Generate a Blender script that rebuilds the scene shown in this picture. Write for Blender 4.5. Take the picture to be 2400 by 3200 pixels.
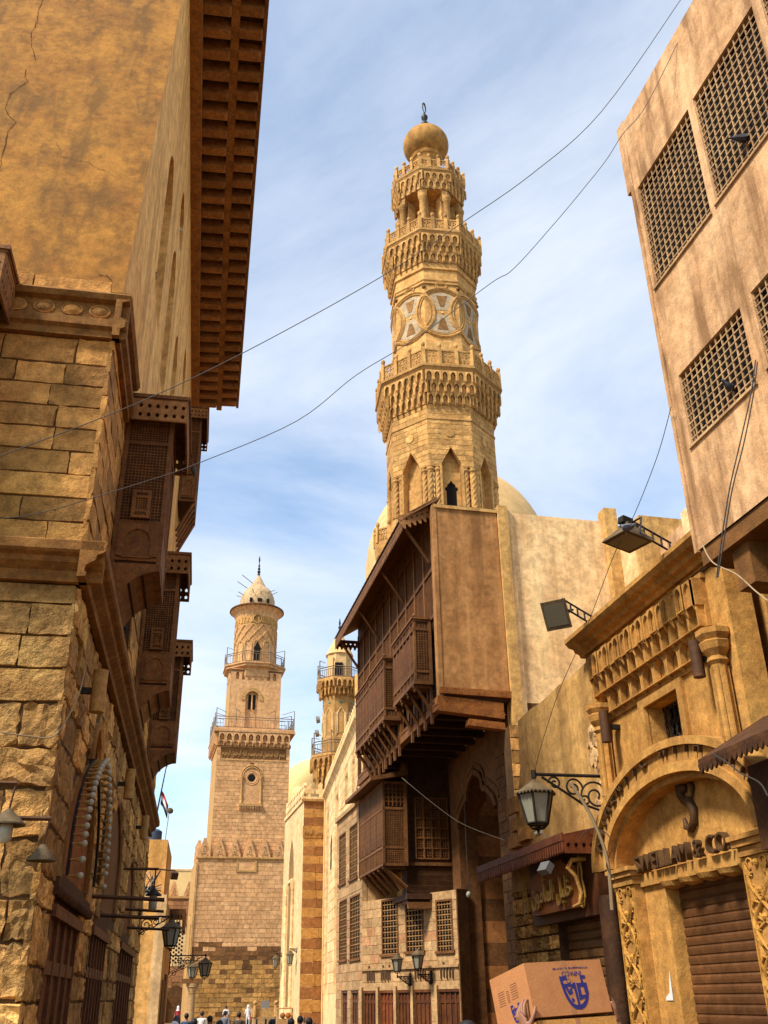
import bpy, bmesh, math, random
from mathutils import Vector, Matrix
from mathutils.geometry import tessellate_polygon

random.seed(7)
R = math.radians
scene = bpy.context.scene
for _o in list(bpy.data.objects):
    bpy.data.objects.remove(_o)
COL = scene.collection

# ------------------------------------------------------------------ camera
# solved from the vanishing points of the photograph (2400 x 3200 pixels)
CAM = Vector((0.0, 0.0, 1.8))
_XV, _YV, _HC = 1110.0, -4300.0, 3115.0
FPX = math.sqrt((_HC - 1600) * (1600 - _YV))
_Z = Vector(((_XV - 1200) / FPX, -(_YV - 1600) / FPX, 1.0)).normalized()
_F = Vector((0, 0, 1.0))
_Y = (_F - _Z * _F.dot(_Z)).normalized()
_X = _Y.cross(_Z)
if _X.x < 0:
    _X = -_X
_right = Vector((_X[0], _Y[0], _Z[0]))
_up = Vector((_X[1], _Y[1], _Z[1]))
_fwd = Vector((_X[2], _Y[2], _Z[2]))
cam_data = bpy.data.cameras.new('camera')
cam_data.sensor_fit = 'VERTICAL'
cam_data.sensor_height = 36.0
cam_data.sensor_width = 27.0
cam_data.lens = FPX / 3200.0 * 36.0
cam_data.clip_start = 0.05
cam_data.clip_end = 5000.0
cam = bpy.data.objects.new('camera', cam_data)
_m = Matrix((( _right.x, _up.x, -_fwd.x, CAM.x),
             ( _right.y, _up.y, -_fwd.y, CAM.y),
             ( _right.z, _up.z, -_fwd.z, CAM.z),
             (0, 0, 0, 1)))
cam.matrix_world = _m
COL.objects.link(cam)
scene.camera = cam

# ------------------------------------------------------------------ sky, sun, exposure
SUN_AZ, SUN_EL = -130.0, 50.0          # azimuth from +Y towards +X
world = bpy.data.worlds.new('World')
scene.world = world
world.use_nodes = True
_nt = world.node_tree
_nt.nodes.clear()
def _wn(t, **kw):
    n = _nt.nodes.new(t)
    for k, v in kw.items():
        setattr(n, k, v)
    return n
w_out = _wn('ShaderNodeOutputWorld')
w_bg = _wn('ShaderNodeBackground')
w_sky = _wn('ShaderNodeTexSky')
w_sky.sky_type = 'NISHITA'
w_sky.sun_disc = False
w_sky.sun_elevation = R(SUN_EL)
w_sky.sun_rotation = R(SUN_AZ)
w_sky.air_density = 1.0
w_sky.dust_density = 0.6
w_sky.ozone_density = 2.0
w_tc = _wn('ShaderNodeTexCoord')
# thin high cloud: the direction is flattened onto a cloud sheet overhead, then broken up by noise
w_sep = _wn('ShaderNodeSeparateXYZ')
_nt.links.new(w_tc.outputs['Generated'], w_sep.inputs[0])
w_add = _wn('ShaderNodeMath', operation='ADD'); w_add.inputs[1].default_value = 0.16
_nt.links.new(w_sep.outputs['Z'], w_add.inputs[0])
w_max = _wn('ShaderNodeMath', operation='MAXIMUM'); w_max.inputs[1].default_value = 0.08
_nt.links.new(w_add.outputs[0], w_max.inputs[0])
w_dx = _wn('ShaderNodeMath', operation='DIVIDE'); w_dy = _wn('ShaderNodeMath', operation='DIVIDE')
_nt.links.new(w_sep.outputs['X'], w_dx.inputs[0]); _nt.links.new(w_max.outputs[0], w_dx.inputs[1])
_nt.links.new(w_sep.outputs['Y'], w_dy.inputs[0]); _nt.links.new(w_max.outputs[0], w_dy.inputs[1])
w_cmb = _wn('ShaderNodeCombineXYZ')
_nt.links.new(w_dx.outputs[0], w_cmb.inputs[0]); _nt.links.new(w_dy.outputs[0], w_cmb.inputs[1])
w_map = _wn('ShaderNodeMapping')
w_map.inputs['Location'].default_value = (3.7, 1.2, 0)
w_map.inputs['Rotation'].default_value = (0, 0, R(33))
w_map.inputs['Scale'].default_value = (1.0, 1.35, 1.0)
_nt.links.new(w_cmb.outputs[0], w_map.inputs[0])
w_n = _wn('ShaderNodeTexNoise'); w_n.inputs['Scale'].default_value = 0.95
w_n.inputs['Detail'].default_value = 9; w_n.inputs['Roughness'].default_value = 0.6; w_n.inputs['Distortion'].default_value = 0.35
_nt.links.new(w_map.outputs[0], w_n.inputs['Vector'])
w_r = _wn('ShaderNodeValToRGB')
w_r.color_ramp.elements[0].position = 0.33; w_r.color_ramp.elements[0].color = (0.09, 0.09, 0.09, 1)
w_r.color_ramp.elements[1].position = 0.66; w_r.color_ramp.elements[1].color = (0.88, 0.88, 0.88, 1)
_nt.links.new(w_n.outputs['Fac'], w_r.inputs[0])
w_mix = _wn('ShaderNodeMixRGB')
w_mix.inputs['Color2'].default_value = (6.8, 7.2, 7.9, 1)
w_gain = _wn('ShaderNodeMixRGB', blend_type='MULTIPLY'); w_gain.inputs['Fac'].default_value = 1.0
w_gain.inputs['Color2'].default_value = (1.5, 1.7, 1.7, 1)
_nt.links.new(w_sky.outputs[0], w_gain.inputs['Color1'])
_nt.links.new(w_r.outputs[0], w_mix.inputs['Fac'])
_nt.links.new(w_gain.outputs[0], w_mix.inputs['Color1'])
_nt.links.new(w_mix.outputs[0], w_bg.inputs['Color'])
w_bg.inputs['Strength'].default_value = 0.1
_nt.links.new(w_bg.outputs[0], w_out.inputs['Surface'])

sun_data = bpy.data.lights.new('sun', 'SUN')
sun_data.energy = 4.2
sun_data.angle = R(11)
sun_data.color = (1.0, 0.93, 0.82)
sun = bpy.data.objects.new('sun', sun_data)
_sd = Vector((math.sin(R(SUN_AZ)) * math.cos(R(SUN_EL)), math.cos(R(SUN_AZ)) * math.cos(R(SUN_EL)), math.sin(R(SUN_EL))))
sun.rotation_euler = _sd.to_track_quat('Z', 'Y').to_euler()
sun.location = (0, 0, 60)
COL.objects.link(sun)

scene.view_settings.view_transform = 'Standard'
scene.view_settings.look = 'None'
scene.view_settings.exposure = 0.6
scene.view_settings.gamma = 1.0
scene.view_settings.use_curve_mapping = False
scene.render.engine = 'CYCLES'
scene.cycles.use_denoising = True
scene.cycles.max_bounces = 4
scene.cycles.diffuse_bounces = 3
scene.cycles.glossy_bounces = 2
scene.cycles.caustics_reflective = False
scene.cycles.caustics_refractive = False

# ------------------------------------------------------------------ helpers
def ray(px, py):
    d = Vector(((px - 1200) / FPX, -(py - 1600) / FPX, 1.0))
    return Vector((d.dot(_X), d.dot(_Y), d.dot(_Z)))

class Frame:
    """A wall's own axes: x to the viewer's right along it, y into it, z up."""
    def __init__(s, o, theta):
        s.o = Vector((o[0], o[1], 0.0)); s.t = R(theta)
        s.x = Vector((math.cos(s.t), math.sin(s.t), 0)); s.y = Vector((-math.sin(s.t), math.cos(s.t), 0))
    def L(s, p, yo=0.0):
        d = ray(*p); t = ((s.o - CAM).dot(s.y) + yo) / d.dot(s.y); q = CAM + d * t - s.o
        return (q.dot(s.x), q.z)
    def W(s, x, y=0, z=0):
        return s.o + s.x * x + s.y * y + Vector((0, 0, z))
    def sub(s, x, y=0, rot=0):
        w = s.W(x, y); return Frame((w.x, w.y), math.degrees(s.t) + rot)
def left_frame(w, az):
    return Frame((-w * math.cos(R(az)), w * math.sin(R(az))), 90 - az)
def right_frame(w, az):
    return Frame((w * math.cos(R(az)), -w * math.sin(R(az))), -90 - az)
def polar(az, d):
    return (d * math.sin(R(az)), d * math.cos(R(az)))
def _zz(x0, y0, s):
    return lambda x, y: (x0 + x * s, y0 + y * s)
ZA=_zz(0,0,.5425);ZB=_zz(0,800,.5425);ZC=_zz(0,1900,.5877);ZD=_zz(1100,300,.3616);ZE=_zz(1100,1000,.3315);ZF=_zz(600,1650,.3843)
ZG=_zz(500,2400,.3617);ZH=_zz(1000,1500,.4522);ZI=_zz(1000,2300,.4068);ZJ=_zz(1500,1500,.5425);ZK=_zz(1500,2300,.5425)

class MB:
    def __init__(s):
        s.v = []; s.f = []
    def add(s, vs, fs):
        n = len(s.v); s.v += [tuple(v) for v in vs]; s.f += [tuple(i + n for i in f) for f in fs]; return s
    def box(s, x0, x1, y0, y1, z0, z1):
        return s.add([(x0,y0,z0),(x1,y0,z0),(x1,y1,z0),(x0,y1,z0),(x0,y0,z1),(x1,y0,z1),(x1,y1,z1),(x0,y1,z1)],
                     [(0,3,2,1),(4,5,6,7),(0,1,5,4),(1,2,6,5),(2,3,7,6),(3,0,4,7)])
    def hexa(s, p):
        return s.add(p, [(0,3,2,1),(4,5,6,7),(0,1,5,4),(1,2,6,5),(2,3,7,6),(3,0,4,7)])
    def prism(s, poly, y0, y1):            # poly in (x, z), pulled along y
        n = len(poly)
        s.add([(x, y0, z) for x, z in poly] + [(x, y1, z) for x, z in poly],
              [tuple(range(n)), tuple(range(2*n-1, n-1, -1))] + [(i, i+n, (i+1) % n + n, (i+1) % n) for i in range(n)])
        return s
    def prism_x(s, poly, x0, x1):          # poly in (y, z), pulled along x
        n = len(poly)
        s.add([(x0, y, z) for y, z in poly] + [(x1, y, z) for y, z in poly],
              [tuple(range(n)), tuple(range(2*n-1, n-1, -1))] + [(i, i+n, (i+1) % n + n, (i+1) % n) for i in range(n)])
        return s
    def prism_z(s, poly, z0, z1):          # poly in (x, y)
        n = len(poly)
        s.add([(x, y, z0) for x, y in poly] + [(x, y, z1) for x, y in poly],
              [tuple(range(n-1, -1, -1)), tuple(range(n, 2*n))] + [(i, (i+1) % n, (i+1) % n + n, i+n) for i in range(n)])
        return s
    def holed(s, outer, holes, y0, y1, back=False):   # wall sheet with openings, reveals from y0 to y1
        loops = [outer] + list(holes)
        pts = [p for l in loops for p in l]
        tri = tessellate_polygon([[Vector((x, z, 0)) for x, z in l] for l in loops])
        n = len(s.v)
        s.v += [(x, y0, z) for x, z in pts]
        s.f += [tuple(n + i for i in t) for t in tri]
        if back:
            nb = len(s.v); s.v += [(x, y1, z) for x, z in pts]; s.f += [tuple(nb + i for i in reversed(t)) for t in tri]
        for l in loops:
            m = len(l); b = len(s.v)
            s.v += [(x, y0, z) for x, z in l] + [(x, y1, z) for x, z in l]
            s.f += [(b+i, b+m+i, b+m+(i+1) % m, b+(i+1) % m) for i in range(m)]
        return s
    def lathe(s, prof, n=24, c=(0,0,0), a0=0.0, a1=None, cap=True):
        full = a1 is None; k = n if full else n + 1
        span = 2*math.pi if full else a1 - a0
        b = len(s.v)
        for r, z in prof:
            for i in range(k):
                a = a0 + span * i / n
                s.v.append((c[0] + r*math.cos(a), c[1] + r*math.sin(a), c[2] + z))
        for j in range(len(prof) - 1):
            for i in range(n):
                i2 = (i + 1) % k if full else i + 1
                s.f.append((b+j*k+i, b+j*k+i2, b+(j+1)*k+i2, b+(j+1)*k+i))
        if cap and full:
            if prof[0][0] > 1e-4: s.f.append(tuple(b + i for i in range(n-1, -1, -1)))
            if prof[-1][0] > 1e-4: s.f.append(tuple(b + (len(prof)-1)*k + i for i in range(n)))
        return s
    def tube(s, pts, r, n=6, cap=True):
        pts = [Vector(p) for p in pts]; b = len(s.v); m = len(pts); up = None
        rr = r if isinstance(r, (list, tuple)) else [r]*m
        for i, p in enumerate(pts):
            t = (pts[min(i+1, m-1)] - pts[max(i-1, 0)]).normalized()
            if up is None:
                up = Vector((0,0,1)) if abs(t.z) < .9 else Vector((1,0,0))
            a = t.cross(up)
            if a.length < 1e-5: a = t.cross(Vector((0,1,0)))
            a.normalize(); bb = a.cross(t).normalized(); up = bb
            for j in range(n):
                q = 2*math.pi*j/n
                s.v.append(tuple(p + a*(rr[i]*math.cos(q)) + bb*(rr[i]*math.sin(q))))
        for i in range(m-1):
            for j in range(n):
                s.f.append((b+i*n+j, b+i*n+(j+1) % n, b+(i+1)*n+(j+1) % n, b+(i+1)*n+j))
        if cap:
            s.f.append(tuple(b+j for j in range(n-1,-1,-1))); s.f.append(tuple(b+(m-1)*n+j for j in range(n)))
        return s
    def bar(s, p, q, w, h=None):           # square bar between two points
        return s.tube([p, q], (w if h is None else (w+h)/2) * .7071, 4)
    def ball(s, c, r, n=10, m=6, sz=1.0):
        return s.lathe([(r*math.sin(math.pi*i/m) + 1e-5, -r*sz*math.cos(math.pi*i/m)) for i in range(m+1)], n, c, cap=False)
    def mesh(s, name, smooth=None):
        me = bpy.data.meshes.new(name); me.from_pydata(s.v, [], s.f)
        bm = bmesh.new(); bm.from_mesh(me); bmesh.ops.recalc_face_normals(bm, faces=bm.faces); bm.to_mesh(me); bm.free()
        if smooth is not None:
            me.polygons.foreach_set('use_smooth', [True]*len(me.polygons)); me.set_sharp_from_angle(angle=R(smooth))
        me.update(); return me
    def build(s, name, mat, parent=None, smooth=None, **kw):
        return put(name, s.mesh(name, smooth), mat, parent, **kw)

def put(name, me, mat=None, parent=None, loc=None, rot=None, scale=None, label=None, kind=None):
    if mat is not None and not me.materials: me.materials.append(mat)
    o = bpy.data.objects.new(name, me); COL.objects.link(o)
    if parent: o.parent = parent
    if loc is not None: o.location = loc
    if rot is not None: o.rotation_euler = rot if isinstance(rot, (tuple, list)) else (0, 0, rot)
    if scale is not None: o.scale = scale if isinstance(scale, (tuple, list)) else (scale,)*3
    if label: o['label'] = label
    if kind: o['kind'] = kind
    return o
def empty(name, parent=None, loc=(0,0,0), rot=0.0):
    o = bpy.data.objects.new(name, None); COL.objects.link(o); o.parent = parent; o.location = loc
    o.rotation_euler = (0, 0, rot); o.empty_display_size = .2; return o
def tag(o, label, cat, group=None):
    o['label'] = label; o['category'] = cat; o['kind'] = 'thing'
    if group: o['group'] = group
    return o
def thing(name, frame, label, cat, group=None, loc=None, rot=0.0):
    if frame is not None:
        o = empty(name, None, tuple(frame.o) if loc is None else tuple(frame.W(*loc)), frame.t + rot)
    else:
        o = empty(name, None, loc or (0,0,0), rot)
    return tag(o, label, cat, group)
def copy_tree(o, parent=None, loc=None, rot=None):
    c = o.copy(); COL.objects.link(c); c.parent = parent
    if loc is not None: c.location = loc
    if rot is not None: c.rotation_euler = (0, 0, rot)
    for ch in list(o.children): copy_tree(ch, c)
    return c

# 2-D outlines -----------------------------------------------------
def rect(x0, x1, z0, z1): return [(x0,z0),(x1,z0),(x1,z1),(x0,z1)]
def arch(cx, w, z0, zs, zt, n=7, kind='pointed'):
    """opening outline, from the sill up one side, over the crown and down the other"""
    h = w / 2; up = []
    for i in range(n + 1):
        u = i / n
        if kind == 'round': a = u * math.pi/2; up.append((-h*math.cos(a), zs + (zt-zs)*math.sin(a)))
        elif kind == 'keel':
            a = u * math.pi/2; k = .72; x = -h*(math.cos(a)*k + (1-u)*(1-k)); up.append((x, zs + (zt-zs)*(math.sin(a)*.7 + u*.3)))
        elif kind == 'tent': up.append((-h*(1-u), zs + (zt-zs)*u) if i in (0, n) else None)
        else:
            a = u * R(66); s_ = math.sin(R(66)); x = -h + (1-math.cos(a))/(1-math.cos(R(66)))*h; up.append((x, zs + (zt-zs)*math.sin(a)/s_))
    up = [p for p in up if p is not None]
    left = [(cx + x, z) for x, z in up]; right = [(cx - x, z) for x, z in reversed(up[:-1])]
    return [(cx-h, z0)] + left + right + [(cx+h, z0)]
def circle(cx, cz, r, n=16, a0=0.0): return [(cx + r*math.cos(a0+2*math.pi*i/n), cz + r*math.sin(a0+2*math.pi*i/n)) for i in range(n)]
def xspan(poly, z):
    xs = []
    for i in range(len(poly)):
        (xa, za), (xb, zb) = poly[i], poly[(i+1) % len(poly)]
        if (za - z) * (zb - z) < 0: xs.append(xa + (xb-xa)*(z-za)/(zb-za))
    return (min(xs), max(xs)) if len(xs) >= 2 else None

# blocks -----------------------------------------------------------
def _block_mesh(seed, rough, cx=.03, cz=.07, nx=3, nz=2):
    rnd = random.Random(seed); vs = []; fs = []
    ys = -0.5
    for j in range(nz+3):
        for i in range(nx+3):
            ei = i in (0, nx+2); ej = j in (0, nz+2)
            u = -.5 if i == 0 else .5 if i == nx+2 else -.5+cx + (1-2*cx)*(i-1)/nx
            w = -.5 if j == 0 else .5 if j == nz+2 else -.5+cz + (1-2*cz)*(j-1)/nz
            y = .5 if (ei or ej) else ys + rnd.uniform(0, rough)
            if not (ei or ej):
                u += rnd.uniform(-.02, .02)*rough*4; w += rnd.uniform(-.03, .03)*rough*4
            if (ei or ej): u *= 1.0; w *= 1.0
            vs.append((u, y, w))
    W_ = nx+3
    for j in range(nz+2):
        for i in range(nx+2):
            a = j*W_+i; fs.append((a, a+1, a+W_+1, a+W_))
    m = MB(); m.add(vs, fs); return m
BLOCKS = {}
def block_meshes(kind, mat):
    key = (kind, mat.name)
    if key not in BLOCKS:
        L = []
        for k in range(5):
            if kind == 'smooth': m = _block_mesh(k, .06, .010, .025, 1, 1)
            elif kind == 'worn': m = _block_mesh(k+10, .24, .009, .024, 4, 3)
            else: m = _block_mesh(k+20, .45, .02, .04, 6, 5)
            me = m.mesh('stone_block'); me.materials.append(mat); L.append((me, m))
        BLOCKS[key] = L
    return BLOCKS[key]
def block_wall(parent, mat, x0, x1, z0, z1, ch, lr, y=0.0, depth=.05, kind='smooth', gap=.012, holes=(), limit=300, seed=1,
               name='stone_block', hvar=0.0, xform=None, rnd_depth=.35, mats=None, xof=None, stuffname='stone_courses'):
    """running-bond blocks, each an object; past the limit the rest are joined. xof(z)->(x0,x1) lets the ends follow a slope"""
    rnd = random.Random(seed); z = z0; row = 0; made = 0; rest = {}; items = []
    while z < z1 - .02:
        h = min(ch * (1 + rnd.uniform(-hvar, hvar)), z1 - z)
        if z1 - (z + h) < ch*.35: h = z1 - z
        zc = z + h/2
        a, b = xof(zc) if xof else (x0, x1)
        iv = [(a, b)]
        for hp in holes:
            sp = []
            for zz in (z + .15*h, zc, z + .85*h):
                q = xspan(hp, zz)
                if q: sp.append(q)
            if not sp: continue
            ha, hb = min(q[0] for q in sp), max(q[1] for q in sp)
            nv = []
            for (p, q) in iv:
                if hb <= p or ha >= q: nv.append((p, q)); continue
                if ha > p: nv.append((p, ha))
                if hb < q: nv.append((hb, q))
            iv = nv
        for (p, q) in iv:
            x = p; first = True
            while x < q - .03:
                l = rnd.uniform(*lr)
                if first and row % 2: l *= rnd.uniform(.4, .65)
                first = False
                if q - (x + l) < lr[0]*.45: l = q - x
                l = min(l, q - x)
                items.append((x, z, l, h, row)); x += l
        z += h; row += 1
    items_i = list(range(len(items)))
    if len(items) > limit:
        big = sorted(items_i, key=lambda i: -items[i][2]*items[i][3] + rnd.random()*.001)[:limit]; big = set(big)
    else: big = set(items_i)
    for i, (x, z_, l, h, row) in enumerate(items):
        mt = mats(row, rnd) if mats else mat
        me, mb = block_meshes(kind, mt)[rnd.randrange(5)]
        d = depth * (1 - rnd_depth*rnd.random()) * 1.0
        tot = d + .03
        cx, cy, cz = x + l/2, y - d + tot/2, z_ + h/2
        sc = (l - gap, tot, h - gap)
        if i in big:
            o = put(name, me, None, parent, loc=(cx, cy, cz), scale=sc); made += 1
        else:
            r_ = rest.setdefault(mt.name, (MB(), mt))[0]
            r_.add([(v[0]*sc[0]+cx, v[1]*sc[1]+cy, v[2]*sc[2]+cz) for v in mb.v], mb.f)
    for m, mt in rest.values():
        m.build(stuffname, mt, parent, kind='stuff')
    return made

# lettering --------------------------------------------------------
def text_mesh(txt, size, extrude=.02, align='CENTER', font=None, bevel=0.0, space=1.0):
    cu = bpy.data.curves.new('lettering', 'FONT'); cu.body = txt; cu.size = size; cu.extrude = extrude
    cu.align_x = align; cu.bevel_depth = bevel; cu.space_character = space; cu.resolution_u = 3
    if font: cu.font = font
    o = bpy.data.objects.new('lettering', cu); COL.objects.link(o)
    dg = bpy.context.evaluated_depsgraph_get(); dg.update()
    me = bpy.data.meshes.new_from_object(o.evaluated_get(dg))
    bpy.data.objects.remove(o); bpy.data.curves.remove(cu)
    # lay upright in the wall's x-z plane, facing -y
    me.transform(Matrix.Rotation(math.pi/2, 4, 'X')); me.materials.clear(); me.update(); return me
# ------------------------------------------------------------------ materials
def _node(nt, t, **kw):
    n = nt.nodes.new(t)
    for k, v in kw.items(): setattr(n, k, v)
    return n
def surf(name, a, b=None, grime=None, scale=1.2, gscale=.35, g_amt=.5, streak=0.0, crack=0.0, bump=.25, fine=60.0, rough=.92,
         rnd=0.0, metal=0.0, spec=.25, bdist=.02, tint=None, streak_scale=(2.2, 2.2, .12), grain=.14, mottle=.32, pits=.5, pit_scale=None):
    """layered mineral / wood surface: two tones, patches of grime, run-down streaks, per-piece variation, fine relief"""
    warm = (lambda c: (min(.9, c[0]*1.06), c[1]*.90, c[2]*.66)) if not metal else (lambda c: c)
    a = warm(a); b = warm(b) if b else None; grime = warm(grime) if grime else None; tint = warm(tint) if tint else None
    b = b or tuple(c*.72 for c in a); grime = grime or tuple(c*.4 for c in a)
    m = bpy.data.materials.new(name); m.use_nodes = True; nt = m.node_tree; L = nt.links
    bs = nt.nodes['Principled BSDF']; bs.inputs['Roughness'].default_value = rough; bs.inputs['Metallic'].default_value = metal
    bs.inputs['Specular IOR Level'].default_value = spec
    geo = _node(nt, 'ShaderNodeNewGeometry')
    def noise(sc, det=6, ro=.6, vec=None, dist=0.0):
        n = _node(nt, 'ShaderNodeTexNoise'); n.inputs['Scale'].default_value = sc; n.inputs['Detail'].default_value = det
        n.inputs['Roughness'].default_value = ro; n.inputs['Distortion'].default_value = dist
        L.new(vec or geo.outputs['Position'], n.inputs['Vector']); return n.outputs['Fac']
    def ramp(sock, p0, p1, v0=0.0, v1=1.0):
        r = _node(nt, 'ShaderNodeMapRange'); r.inputs['From Min'].default_value = p0; r.inputs['From Max'].default_value = p1
        r.inputs['To Min'].default_value = v0; r.inputs['To Max'].default_value = v1; r.interpolation_type = 'SMOOTHSTEP'
        L.new(sock, r.inputs['Value']); return r.outputs[0]
    def mix(f, c1, c2, mode='MIX'):
        x = _node(nt, 'ShaderNodeMixRGB', blend_type=mode)
        for s, v in ((x.inputs['Fac'], f), (x.inputs['Color1'], c1), (x.inputs['Color2'], c2)):
            if isinstance(v, (int, float)): s.default_value = v
            elif isinstance(v, tuple): s.default_value = (*v, 1)
            else: L.new(v, s)
        return x.outputs[0]
    def math_(op, x, y):
        n = _node(nt, 'ShaderNodeMath', operation=op)
        for i, v in enumerate((x, y)):
            if isinstance(v, (int, float)): n.inputs[i].default_value = v
            else: L.new(v, n.inputs[i])
        return n.outputs[0]
    n1 = noise(scale, 5, .65, dist=.3)
    col = mix(ramp(n1, .32, .68), a, b)
    if tint: col = mix(ramp(noise(scale*.45, 4, .5), .52, .72, 0, .8), col, tint)
    nm = noise(scale*4.3, 5, .7, dist=.2)
    mo = ramp(nm, .28, .72, 1-mottle, 1+mottle*.75)
    cbm = _node(nt, 'ShaderNodeCombineXYZ')
    for i in range(3): L.new(mo, cbm.inputs[i])
    col = mix(1.0, col, cbm.outputs[0], 'MULTIPLY')
    n2 = noise(gscale, 5, .68, dist=.6)
    col = mix(ramp(n2, .5, .78, 0, g_amt), col, grime)
    if streak:
        mp = _node(nt, 'ShaderNodeMapping'); mp.inputs['Scale'].default_value = streak_scale
        L.new(geo.outputs['Position'], mp.inputs['Vector'])
        s1 = noise(1.0, 4, .62, mp.outputs[0], .2)
        col = mix(ramp(s1, .47, .66, 0, streak), col, grime)
        col = mix(ramp(s1, .45, .30, 0, streak*.6), col, tuple(min(.9, c*1.35) for c in a))
    if crack:
        vo = _node(nt, 'ShaderNodeTexVoronoi', feature='DISTANCE_TO_EDGE'); vo.inputs['Scale'].default_value = crack
        dn = _node(nt, 'ShaderNodeTexNoise'); dn.inputs['Scale'].default_value = 1.3; dn.inputs['Detail'].default_value = 6
        L.new(geo.outputs['Position'], dn.inputs['Vector'])
        av = _node(nt, 'ShaderNodeVectorMath', operation='ADD'); L.new(geo.outputs['Position'], av.inputs[0]); L.new(dn.outputs['Color'], av.inputs[1])
        L.new(av.outputs[0], vo.inputs['Vector'])
        cr = math_('MULTIPLY', ramp(vo.outputs['Distance'], .0, .006, 1, 0), ramp(noise(.5, 3), .56, .62))
        col = mix(math_('MULTIPLY', cr, .75), col, tuple(c*.25 for c in a))
    if rnd:
        oi = _node(nt, 'ShaderNodeObjectInfo')
        fr = math_('FRACT', math_('ADD', oi.outputs['Random'], geo.outputs['Random Per Island']), 0.0)
        br = ramp(fr, 0, 1, 1-rnd, 1+rnd*.8)
        cb = _node(nt, 'ShaderNodeCombineXYZ')
        for i in range(3): L.new(br, cb.inputs[i])
        col = mix(1.0, col, cb.outputs[0], 'MULTIPLY')
        fr2 = math_('FRACT', math_('MULTIPLY', fr, 7.31), 0.0)
        col = mix(ramp(fr2, .55, 1, 0, rnd*1.1), col, grime)
    if pits:
        pm = _node(nt, 'ShaderNodeMapping'); pm.inputs['Scale'].default_value = (1, 1, 2.2); L.new(geo.outputs['Position'], pm.inputs['Vector'])
        pn = noise(pit_scale or scale*6.5, 4, .75, pm.outputs[0], .4)
        col = mix(math_('MULTIPLY', ramp(pn, .60, .70, 0, pits), ramp(n2, .35, .6, .35, 1)), col, tuple(c*.42 for c in grime))
    nf = noise(fine, 2, .6)
    gr = ramp(nf, .3, .7, 1-grain, 1+grain)
    cb2 = _node(nt, 'ShaderNodeCombineXYZ')
    for i in range(3): L.new(gr, cb2.inputs[i])
    col = mix(1.0, col, cb2.outputs[0], 'MULTIPLY')
    L.new(col, bs.inputs['Base Color'])
    if bump:
        hgt = math_('ADD', math_('MULTIPLY', nf, .35), math_('ADD', noise(fine*.2, 4, .65), math_('MULTIPLY', n1, .8)))
        bp = _node(nt, 'ShaderNodeBump'); bp.inputs['Strength'].default_value = bump; bp.inputs['Distance'].default_value = bdist
        L.new(hgt, bp.inputs['Height']); L.new(bp.outputs[0], bs.inputs['Normal'])
    return m
def plain(name, col, rough=.6, metal=0.0, spec=.4, emit=None, alpha=None, trans=0.0):
    m = bpy.data.materials.new(name); m.use_nodes = True; nt = m.node_tree; bs = nt.nodes['Principled BSDF']
    n = _node(nt, 'ShaderNodeTexNoise'); n.inputs['Scale'].default_value = 18; n.inputs['Detail'].default_value = 4
    g = _node(nt, 'ShaderNodeNewGeometry'); nt.links.new(g.outputs['Position'], n.inputs['Vector'])
    x = _node(nt, 'ShaderNodeMixRGB'); x.inputs['Color1'].default_value = (*[c*.82 for c in col], 1); x.inputs['Color2'].default_value = (*[min(1, c*1.12) for c in col], 1)
    nt.links.new(n.outputs['Fac'], x.inputs['Fac']); nt.links.new(x.outputs[0], bs.inputs['Base Color'])
    bs.inputs['Roughness'].default_value = rough; bs.inputs['Metallic'].default_value = metal; bs.inputs['Specular IOR Level'].default_value = spec
    if trans: bs.inputs['Transmission Weight'].default_value = trans
    return m

M = {}
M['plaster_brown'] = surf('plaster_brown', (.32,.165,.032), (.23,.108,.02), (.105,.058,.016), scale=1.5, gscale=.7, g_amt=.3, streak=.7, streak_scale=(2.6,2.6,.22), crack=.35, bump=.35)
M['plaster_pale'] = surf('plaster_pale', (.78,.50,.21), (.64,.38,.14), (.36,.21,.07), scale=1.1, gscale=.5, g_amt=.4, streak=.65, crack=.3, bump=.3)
M['stone_left'] = surf('stone_left', (.58,.34,.125), (.41,.215,.068), (.15,.075,.026), pits=.7, mottle=.42, scale=1.6, gscale=.8, g_amt=.5, streak=.15, bump=.5, rnd=.42, bdist=.04, tint=(.42,.27,.09))
M['stone_rubble'] = surf('stone_rubble', (.58,.38,.16), (.40,.235,.085), (.13,.075,.032), pits=.8, mottle=.5, pit_scale=9, scale=2.4, gscale=1.0, g_amt=.85, bump=.55, rnd=.42, bdist=.06, tint=(.60,.44,.17))
M['mortar'] = surf('mortar', (.10,.058,.024), (.07,.04,.017), (.035,.02,.009), bump=.5)
M['mortar_pale'] = surf('mortar_pale', (.28,.18,.085), (.22,.13,.055), (.12,.07,.03), bump=.5)
M['moulding'] = surf('moulding', (.25,.13,.04), (.16,.08,.024), (.08,.04,.014), scale=2.5, gscale=1.2, g_amt=.6, bump=.5, tint=(.28,.17,.07))
M['carved_wood'] = surf('carved_wood', (.25,.12,.042), (.17,.075,.025), (.08,.036,.014), scale=3, gscale=1.2, g_amt=.5, streak=.4, bump=.5, rnd=.18, rough=.75)
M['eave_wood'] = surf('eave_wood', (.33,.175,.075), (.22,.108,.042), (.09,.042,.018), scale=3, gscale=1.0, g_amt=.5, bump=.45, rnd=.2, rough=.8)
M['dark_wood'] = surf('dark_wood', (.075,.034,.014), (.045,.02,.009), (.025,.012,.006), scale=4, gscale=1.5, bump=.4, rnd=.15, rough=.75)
M['brown_wood'] = surf('brown_wood', (.19,.09,.03), (.125,.055,.018), (.055,.026,.01), scale=4, gscale=1.5, bump=.4, rnd=.18, rough=.75, streak=.3)
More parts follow.
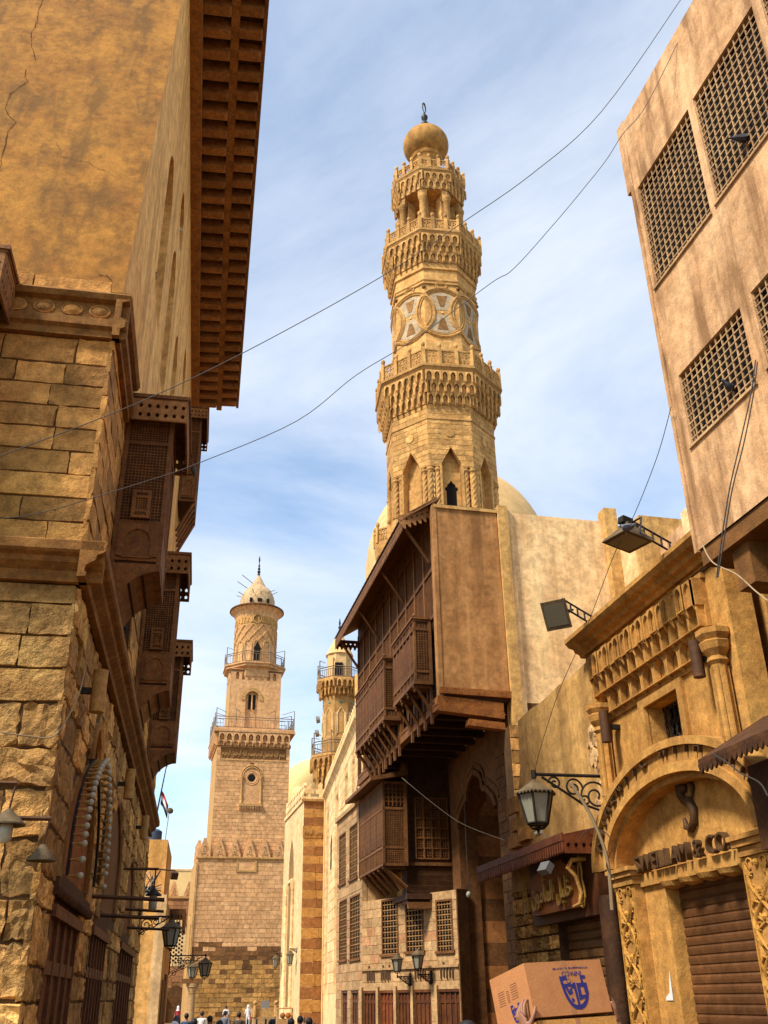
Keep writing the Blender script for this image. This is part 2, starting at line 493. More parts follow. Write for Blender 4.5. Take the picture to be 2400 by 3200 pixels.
M['red_wood'] = surf('red_wood', (.20,.065,.024), (.13,.038,.014), (.06,.02,.01), scale=4, bump=.3, rnd=.15, rough=.6)
M['door_wood'] = surf('door_wood', (.13,.05,.02), (.085,.03,.012), (.05,.02,.01), scale=3, bump=.35, rnd=.15, rough=.6, streak=.3)
M['beam_wood'] = surf('beam_wood', (.36,.15,.04), (.22,.08,.02), (.10,.04,.012), scale=3, bump=.6, rnd=.2, rough=.85)
M['void'] = surf('void', (.010,.007,.006), (.007,.005,.004), (.004,.003,.002), bump=0)  # near-black; panels of it stand in for unlit rooms behind openings
M['minaret_stone'] = surf('minaret_stone', (.56,.365,.16), (.46,.28,.11), (.24,.135,.055), scale=1.0, gscale=.5, g_amt=.5, bump=.7, rnd=.24, bdist=.03, streak=.2)
M['minaret_dark'] = surf('minaret_dark', (.27,.15,.06), (.19,.10,.038), (.11,.058,.024), scale=1.0, gscale=.7, g_amt=.5, bump=.6, rnd=.15)
M['marble_grey'] = surf('marble_grey', (.46,.40,.33), (.38,.32,.25), (.2,.16,.11), scale=2, gscale=1, bump=.2)
M['bulb_stone'] = surf('bulb_stone', (.42,.25,.085), (.33,.185,.06), (.17,.09,.03), scale=.8, gscale=.6, g_amt=.6, bump=.3, streak=.5)
M['bronze'] = surf('bronze', (.05,.042,.03), (.03,.026,.02), bump=.1, rough=.5, metal=.6)
M['dome_plaster'] = surf('dome_plaster', (.62,.47,.28), (.54,.39,.21), (.34,.2,.07), mottle=.12, pits=.15, scale=.5, gscale=.3, g_amt=.4, bump=.15)
M['dome_pale'] = surf('dome_pale', (.74,.58,.33), (.66,.5,.27), (.5,.34,.15), mottle=.1, pits=.1, scale=.4, gscale=.3, g_amt=.3, bump=.1)
M['qal_stone'] = surf('qal_stone', (.63,.41,.245), (.55,.34,.19), (.39,.225,.12), scale=.7, gscale=.25, g_amt=.35, bump=.4, rnd=.13)
M['qal_dark'] = surf('qal_dark', (.20,.105,.045), (.14,.07,.03), (.08,.04,.02), scale=.7, gscale=.4, bump=.5, rnd=.3)
M['qal_low'] = surf('qal_low', (.48,.30,.115), (.37,.21,.075), (.20,.11,.04), scale=.8, gscale=.4, g_amt=.6, bump=.6, rnd=.28)
M['qal_cap'] = surf('qal_cap', (.50,.34,.16), (.42,.27,.12), (.3,.18,.08), scale=1, gscale=.4, bump=.3)
M['cream_stone'] = surf('cream_stone', (.78,.64,.42), (.68,.53,.33), (.44,.31,.16), scale=.6, gscale=.25, g_amt=.4, bump=.35, rnd=.12, streak=.2)
M['stripe_red'] = surf('stripe_red', (.32,.155,.062), (.26,.12,.045), (.17,.085,.03), scale=1.2, gscale=.5, bump=.35, rnd=.14)
M['stripe_buff'] = surf('stripe_buff', (.50,.29,.10), (.42,.23,.075), (.27,.15,.05), scale=1.2, gscale=.5, bump=.35, rnd=.12)
M['pink_stone'] = surf('pink_stone', (.42,.235,.14), (.36,.19,.105), (.24,.12,.06), scale=1.2, gscale=.5, bump=.4, rnd=.2)
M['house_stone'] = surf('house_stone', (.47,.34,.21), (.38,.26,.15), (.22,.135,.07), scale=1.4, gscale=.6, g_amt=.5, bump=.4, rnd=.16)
M['house_pink'] = surf('house_pink', (.44,.26,.165), (.38,.21,.125), (.25,.1,.05), scale=1.6, gscale=.6, bump=.35, rnd=.15)
M['slab_plaster'] = surf('slab_plaster', (.39,.22,.098), (.30,.155,.062), (.16,.08,.032), scale=1.0, gscale=.45, g_amt=.5, streak=.7, bump=.3, grain=.16)
M['wall_plaster'] = surf('wall_plaster', (.80,.64,.43), (.70,.52,.32), (.38,.24,.12), scale=.8, gscale=.4, g_amt=.65, streak=.45, bump=.25)
M['grey_plaster'] = surf('grey_plaster', (.58,.40,.175), (.46,.30,.12), (.22,.13,.05), scale=1.3, gscale=.7, g_amt=.75, streak=.6, crack=.5, bump=.5)
M['upper_plaster'] = surf('upper_plaster', (.60,.425,.29), (.46,.295,.18), (.20,.115,.06), mottle=.26, pits=.4, scale=1.6, gscale=.8, g_amt=.55, streak=.85, crack=.4, bump=.3, streak_scale=(3.5,3.5,.45))
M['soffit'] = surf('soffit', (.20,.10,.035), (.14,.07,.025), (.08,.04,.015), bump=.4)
M['shop_stone'] = surf('shop_stone', (.50,.305,.105), (.40,.225,.07), (.23,.12,.038), scale=1.8, gscale=1.0, g_amt=.5, streak=.35, bump=.4, rnd=.12)
M['shop_gold'] = surf('shop_gold', (.50,.30,.085), (.38,.21,.05), (.16,.08,.02), scale=3, gscale=1.5, bump=.4)
M['shutter'] = surf('shutter', (.13,.062,.028), (.09,.042,.018), (.055,.025,.012), scale=2, gscale=.8, bump=.2, rough=.5, rnd=.12, streak=.3, spec=.4)
M['shutter_tan'] = surf('shutter_tan', (.20,.11,.05), (.15,.08,.035), (.09,.05,.02), scale=2, gscale=.8, bump=.2, rough=.55, rnd=.12, streak=.3)
M['iron'] = surf('iron', (.035,.028,.022), (.022,.017,.014), (.015,.012,.01), bump=.25, rough=.6, metal=.4, rnd=.1)
M['rust'] = surf('rust', (.10,.05,.025), (.06,.03,.016), (.03,.016,.01), bump=.3, rough=.7)
M['grid_paint'] = surf('grid_paint', (.44,.33,.22), (.36,.25,.16), (.2,.13,.08), bump=.2, rough=.7, rnd=.12)
M['lamp_glass'] = plain('lamp_glass', (.27,.25,.18), .35, 0, .5)
M['bar_wood'] = surf('bar_wood', (.34,.21,.10), (.25,.15,.07), (.12,.07,.03), bump=.1, rough=.7)
M['cap_stone'] = surf('cap_stone', (.50,.40,.29), (.42,.32,.22), (.25,.18,.11), scale=.9, gscale=.5, g_amt=.5, bump=.3, streak=.4)
M['flood_glass'] = plain('flood_glass', (.12,.105,.07), .3, 0, .5)
M['lamp_white'] = plain('lamp_white', (.40,.36,.26), .35, 0, .5)
M['lamp_roof'] = surf('lamp_roof', (.13,.105,.07), (.09,.07,.045), (.05,.038,.025), bump=.3, rough=.7)
M['tube_lamp'] = surf('tube_lamp', (.42,.27,.10), (.36,.22,.08), (.16,.085,.03), scale=3, gscale=2.5, g_amt=.8, bump=.15, rough=.6)
M['wire'] = plain('wire', (.035,.027,.02), .6)
M['wire_pale'] = plain('wire_pale', (.34,.25,.14), .7)
M['rail'] = surf('rail', (.27,.20,.13), (.2,.145,.09), (.11,.075,.045), bump=.1, rough=.6, metal=.3)
M['cardboard'] = surf('cardboard', (.42,.21,.105), (.38,.18,.085), (.3,.14,.06), mottle=.06, pits=0, scale=2.5, gscale=1.5, g_amt=.25, bump=.12, fine=120, rough=.85, grain=.08)
M['cardboard_yellow'] = surf('cardboard_yellow', (.46,.26,.09), (.42,.23,.075), (.33,.17,.05), mottle=.06, pits=0, scale=2.5, bump=.1, rough=.8)
M['tape'] = plain('tape', (.36,.165,.075), .35)
M['ink_blue'] = plain('ink_blue', (.022,.022,.14), .6)
M['ink_brown'] = plain('ink_brown', (.19,.075,.055), .7)
M['gold'] = surf('gold', (.46,.27,.055), (.36,.19,.03), (.2,.1,.02), bump=.15, rough=.45, metal=.3)
M['letter'] = surf('letter', (.105,.06,.03), (.07,.04,.02), (.04,.022,.012), bump=.15, rough=.6)
M['skin'] = plain('skin', (.27,.12,.065), .55)
M['nail'] = plain('nail', (.52,.30,.22), .35)
M['hair'] = plain('hair', (.012,.009,.008), .6)
M['white_cloth'] = plain('white_cloth', (.72,.70,.66), .9)
M['black_cloth'] = plain('black_cloth', (.018,.018,.02), .9)
M['olive_cloth'] = plain('olive_cloth', (.075,.06,.04), .9)
M['red_cloth'] = plain('red_cloth', (.38,.03,.03), .9)
M['blue_cloth'] = plain('blue_cloth', (.05,.09,.16), .9)
M['denim'] = plain('denim', (.03,.04,.07), .9)
M['check_cloth'] = plain('check_cloth', (.13,.13,.16), .9)
M['pigeon'] = plain('pigeon', (.11,.11,.125), .7)
M['pigeon_dark'] = plain('pigeon_dark', (.03,.03,.045), .6)
M['pigeon_white'] = plain('pigeon_white', (.6,.57,.5), .7)
M['steel'] = plain('steel', (.32,.31,.29), .45, .5)
M['black_plastic'] = plain('black_plastic', (.014,.013,.013), .45)
M['teal'] = plain('teal', (.03,.20,.16), .4)
M['shaded_portal_stone'] = surf('shaded_portal_stone', (.15,.075,.03), (.105,.05,.02), (.06,.03,.012), scale=1.4, gscale=.6, g_amt=.5, bump=.5, rnd=.16)  # reddish masonry, its colour deepened to stand in for shade under the overhang
M['sign_wood'] = surf('sign_wood', (.27,.10,.03), (.20,.07,.02), (.1,.035,.012), scale=3, bump=.2, rough=.6, mottle=.15)
M['paving'] = surf('paving', (.16,.12,.085), (.12,.09,.06), (.07,.05,.035), scale=.8, gscale=.2, bump=.4)
# ------------------------------------------------------------------ lettering and figures made while the scene is still empty
_TEXT = {}
_text_mesh_raw = text_mesh
def text_mesh(txt, size, extrude=.02, align='CENTER', font=None, bevel=0.0, space=1.0):
    k = (txt, align)
    if k not in _TEXT: _TEXT[k] = _text_mesh_raw(txt, 1.0, .5, align)
    me = _TEXT[k].copy()
    me.transform(Matrix.Diagonal((size, extrude*2, size, 1))); return me
_ar1 = ['\uFE91\uFEB4\uFEE2', '\uFDF2', '\uFE8D\uFEDF\uFEAE\uFEA3\uFEE4\uFEE6', '\uFE8D\uFEDF\uFEAE\uFEA3\uFEF4\uFEE2']
text_mesh(' '.join(''.join(reversed(w)) for w in reversed(_ar1)), 1)
text_mesh(' '.join(''.join(reversed(w)) for w in reversed(('\uFEA7\uFEE0\uFEF4\uFEDE', '\uFE8D\uFEDF\uFEE4\uFE84\uFEE3\uFEEE\uFEE5'))), 1)
for ch in set('SWEILLAM&CO.INPACO'): text_mesh(ch, 1, .02, 'LEFT')
for ch in set('AUTHENTICWITHSTYLE'): text_mesh(ch, 1, .02, 'CENTER')
text_mesh('10 TH Of Ramadan City  Fax : 015 411 020', 1); text_mesh('INPACO', 1)

def skinned(name, verts, edges, radii, sub=1, root=0):
    """a continuous body grown round a skeleton"""
    me = bpy.data.meshes.new(name); me.from_pydata(verts, edges, [])
    o = bpy.data.objects.new(name, me); COL.objects.link(o)
    sk = o.modifiers.new('skin', 'SKIN'); sk.use_smooth_shade = True
    layer = me.skin_vertices[0] if len(me.skin_vertices) else None
    if layer is None:
        bm = bmesh.new(); bm.from_mesh(me); bm.verts.layers.skin.verify(); bm.to_mesh(me); bm.free(); layer = me.skin_vertices[0]
    for i, r in enumerate(radii):
        layer.data[i].radius = r if isinstance(r, tuple) else (r, r); layer.data[i].use_root = (i == root)
    if sub:
        ss = o.modifiers.new('sub', 'SUBSURF'); ss.levels = sub; ss.render_levels = sub
    dg = bpy.context.evaluated_depsgraph_get(); dg.update()
    out = bpy.data.meshes.new_from_object(o.evaluated_get(dg)); out.name = name
    bpy.data.objects.remove(o); bpy.data.meshes.remove(me)
    out.polygons.foreach_set('use_smooth', [True]*len(out.polygons)); return out
def body(stride=.12, arm=.1, bend=.15, fingers=False):
    """standing or walking adult, 1.72 m, facing -y; vertices follow the joints"""
    v = [(0,0,.98),(0,.01,1.12),(0,.015,1.28),(0,.01,1.42),(0,0,1.50),(0,-.01,1.60),(0,-.015,1.71)]
    e = [(0,1),(1,2),(2,3),(3,4),(4,5),(5,6)]; r = [(.155,.115),(.14,.10),(.17,.115),(.13,.09),(.055,.055),(.082,.098),(.062,.075)]
    for s in (-1, 1):
        b = len(v); f = s*stride
        v += [(s*.10,0,.90),(s*.105,-f*.45,.50),(s*.11,-f+.03,.09),(s*.11,-f-.13,.04)]
        e += [(0,b),(b,b+1),(b+1,b+2),(b+2,b+3)]; r += [.095,.06,.045,.038]
        b = len(v); g = -s*arm
        v += [(s*.19,.0,1.41),(s*.25,-g*.3,1.14),(s*.26,-g-bend*.5,.90),(s*.255,-g-bend*.7,.80)]
        e += [(3,b),(b,b+1),(b+1,b+2),(b+2,b+3)]; r += [.062,.045,.034,(.02,.04)]
    return skinned('body', v, e, r)
BODY = [body(.0, .03), body(.16, .14), body(-.2, -.16, .2)]
# a carrier with both arms raised in front, elbows bent, fingers closed on a box edge
def hand_mesh(mir=1):
    """right hand reaching up (+z), palm towards +x*mir side, four fingers bent over at the knuckles and a thumb from the side of the palm"""
    v = [(0,0,-.24),(0,0,-.09),(0,.0,-.03),(0,.0,.03)]; e = [(0,1),(1,2),(2,3)]; r = [(.036,.036),(.026,.024),(.022,.036),(.017,.042)]
    # fingers spread along y
    for k, (y, l) in enumerate(((-.036,.075),(-.012,.086),(.012,.080),(.036,.062))):
        b = len(v)
        v += [(0.004*mir, y, .05), (.016*mir, y*1.05, .05+l*.45), (.042*mir, y*1.08, .05+l*.75), (.062*mir, y*1.08, .05+l*.66)]
        e += [(3,b),(b,b+1),(b+1,b+2),(b+2,b+3)]; r += [.0105,.0095,.0088,.0068]
    b = len(v); v += [(.012*mir,-.045,-.01),(.035*mir,-.072,.025),(.056*mir,-.078,.058)]; e += [(2,b),(b,b+1),(b+1,b+2)]; r += [.013,.0115,.008]
    return skinned('hand', v, e, r, 2)
HAND = {1: hand_mesh(1), -1: hand_mesh(-1)}
# ------------------------------------------------------------------ ground
g = MB(); g.add([(-160,-40,0),(160,-40,0),(160,14,0),(-160,14,0),(160,50,-.45),(-160,50,-.45),(160,600,-.45),(-160,600,-.45)], [(0,1,2,3),(3,2,4,5),(5,4,6,7)])
o = g.build('street', M['paving']); o['kind'] = 'structure'

def lattice(x0, x1, z0, z1, pitch, r=.006, bead=.014, depth=0.0):
    """turned-wood lattice in the x-z plane: rails, spindles and a bead at every crossing"""
    m = MB(); nx = max(2, round((x1-x0)/pitch)); nz = max(2, round((z1-z0)/pitch))
    dx, dz = (x1-x0)/nx, (z1-z0)/nz
    for i in range(1, nx): m.box(x0+i*dx-r, x0+i*dx+r, -r, r, z0, z1)
    for j in range(1, nz): m.box(x0, x1, -r*.8, r*.8, z0+j*dz-r, z0+j*dz+r)
    for i in range(1, nx):
        for j in range(1, nz):
            x, z, b = x0+i*dx, z0+j*dz, bead
            m.add([(x-b,0,z),(x,-b,z),(x+b,0,z),(x,b,z),(x,0,z-b),(x,0,z+b)], [(0,1,5),(1,2,5),(2,3,5),(3,0,5),(1,0,4),(2,1,4),(3,2,4),(0,3,4)])
    return m
def trefoil(cx, cz, s):
    return [(cx-.30*s,cz-.5*s),(cx+.30*s,cz-.5*s),(cx+.30*s,cz-.12*s),(cx+.46*s,cz-.02*s),(cx+.40*s,cz+.16*s),(cx+.2*s,cz+.2*s),(cx+.13*s,cz+.36*s),(cx,cz+.52*s),
            (cx-.13*s,cz+.36*s),(cx-.2*s,cz+.2*s),(cx-.40*s,cz+.16*s),(cx-.46*s,cz-.02*s),(cx-.30*s,cz-.12*s)]
def valance(w, h, nx, rows=2, t=.025):
    hs = []; s = min(w/nx*.62, h/rows*.78)
    for i in range(nx):
        for j in range(rows): hs.append(trefoil((i+.5)*w/nx, h*.06 + (j+.5)*h*.86/rows, s))
    return MB().holed(rect(0, w, 0, h), hs, 0, t, back=True)

def bay_window(house, x0, L, p, zb, zt, zc, label=None, nval=7, corbel=True, at=None):
    """projecting wooden lattice window: x0 its near side, L along the wall, p out of the wall"""
    W_ = M['carved_wood']
    b = empty('bay_window', house, (x0, 0, 0)) if at is None else empty('bay_window', house, *at)
    if label: b['label'] = label
    H = zt - zb; t = .055
    fr = MB()
    for (x, y) in ((0, -p), (L-t, -p), (0, -t), (L-t, -t)): fr.box(x, x+t, y, y+t, zb, zt)
    zl = [zb, zb+H*.04, zb+.27*H, zb+.80*H, zt-.06]
    for z in zl:
        fr.box(t, L-t, -p+.004, -p+t, z, z+t*.9)
        fr.box(.004, t, -p+t, -t, z, z+t*.9); fr.box(L-t, L-.004, -p+t, -t, z, z+t*.9)
    fr.build('frame', W_, b)
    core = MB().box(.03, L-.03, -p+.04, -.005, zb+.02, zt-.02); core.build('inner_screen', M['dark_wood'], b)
    # near and far side lattices, front lattice
    zm0, zm1, zu1 = zb+.27*H+t, zb+.80*H, zt-.06
    side_m = lattice(-p+t, -t, zm0, zm1, .042, .0055, .0145); side_u = lattice(-p+t, -t, zm1+t, zu1, .036, .005, .012)
    me_m, me_u = side_m.mesh('lattice'), side_u.mesh('lattice')
    for me in (me_m, me_u): me.materials.append(W_)
    for xx in (.022, L-.022):
        for me in (me_m, me_u): put('lattice', me, None, b, loc=(xx, 0, 0), rot=(0, 0, math.pi/2), kind='stuff')
    fm = lattice(t, L-t, zm0, zm1, .045, .0055, .0145); fm.build('lattice', W_, b, loc=(0, -p+.022, 0), kind='stuff')
    fu = lattice(t, L-t, zm1+t, zu1, .04, .005, .012); fu.build('lattice', W_, b, loc=(0, -p+.022, 0), kind='stuff')
    # little hatch in the near side
    hw, hz0, hz1 = p*.38, zb+.30*H, zb+.48*H
    h = MB().holed(rect(-p*.5-hw/2, -p*.5+hw/2, hz0, hz1), [rect(-p*.5-hw*.3, -p*.5+hw*.3, hz0+.04, hz0+.08), rect(-p*.5-hw*.3, -p*.5+hw*.3, hz0+.11, hz1-.11), rect(-p*.5-hw*.3, -p*.5+hw*.3, hz1-.08, hz1-.04)], .03, 0)
    ho = h.build('hatch', W_, b, loc=(-.02, 0, 0), rot=(0, 0, math.pi/2))
    lattice(-p*.5-hw*.3, -p*.5+hw*.3, hz0+.04, hz1-.04, .03, .006, .011).build('spindles', W_, b, loc=(-.032, 0, 0), rot=(0, 0, math.pi/2), kind='stuff')
    # lower panel with a sunk arch
    ar = arch(-p*.5, p*.52, zb+.055*H, zb+.15*H, zb+.235*H, kind='round')
    pn = MB().holed(rect(-p+t, -t, zb+.04*H+t, zb+.27*H), [ar], .02, 0)
    po = pn.build('lower_panel', W_, b, loc=(.006, 0, 0), rot=(0, 0, math.pi/2))
    MB().prism(ar, -.01, .001).build('sunk_panel', W_, b, loc=(.006, 0, 0), rot=(0, 0, math.pi/2))
    MB().box(t, L-t, -p+.012, -p+.03, zb+.04*H+t, zb+.27*H).build('front_panel', W_, b)
    # canopy with pierced valances
    cz0, e = zt-.02, .17
    c = MB(); c.box(-.16, L+.16, -p-e, 0, zc-.05, zc-.02); c.box(-.18, L+.18, -p-e-.02, 0, zc-.02, zc+.03)
    co = c.build('canopy', W_, b)
    vh = zc-.05-cz0+.14
    v1 = valance(p+e-.02, vh, nval); me = v1.mesh('valance'); me.materials.append(M['eave_wood'])
    put('valance', me, None, b, loc=(-.15, -p-e+.01, cz0-.14), rot=(0, 0, math.pi/2))
    put('valance', me, None, b, loc=(L+.15, -p-e+.01, cz0-.14), rot=(0, 0, math.pi/2))
    valance(L+.28, vh, max(4, int(nval*L/p*.8))).build('valance', M['eave_wood'], b, loc=(-.14, -p-e+.005, cz0-.14))
    if corbel:
        n = 10; zc0 = zb - .95
        prof = [(-p*(1-math.cos(i/n*math.pi/2)), zc0 + (zb-.04-zc0)*math.sin(i/n*math.pi/2)) for i in range(n+1)] + [(-p, zb), (0, zb)]
        ribs = MB().prism_x(prof, 0, L); ro = ribs.build('corbel', W_, b)
        for k in range(4):
            a = MB(); i0 = .25 + k*.18
            y = -p*(1-math.cos(i0*math.pi/2)); z = zc0 + (zb-.04-zc0)*math.sin(i0*math.pi/2)
            a.box(-.01, L+.01, y-.012, y+.012, z-.022, z-.006); a.build('board_joint', M['dark_wood'], b)
    return b

# ------------------------------------------------------------------ left house
FL = left_frame(1.35, -10.45)
lh = thing('stone_house', FL, 'tall stone and plaster house along the left side with deep bracketed eave and lattice bays', 'house')
XC, XE = 9.0, 25.9
Z_M, Z_C, Z_T = 5.42, 8.35, 19.5
# street wall, lower storey
door_holes = [rect(10.08, 12.40, 0, 2.60), rect(13.9, 16.4, 0, 2.66), rect(19.2, 23.5, 0, 2.72)]
arch_holes = [arch(11.65, 2.5, 2.95, 3.30, 4.18), arch(16.3, 2.7, 2.95, 3.6, 4.62), arch(20.6, 2.3, 2.95, 3.5, 4.3)]
niche = [arch(11.95, .9, 4.28, 4.40, 4.78), arch(14.2, .55, 3.2, 3.7, 4.2)]
wl = MB().holed(rect(XC+.10, XE, 0, Z_M), door_holes + arch_holes + niche, .03, .34)
wl.box(XC+.36, XE, .345, 5, 0, Z_M)
wlo = wl.build('street_wall', M['mortar'], lh)
block_wall(wlo, M['stone_rubble'], XC+.0, XE, .0, Z_M-.02, .36, (.45, .95), y=.03, depth=.045, kind='rubble', holes=door_holes+arch_holes+niche, hvar=.3, seed=5, limit=100, gap=.016, rnd_depth=.6)
# leaves of the doors
def panelled_door(parent, x0, x1, zt, leaves, y, mat, name='door', cols=3):
    d = MB(); d.box(x0, x1, y, y+.06, 0, zt); do = d.build(name, mat, parent)
    n = leaves*cols; w = (x1-x0)/n
    if parent.parent: do = parent
    MB().box(x0-.06, x1+.06, y-.08, y+.02, zt-.09, zt+.02).build('lintel', mat, do)
    for i in range(n+1): MB().box(x0+i*w-.035, x0+i*w+.035, y-.035, y-.001, 0, zt-.09).build('stile', mat, do)
    for k in range(3):
        z = [.06, zt*.36, zt*.78][k]
        MB().box(x0, x1, y-.028, y-.001, z, z+.12).build('rail', mat, do)
    return do
panelled_door(lh, 10.08, 12.40, 2.60, 2, .045, M['door_wood'], cols=2)
panelled_door(lh, 13.9, 16.4, 2.66, 2, .045, M['door_wood'], cols=3)
panelled_door(lh, 19.2, 23.5, 2.72, 3, .045, M['door_wood'], cols=2)
for i, hp in enumerate(arch_holes):
    a = MB().prism(hp, .06, .12); ao = a.build('arch_panel', M['beam_wood'] if i == 0 else M['door_wood'], lh)
    ring = [];
    cxs = [p[0] for p in hp]; cx = (min(cxs)+max(cxs))/2
    rr = MB(); pts = [(cx+(x-cx)*1.02, .06, z+.02) for x, z in hp]
    rr.tube(pts, .06, 6); rr.build('arch_rib', M['moulding'], ao, smooth=50)
MB().prism(niche[0], .30, .33).build('niche_panel', M['stone_left'], lh)
MB().tube([(p[0], .0, p[1]) for p in niche[0]], .05, 6).build('niche_rib', M['stone_left'], lh, smooth=50)
MB().prism(niche[1], .30, .33).build('niche_panel', M['stone_left'], lh)
# carved lintel over the first door
cl = MB().box(10.0, 13.0, -.03, .1, 2.70, 2.86); clo = cl.build('carved_lintel', M['dark_wood'], lh)
tooth = MB().lathe([(.035,0),(.055,.05),(.03,.1)], 8).mesh('carved_drop', 60); tooth.materials.append(M['dark_wood'])
for i in range(24): put('carved_drop', tooth, None, clo, loc=(10.08 + i*.125, -.03, 2.68))
# moulding string course
def cornice_profile(z0, z1, out):
    h = z1-z0
    return [(.02,z0),(-out*.25,z0),(-out*.3,z0+.1*h),(-out*.18,z0+.16*h),(-out*.22,z0+.30*h),(-out*.6,z0+.46*h),(-out*.66,z0+.60*h),(-out*.9,z0+.66*h),(-out,z0+.72*h),(-out,z0+.96*h),(-out*.93,z1),(.02,z1)]
MB().prism_x(cornice_profile(Z_M, 5.80, .22), XC-.22, XE-.4).build('string_course', M['moulding'], lh)
# street wall, middle storey and upper plaster with tall arched windows
mid_holes = [rect(13.5, 14.75, 6.1, 7.5), rect(18.9, 20.0, 6.1, 7.5)]
wm = MB().holed(rect(XC+.10, XE+.3, 5.80, 9.0), mid_holes, .03, .34); wm.box(XC+.36, XE+.3, .35, 5, 5.8, 9.0)
wmo = wm.build('middle_wall', M['mortar'], lh)
block_wall(wmo, M['stone_left'], XC+.0, XE+.3, 5.82, 9.0, .30, (.6, 1.3), y=.03, depth=.035, kind='worn', holes=mid_holes, seed=9, limit=60)
for hp in mid_holes:
    (a, z0), (b, _z), (_b, z1), _ = hp
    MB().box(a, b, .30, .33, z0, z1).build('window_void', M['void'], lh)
    gm = MB()
    nx, nz = 5, 7
    for i in range(nx+1): gm.tube([(a+(b-a)*(i+.5)/(nx+1), .1, z0), (a+(b-a)*(i+.5)/(nx+1), .1, z1)], .014, 5)
    for j in range(nz):
        z = z0+(z1-z0)*(j+.5)/nz; gm.tube([(a, .1, z), (b, .1, z)], .014, 5)
        for i in range(nx+1): gm.ball((a+(b-a)*(i+.5)/(nx+1), .1, z), .04, 6, 4)
    gm.build('window_grille', M['iron'], lh, smooth=60)
up_holes = []
for k in range(4):
    x = 12.42 + k*2.45 + (k//2)*.35
    up_holes.append(arch(x+.62, 1.24, 12.0, 14.55, 15.35))
up_holes.append([(16.1-.05+q[0]*1.0, q[1]) for q in circle(0, 16.75, .62, 20)])
up_holes.append([(21.7+q[0]*1.0, q[1]) for q in circle(0, 16.75, .62, 20)])
def near_x(z): return XC + .15 + max(0, z-9.0)*.255            # the plaster corner leans back as it rises
wu = MB().holed([(near_x(9.0), 9.0), (27.8, 9.0), (27.8, Z_T), (near_x(Z_T), Z_T)], up_holes, .02, .5)
wu.add([(near_x(9), .51, 9), (27.8, .51, 9), (27.8, .51, Z_T), (near_x(Z_T), .51, Z_T), (near_x(9), 5, 9), (27.8, 5, 9), (27.8, 5, Z_T), (near_x(Z_T), 5, Z_T)], [(1,5,6,2)])
wuo = wu.build('upper_wall', M['plaster_pale'], lh)
for hp in up_holes: MB().prism(hp, .49, .52).build('recess_shade_panel', M['brown_wood'], wuo)  # no shutters here: dark brown backs imitate the shade inside blind recesses
# near wall of the plaster storey
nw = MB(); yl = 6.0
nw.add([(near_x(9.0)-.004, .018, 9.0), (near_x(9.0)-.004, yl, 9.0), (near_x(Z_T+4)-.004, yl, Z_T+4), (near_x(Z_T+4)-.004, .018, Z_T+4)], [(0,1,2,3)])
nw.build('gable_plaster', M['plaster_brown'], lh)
def on_gable(pp):
    d = ray(*pp); dl = Vector((d.dot(FL.x), d.dot(FL.y), d.z)); cl0 = CAM - FL.o; c0 = Vector((cl0.dot(FL.x), cl0.dot(FL.y), CAM.z))
    k = .255; b0 = XC + .15 - 9.0*k - .012; t = (b0 + k*c0.z - c0.x)/(dl.x - k*dl.z); return c0 + dl*t
gab = None
for line in (((245,0),(225,60),(215,110),(182,190),(180,250),(205,345)), ((150,395),(140,440),(160,470),(60,540),(25,620),(55,670),(90,700),(40,760),(30,850),(5,930),(5,985)), ((570,1582),(620,1590),(645,1620)), ((0,1578),(130,1590),(200,1625),(330,1620),(420,1645),(560,1665),(660,1690),(715,1690))):
    pts_ = []
    for (a, b) in zip(line, line[1:]):
        for q in range(4): pts_.append((a[0]+(b[0]-a[0])*q/4 + random.uniform(-5, 5), a[1]+(b[1]-a[1])*q/4 + random.uniform(-4, 4)))
    pts_.append(line[-1])
    MB().tube([on_gable(ZA(*q)) for q in pts_], [.0015+.003*random.random() for _ in pts_], 4).build('crack', M['void'], lh)
# near wall below: its own axes turned square to the street
FN = FL.sub(XC, 0, -90)                       # x to the right, y away along the street
FNr = -math.pi/2
nearwall = MB().box(-6, -.06, .03, .6, 0, Z_M); nearwall.box(-6, -.06, .03, .5, Z_M, 9.0)
nwo = nearwall.build('near_wall', M['mortar'], lh, loc=(XC, 0, 0), rot=FNr)
block_wall(nwo, M['stone_rubble'], -3.4, .0, 0, 4.25, .36, (.4, .8), y=.03, depth=.085, kind='rubble', hvar=.35, seed=11, gap=.009, rnd_depth=.85)
block_wall(nwo, M['stone_rubble'], -3.4, -.02, 4.25, Z_M-.01, .32, (.5, 1.0), y=.03, depth=.05, kind='worn', seed=12, gap=.008)
block_wall(nwo, M['stone_left'], -3.4, -.02, 5.82, 8.34, .272, (.45, .95), y=.03, depth=.024, kind='worn', seed=13, gap=.006)
MB().prism_x(cornice_profile(Z_M, 5.80, .22), -6, .2).build('string_course', M['moulding'], lh, loc=(XC, 0, 0), rot=FNr)
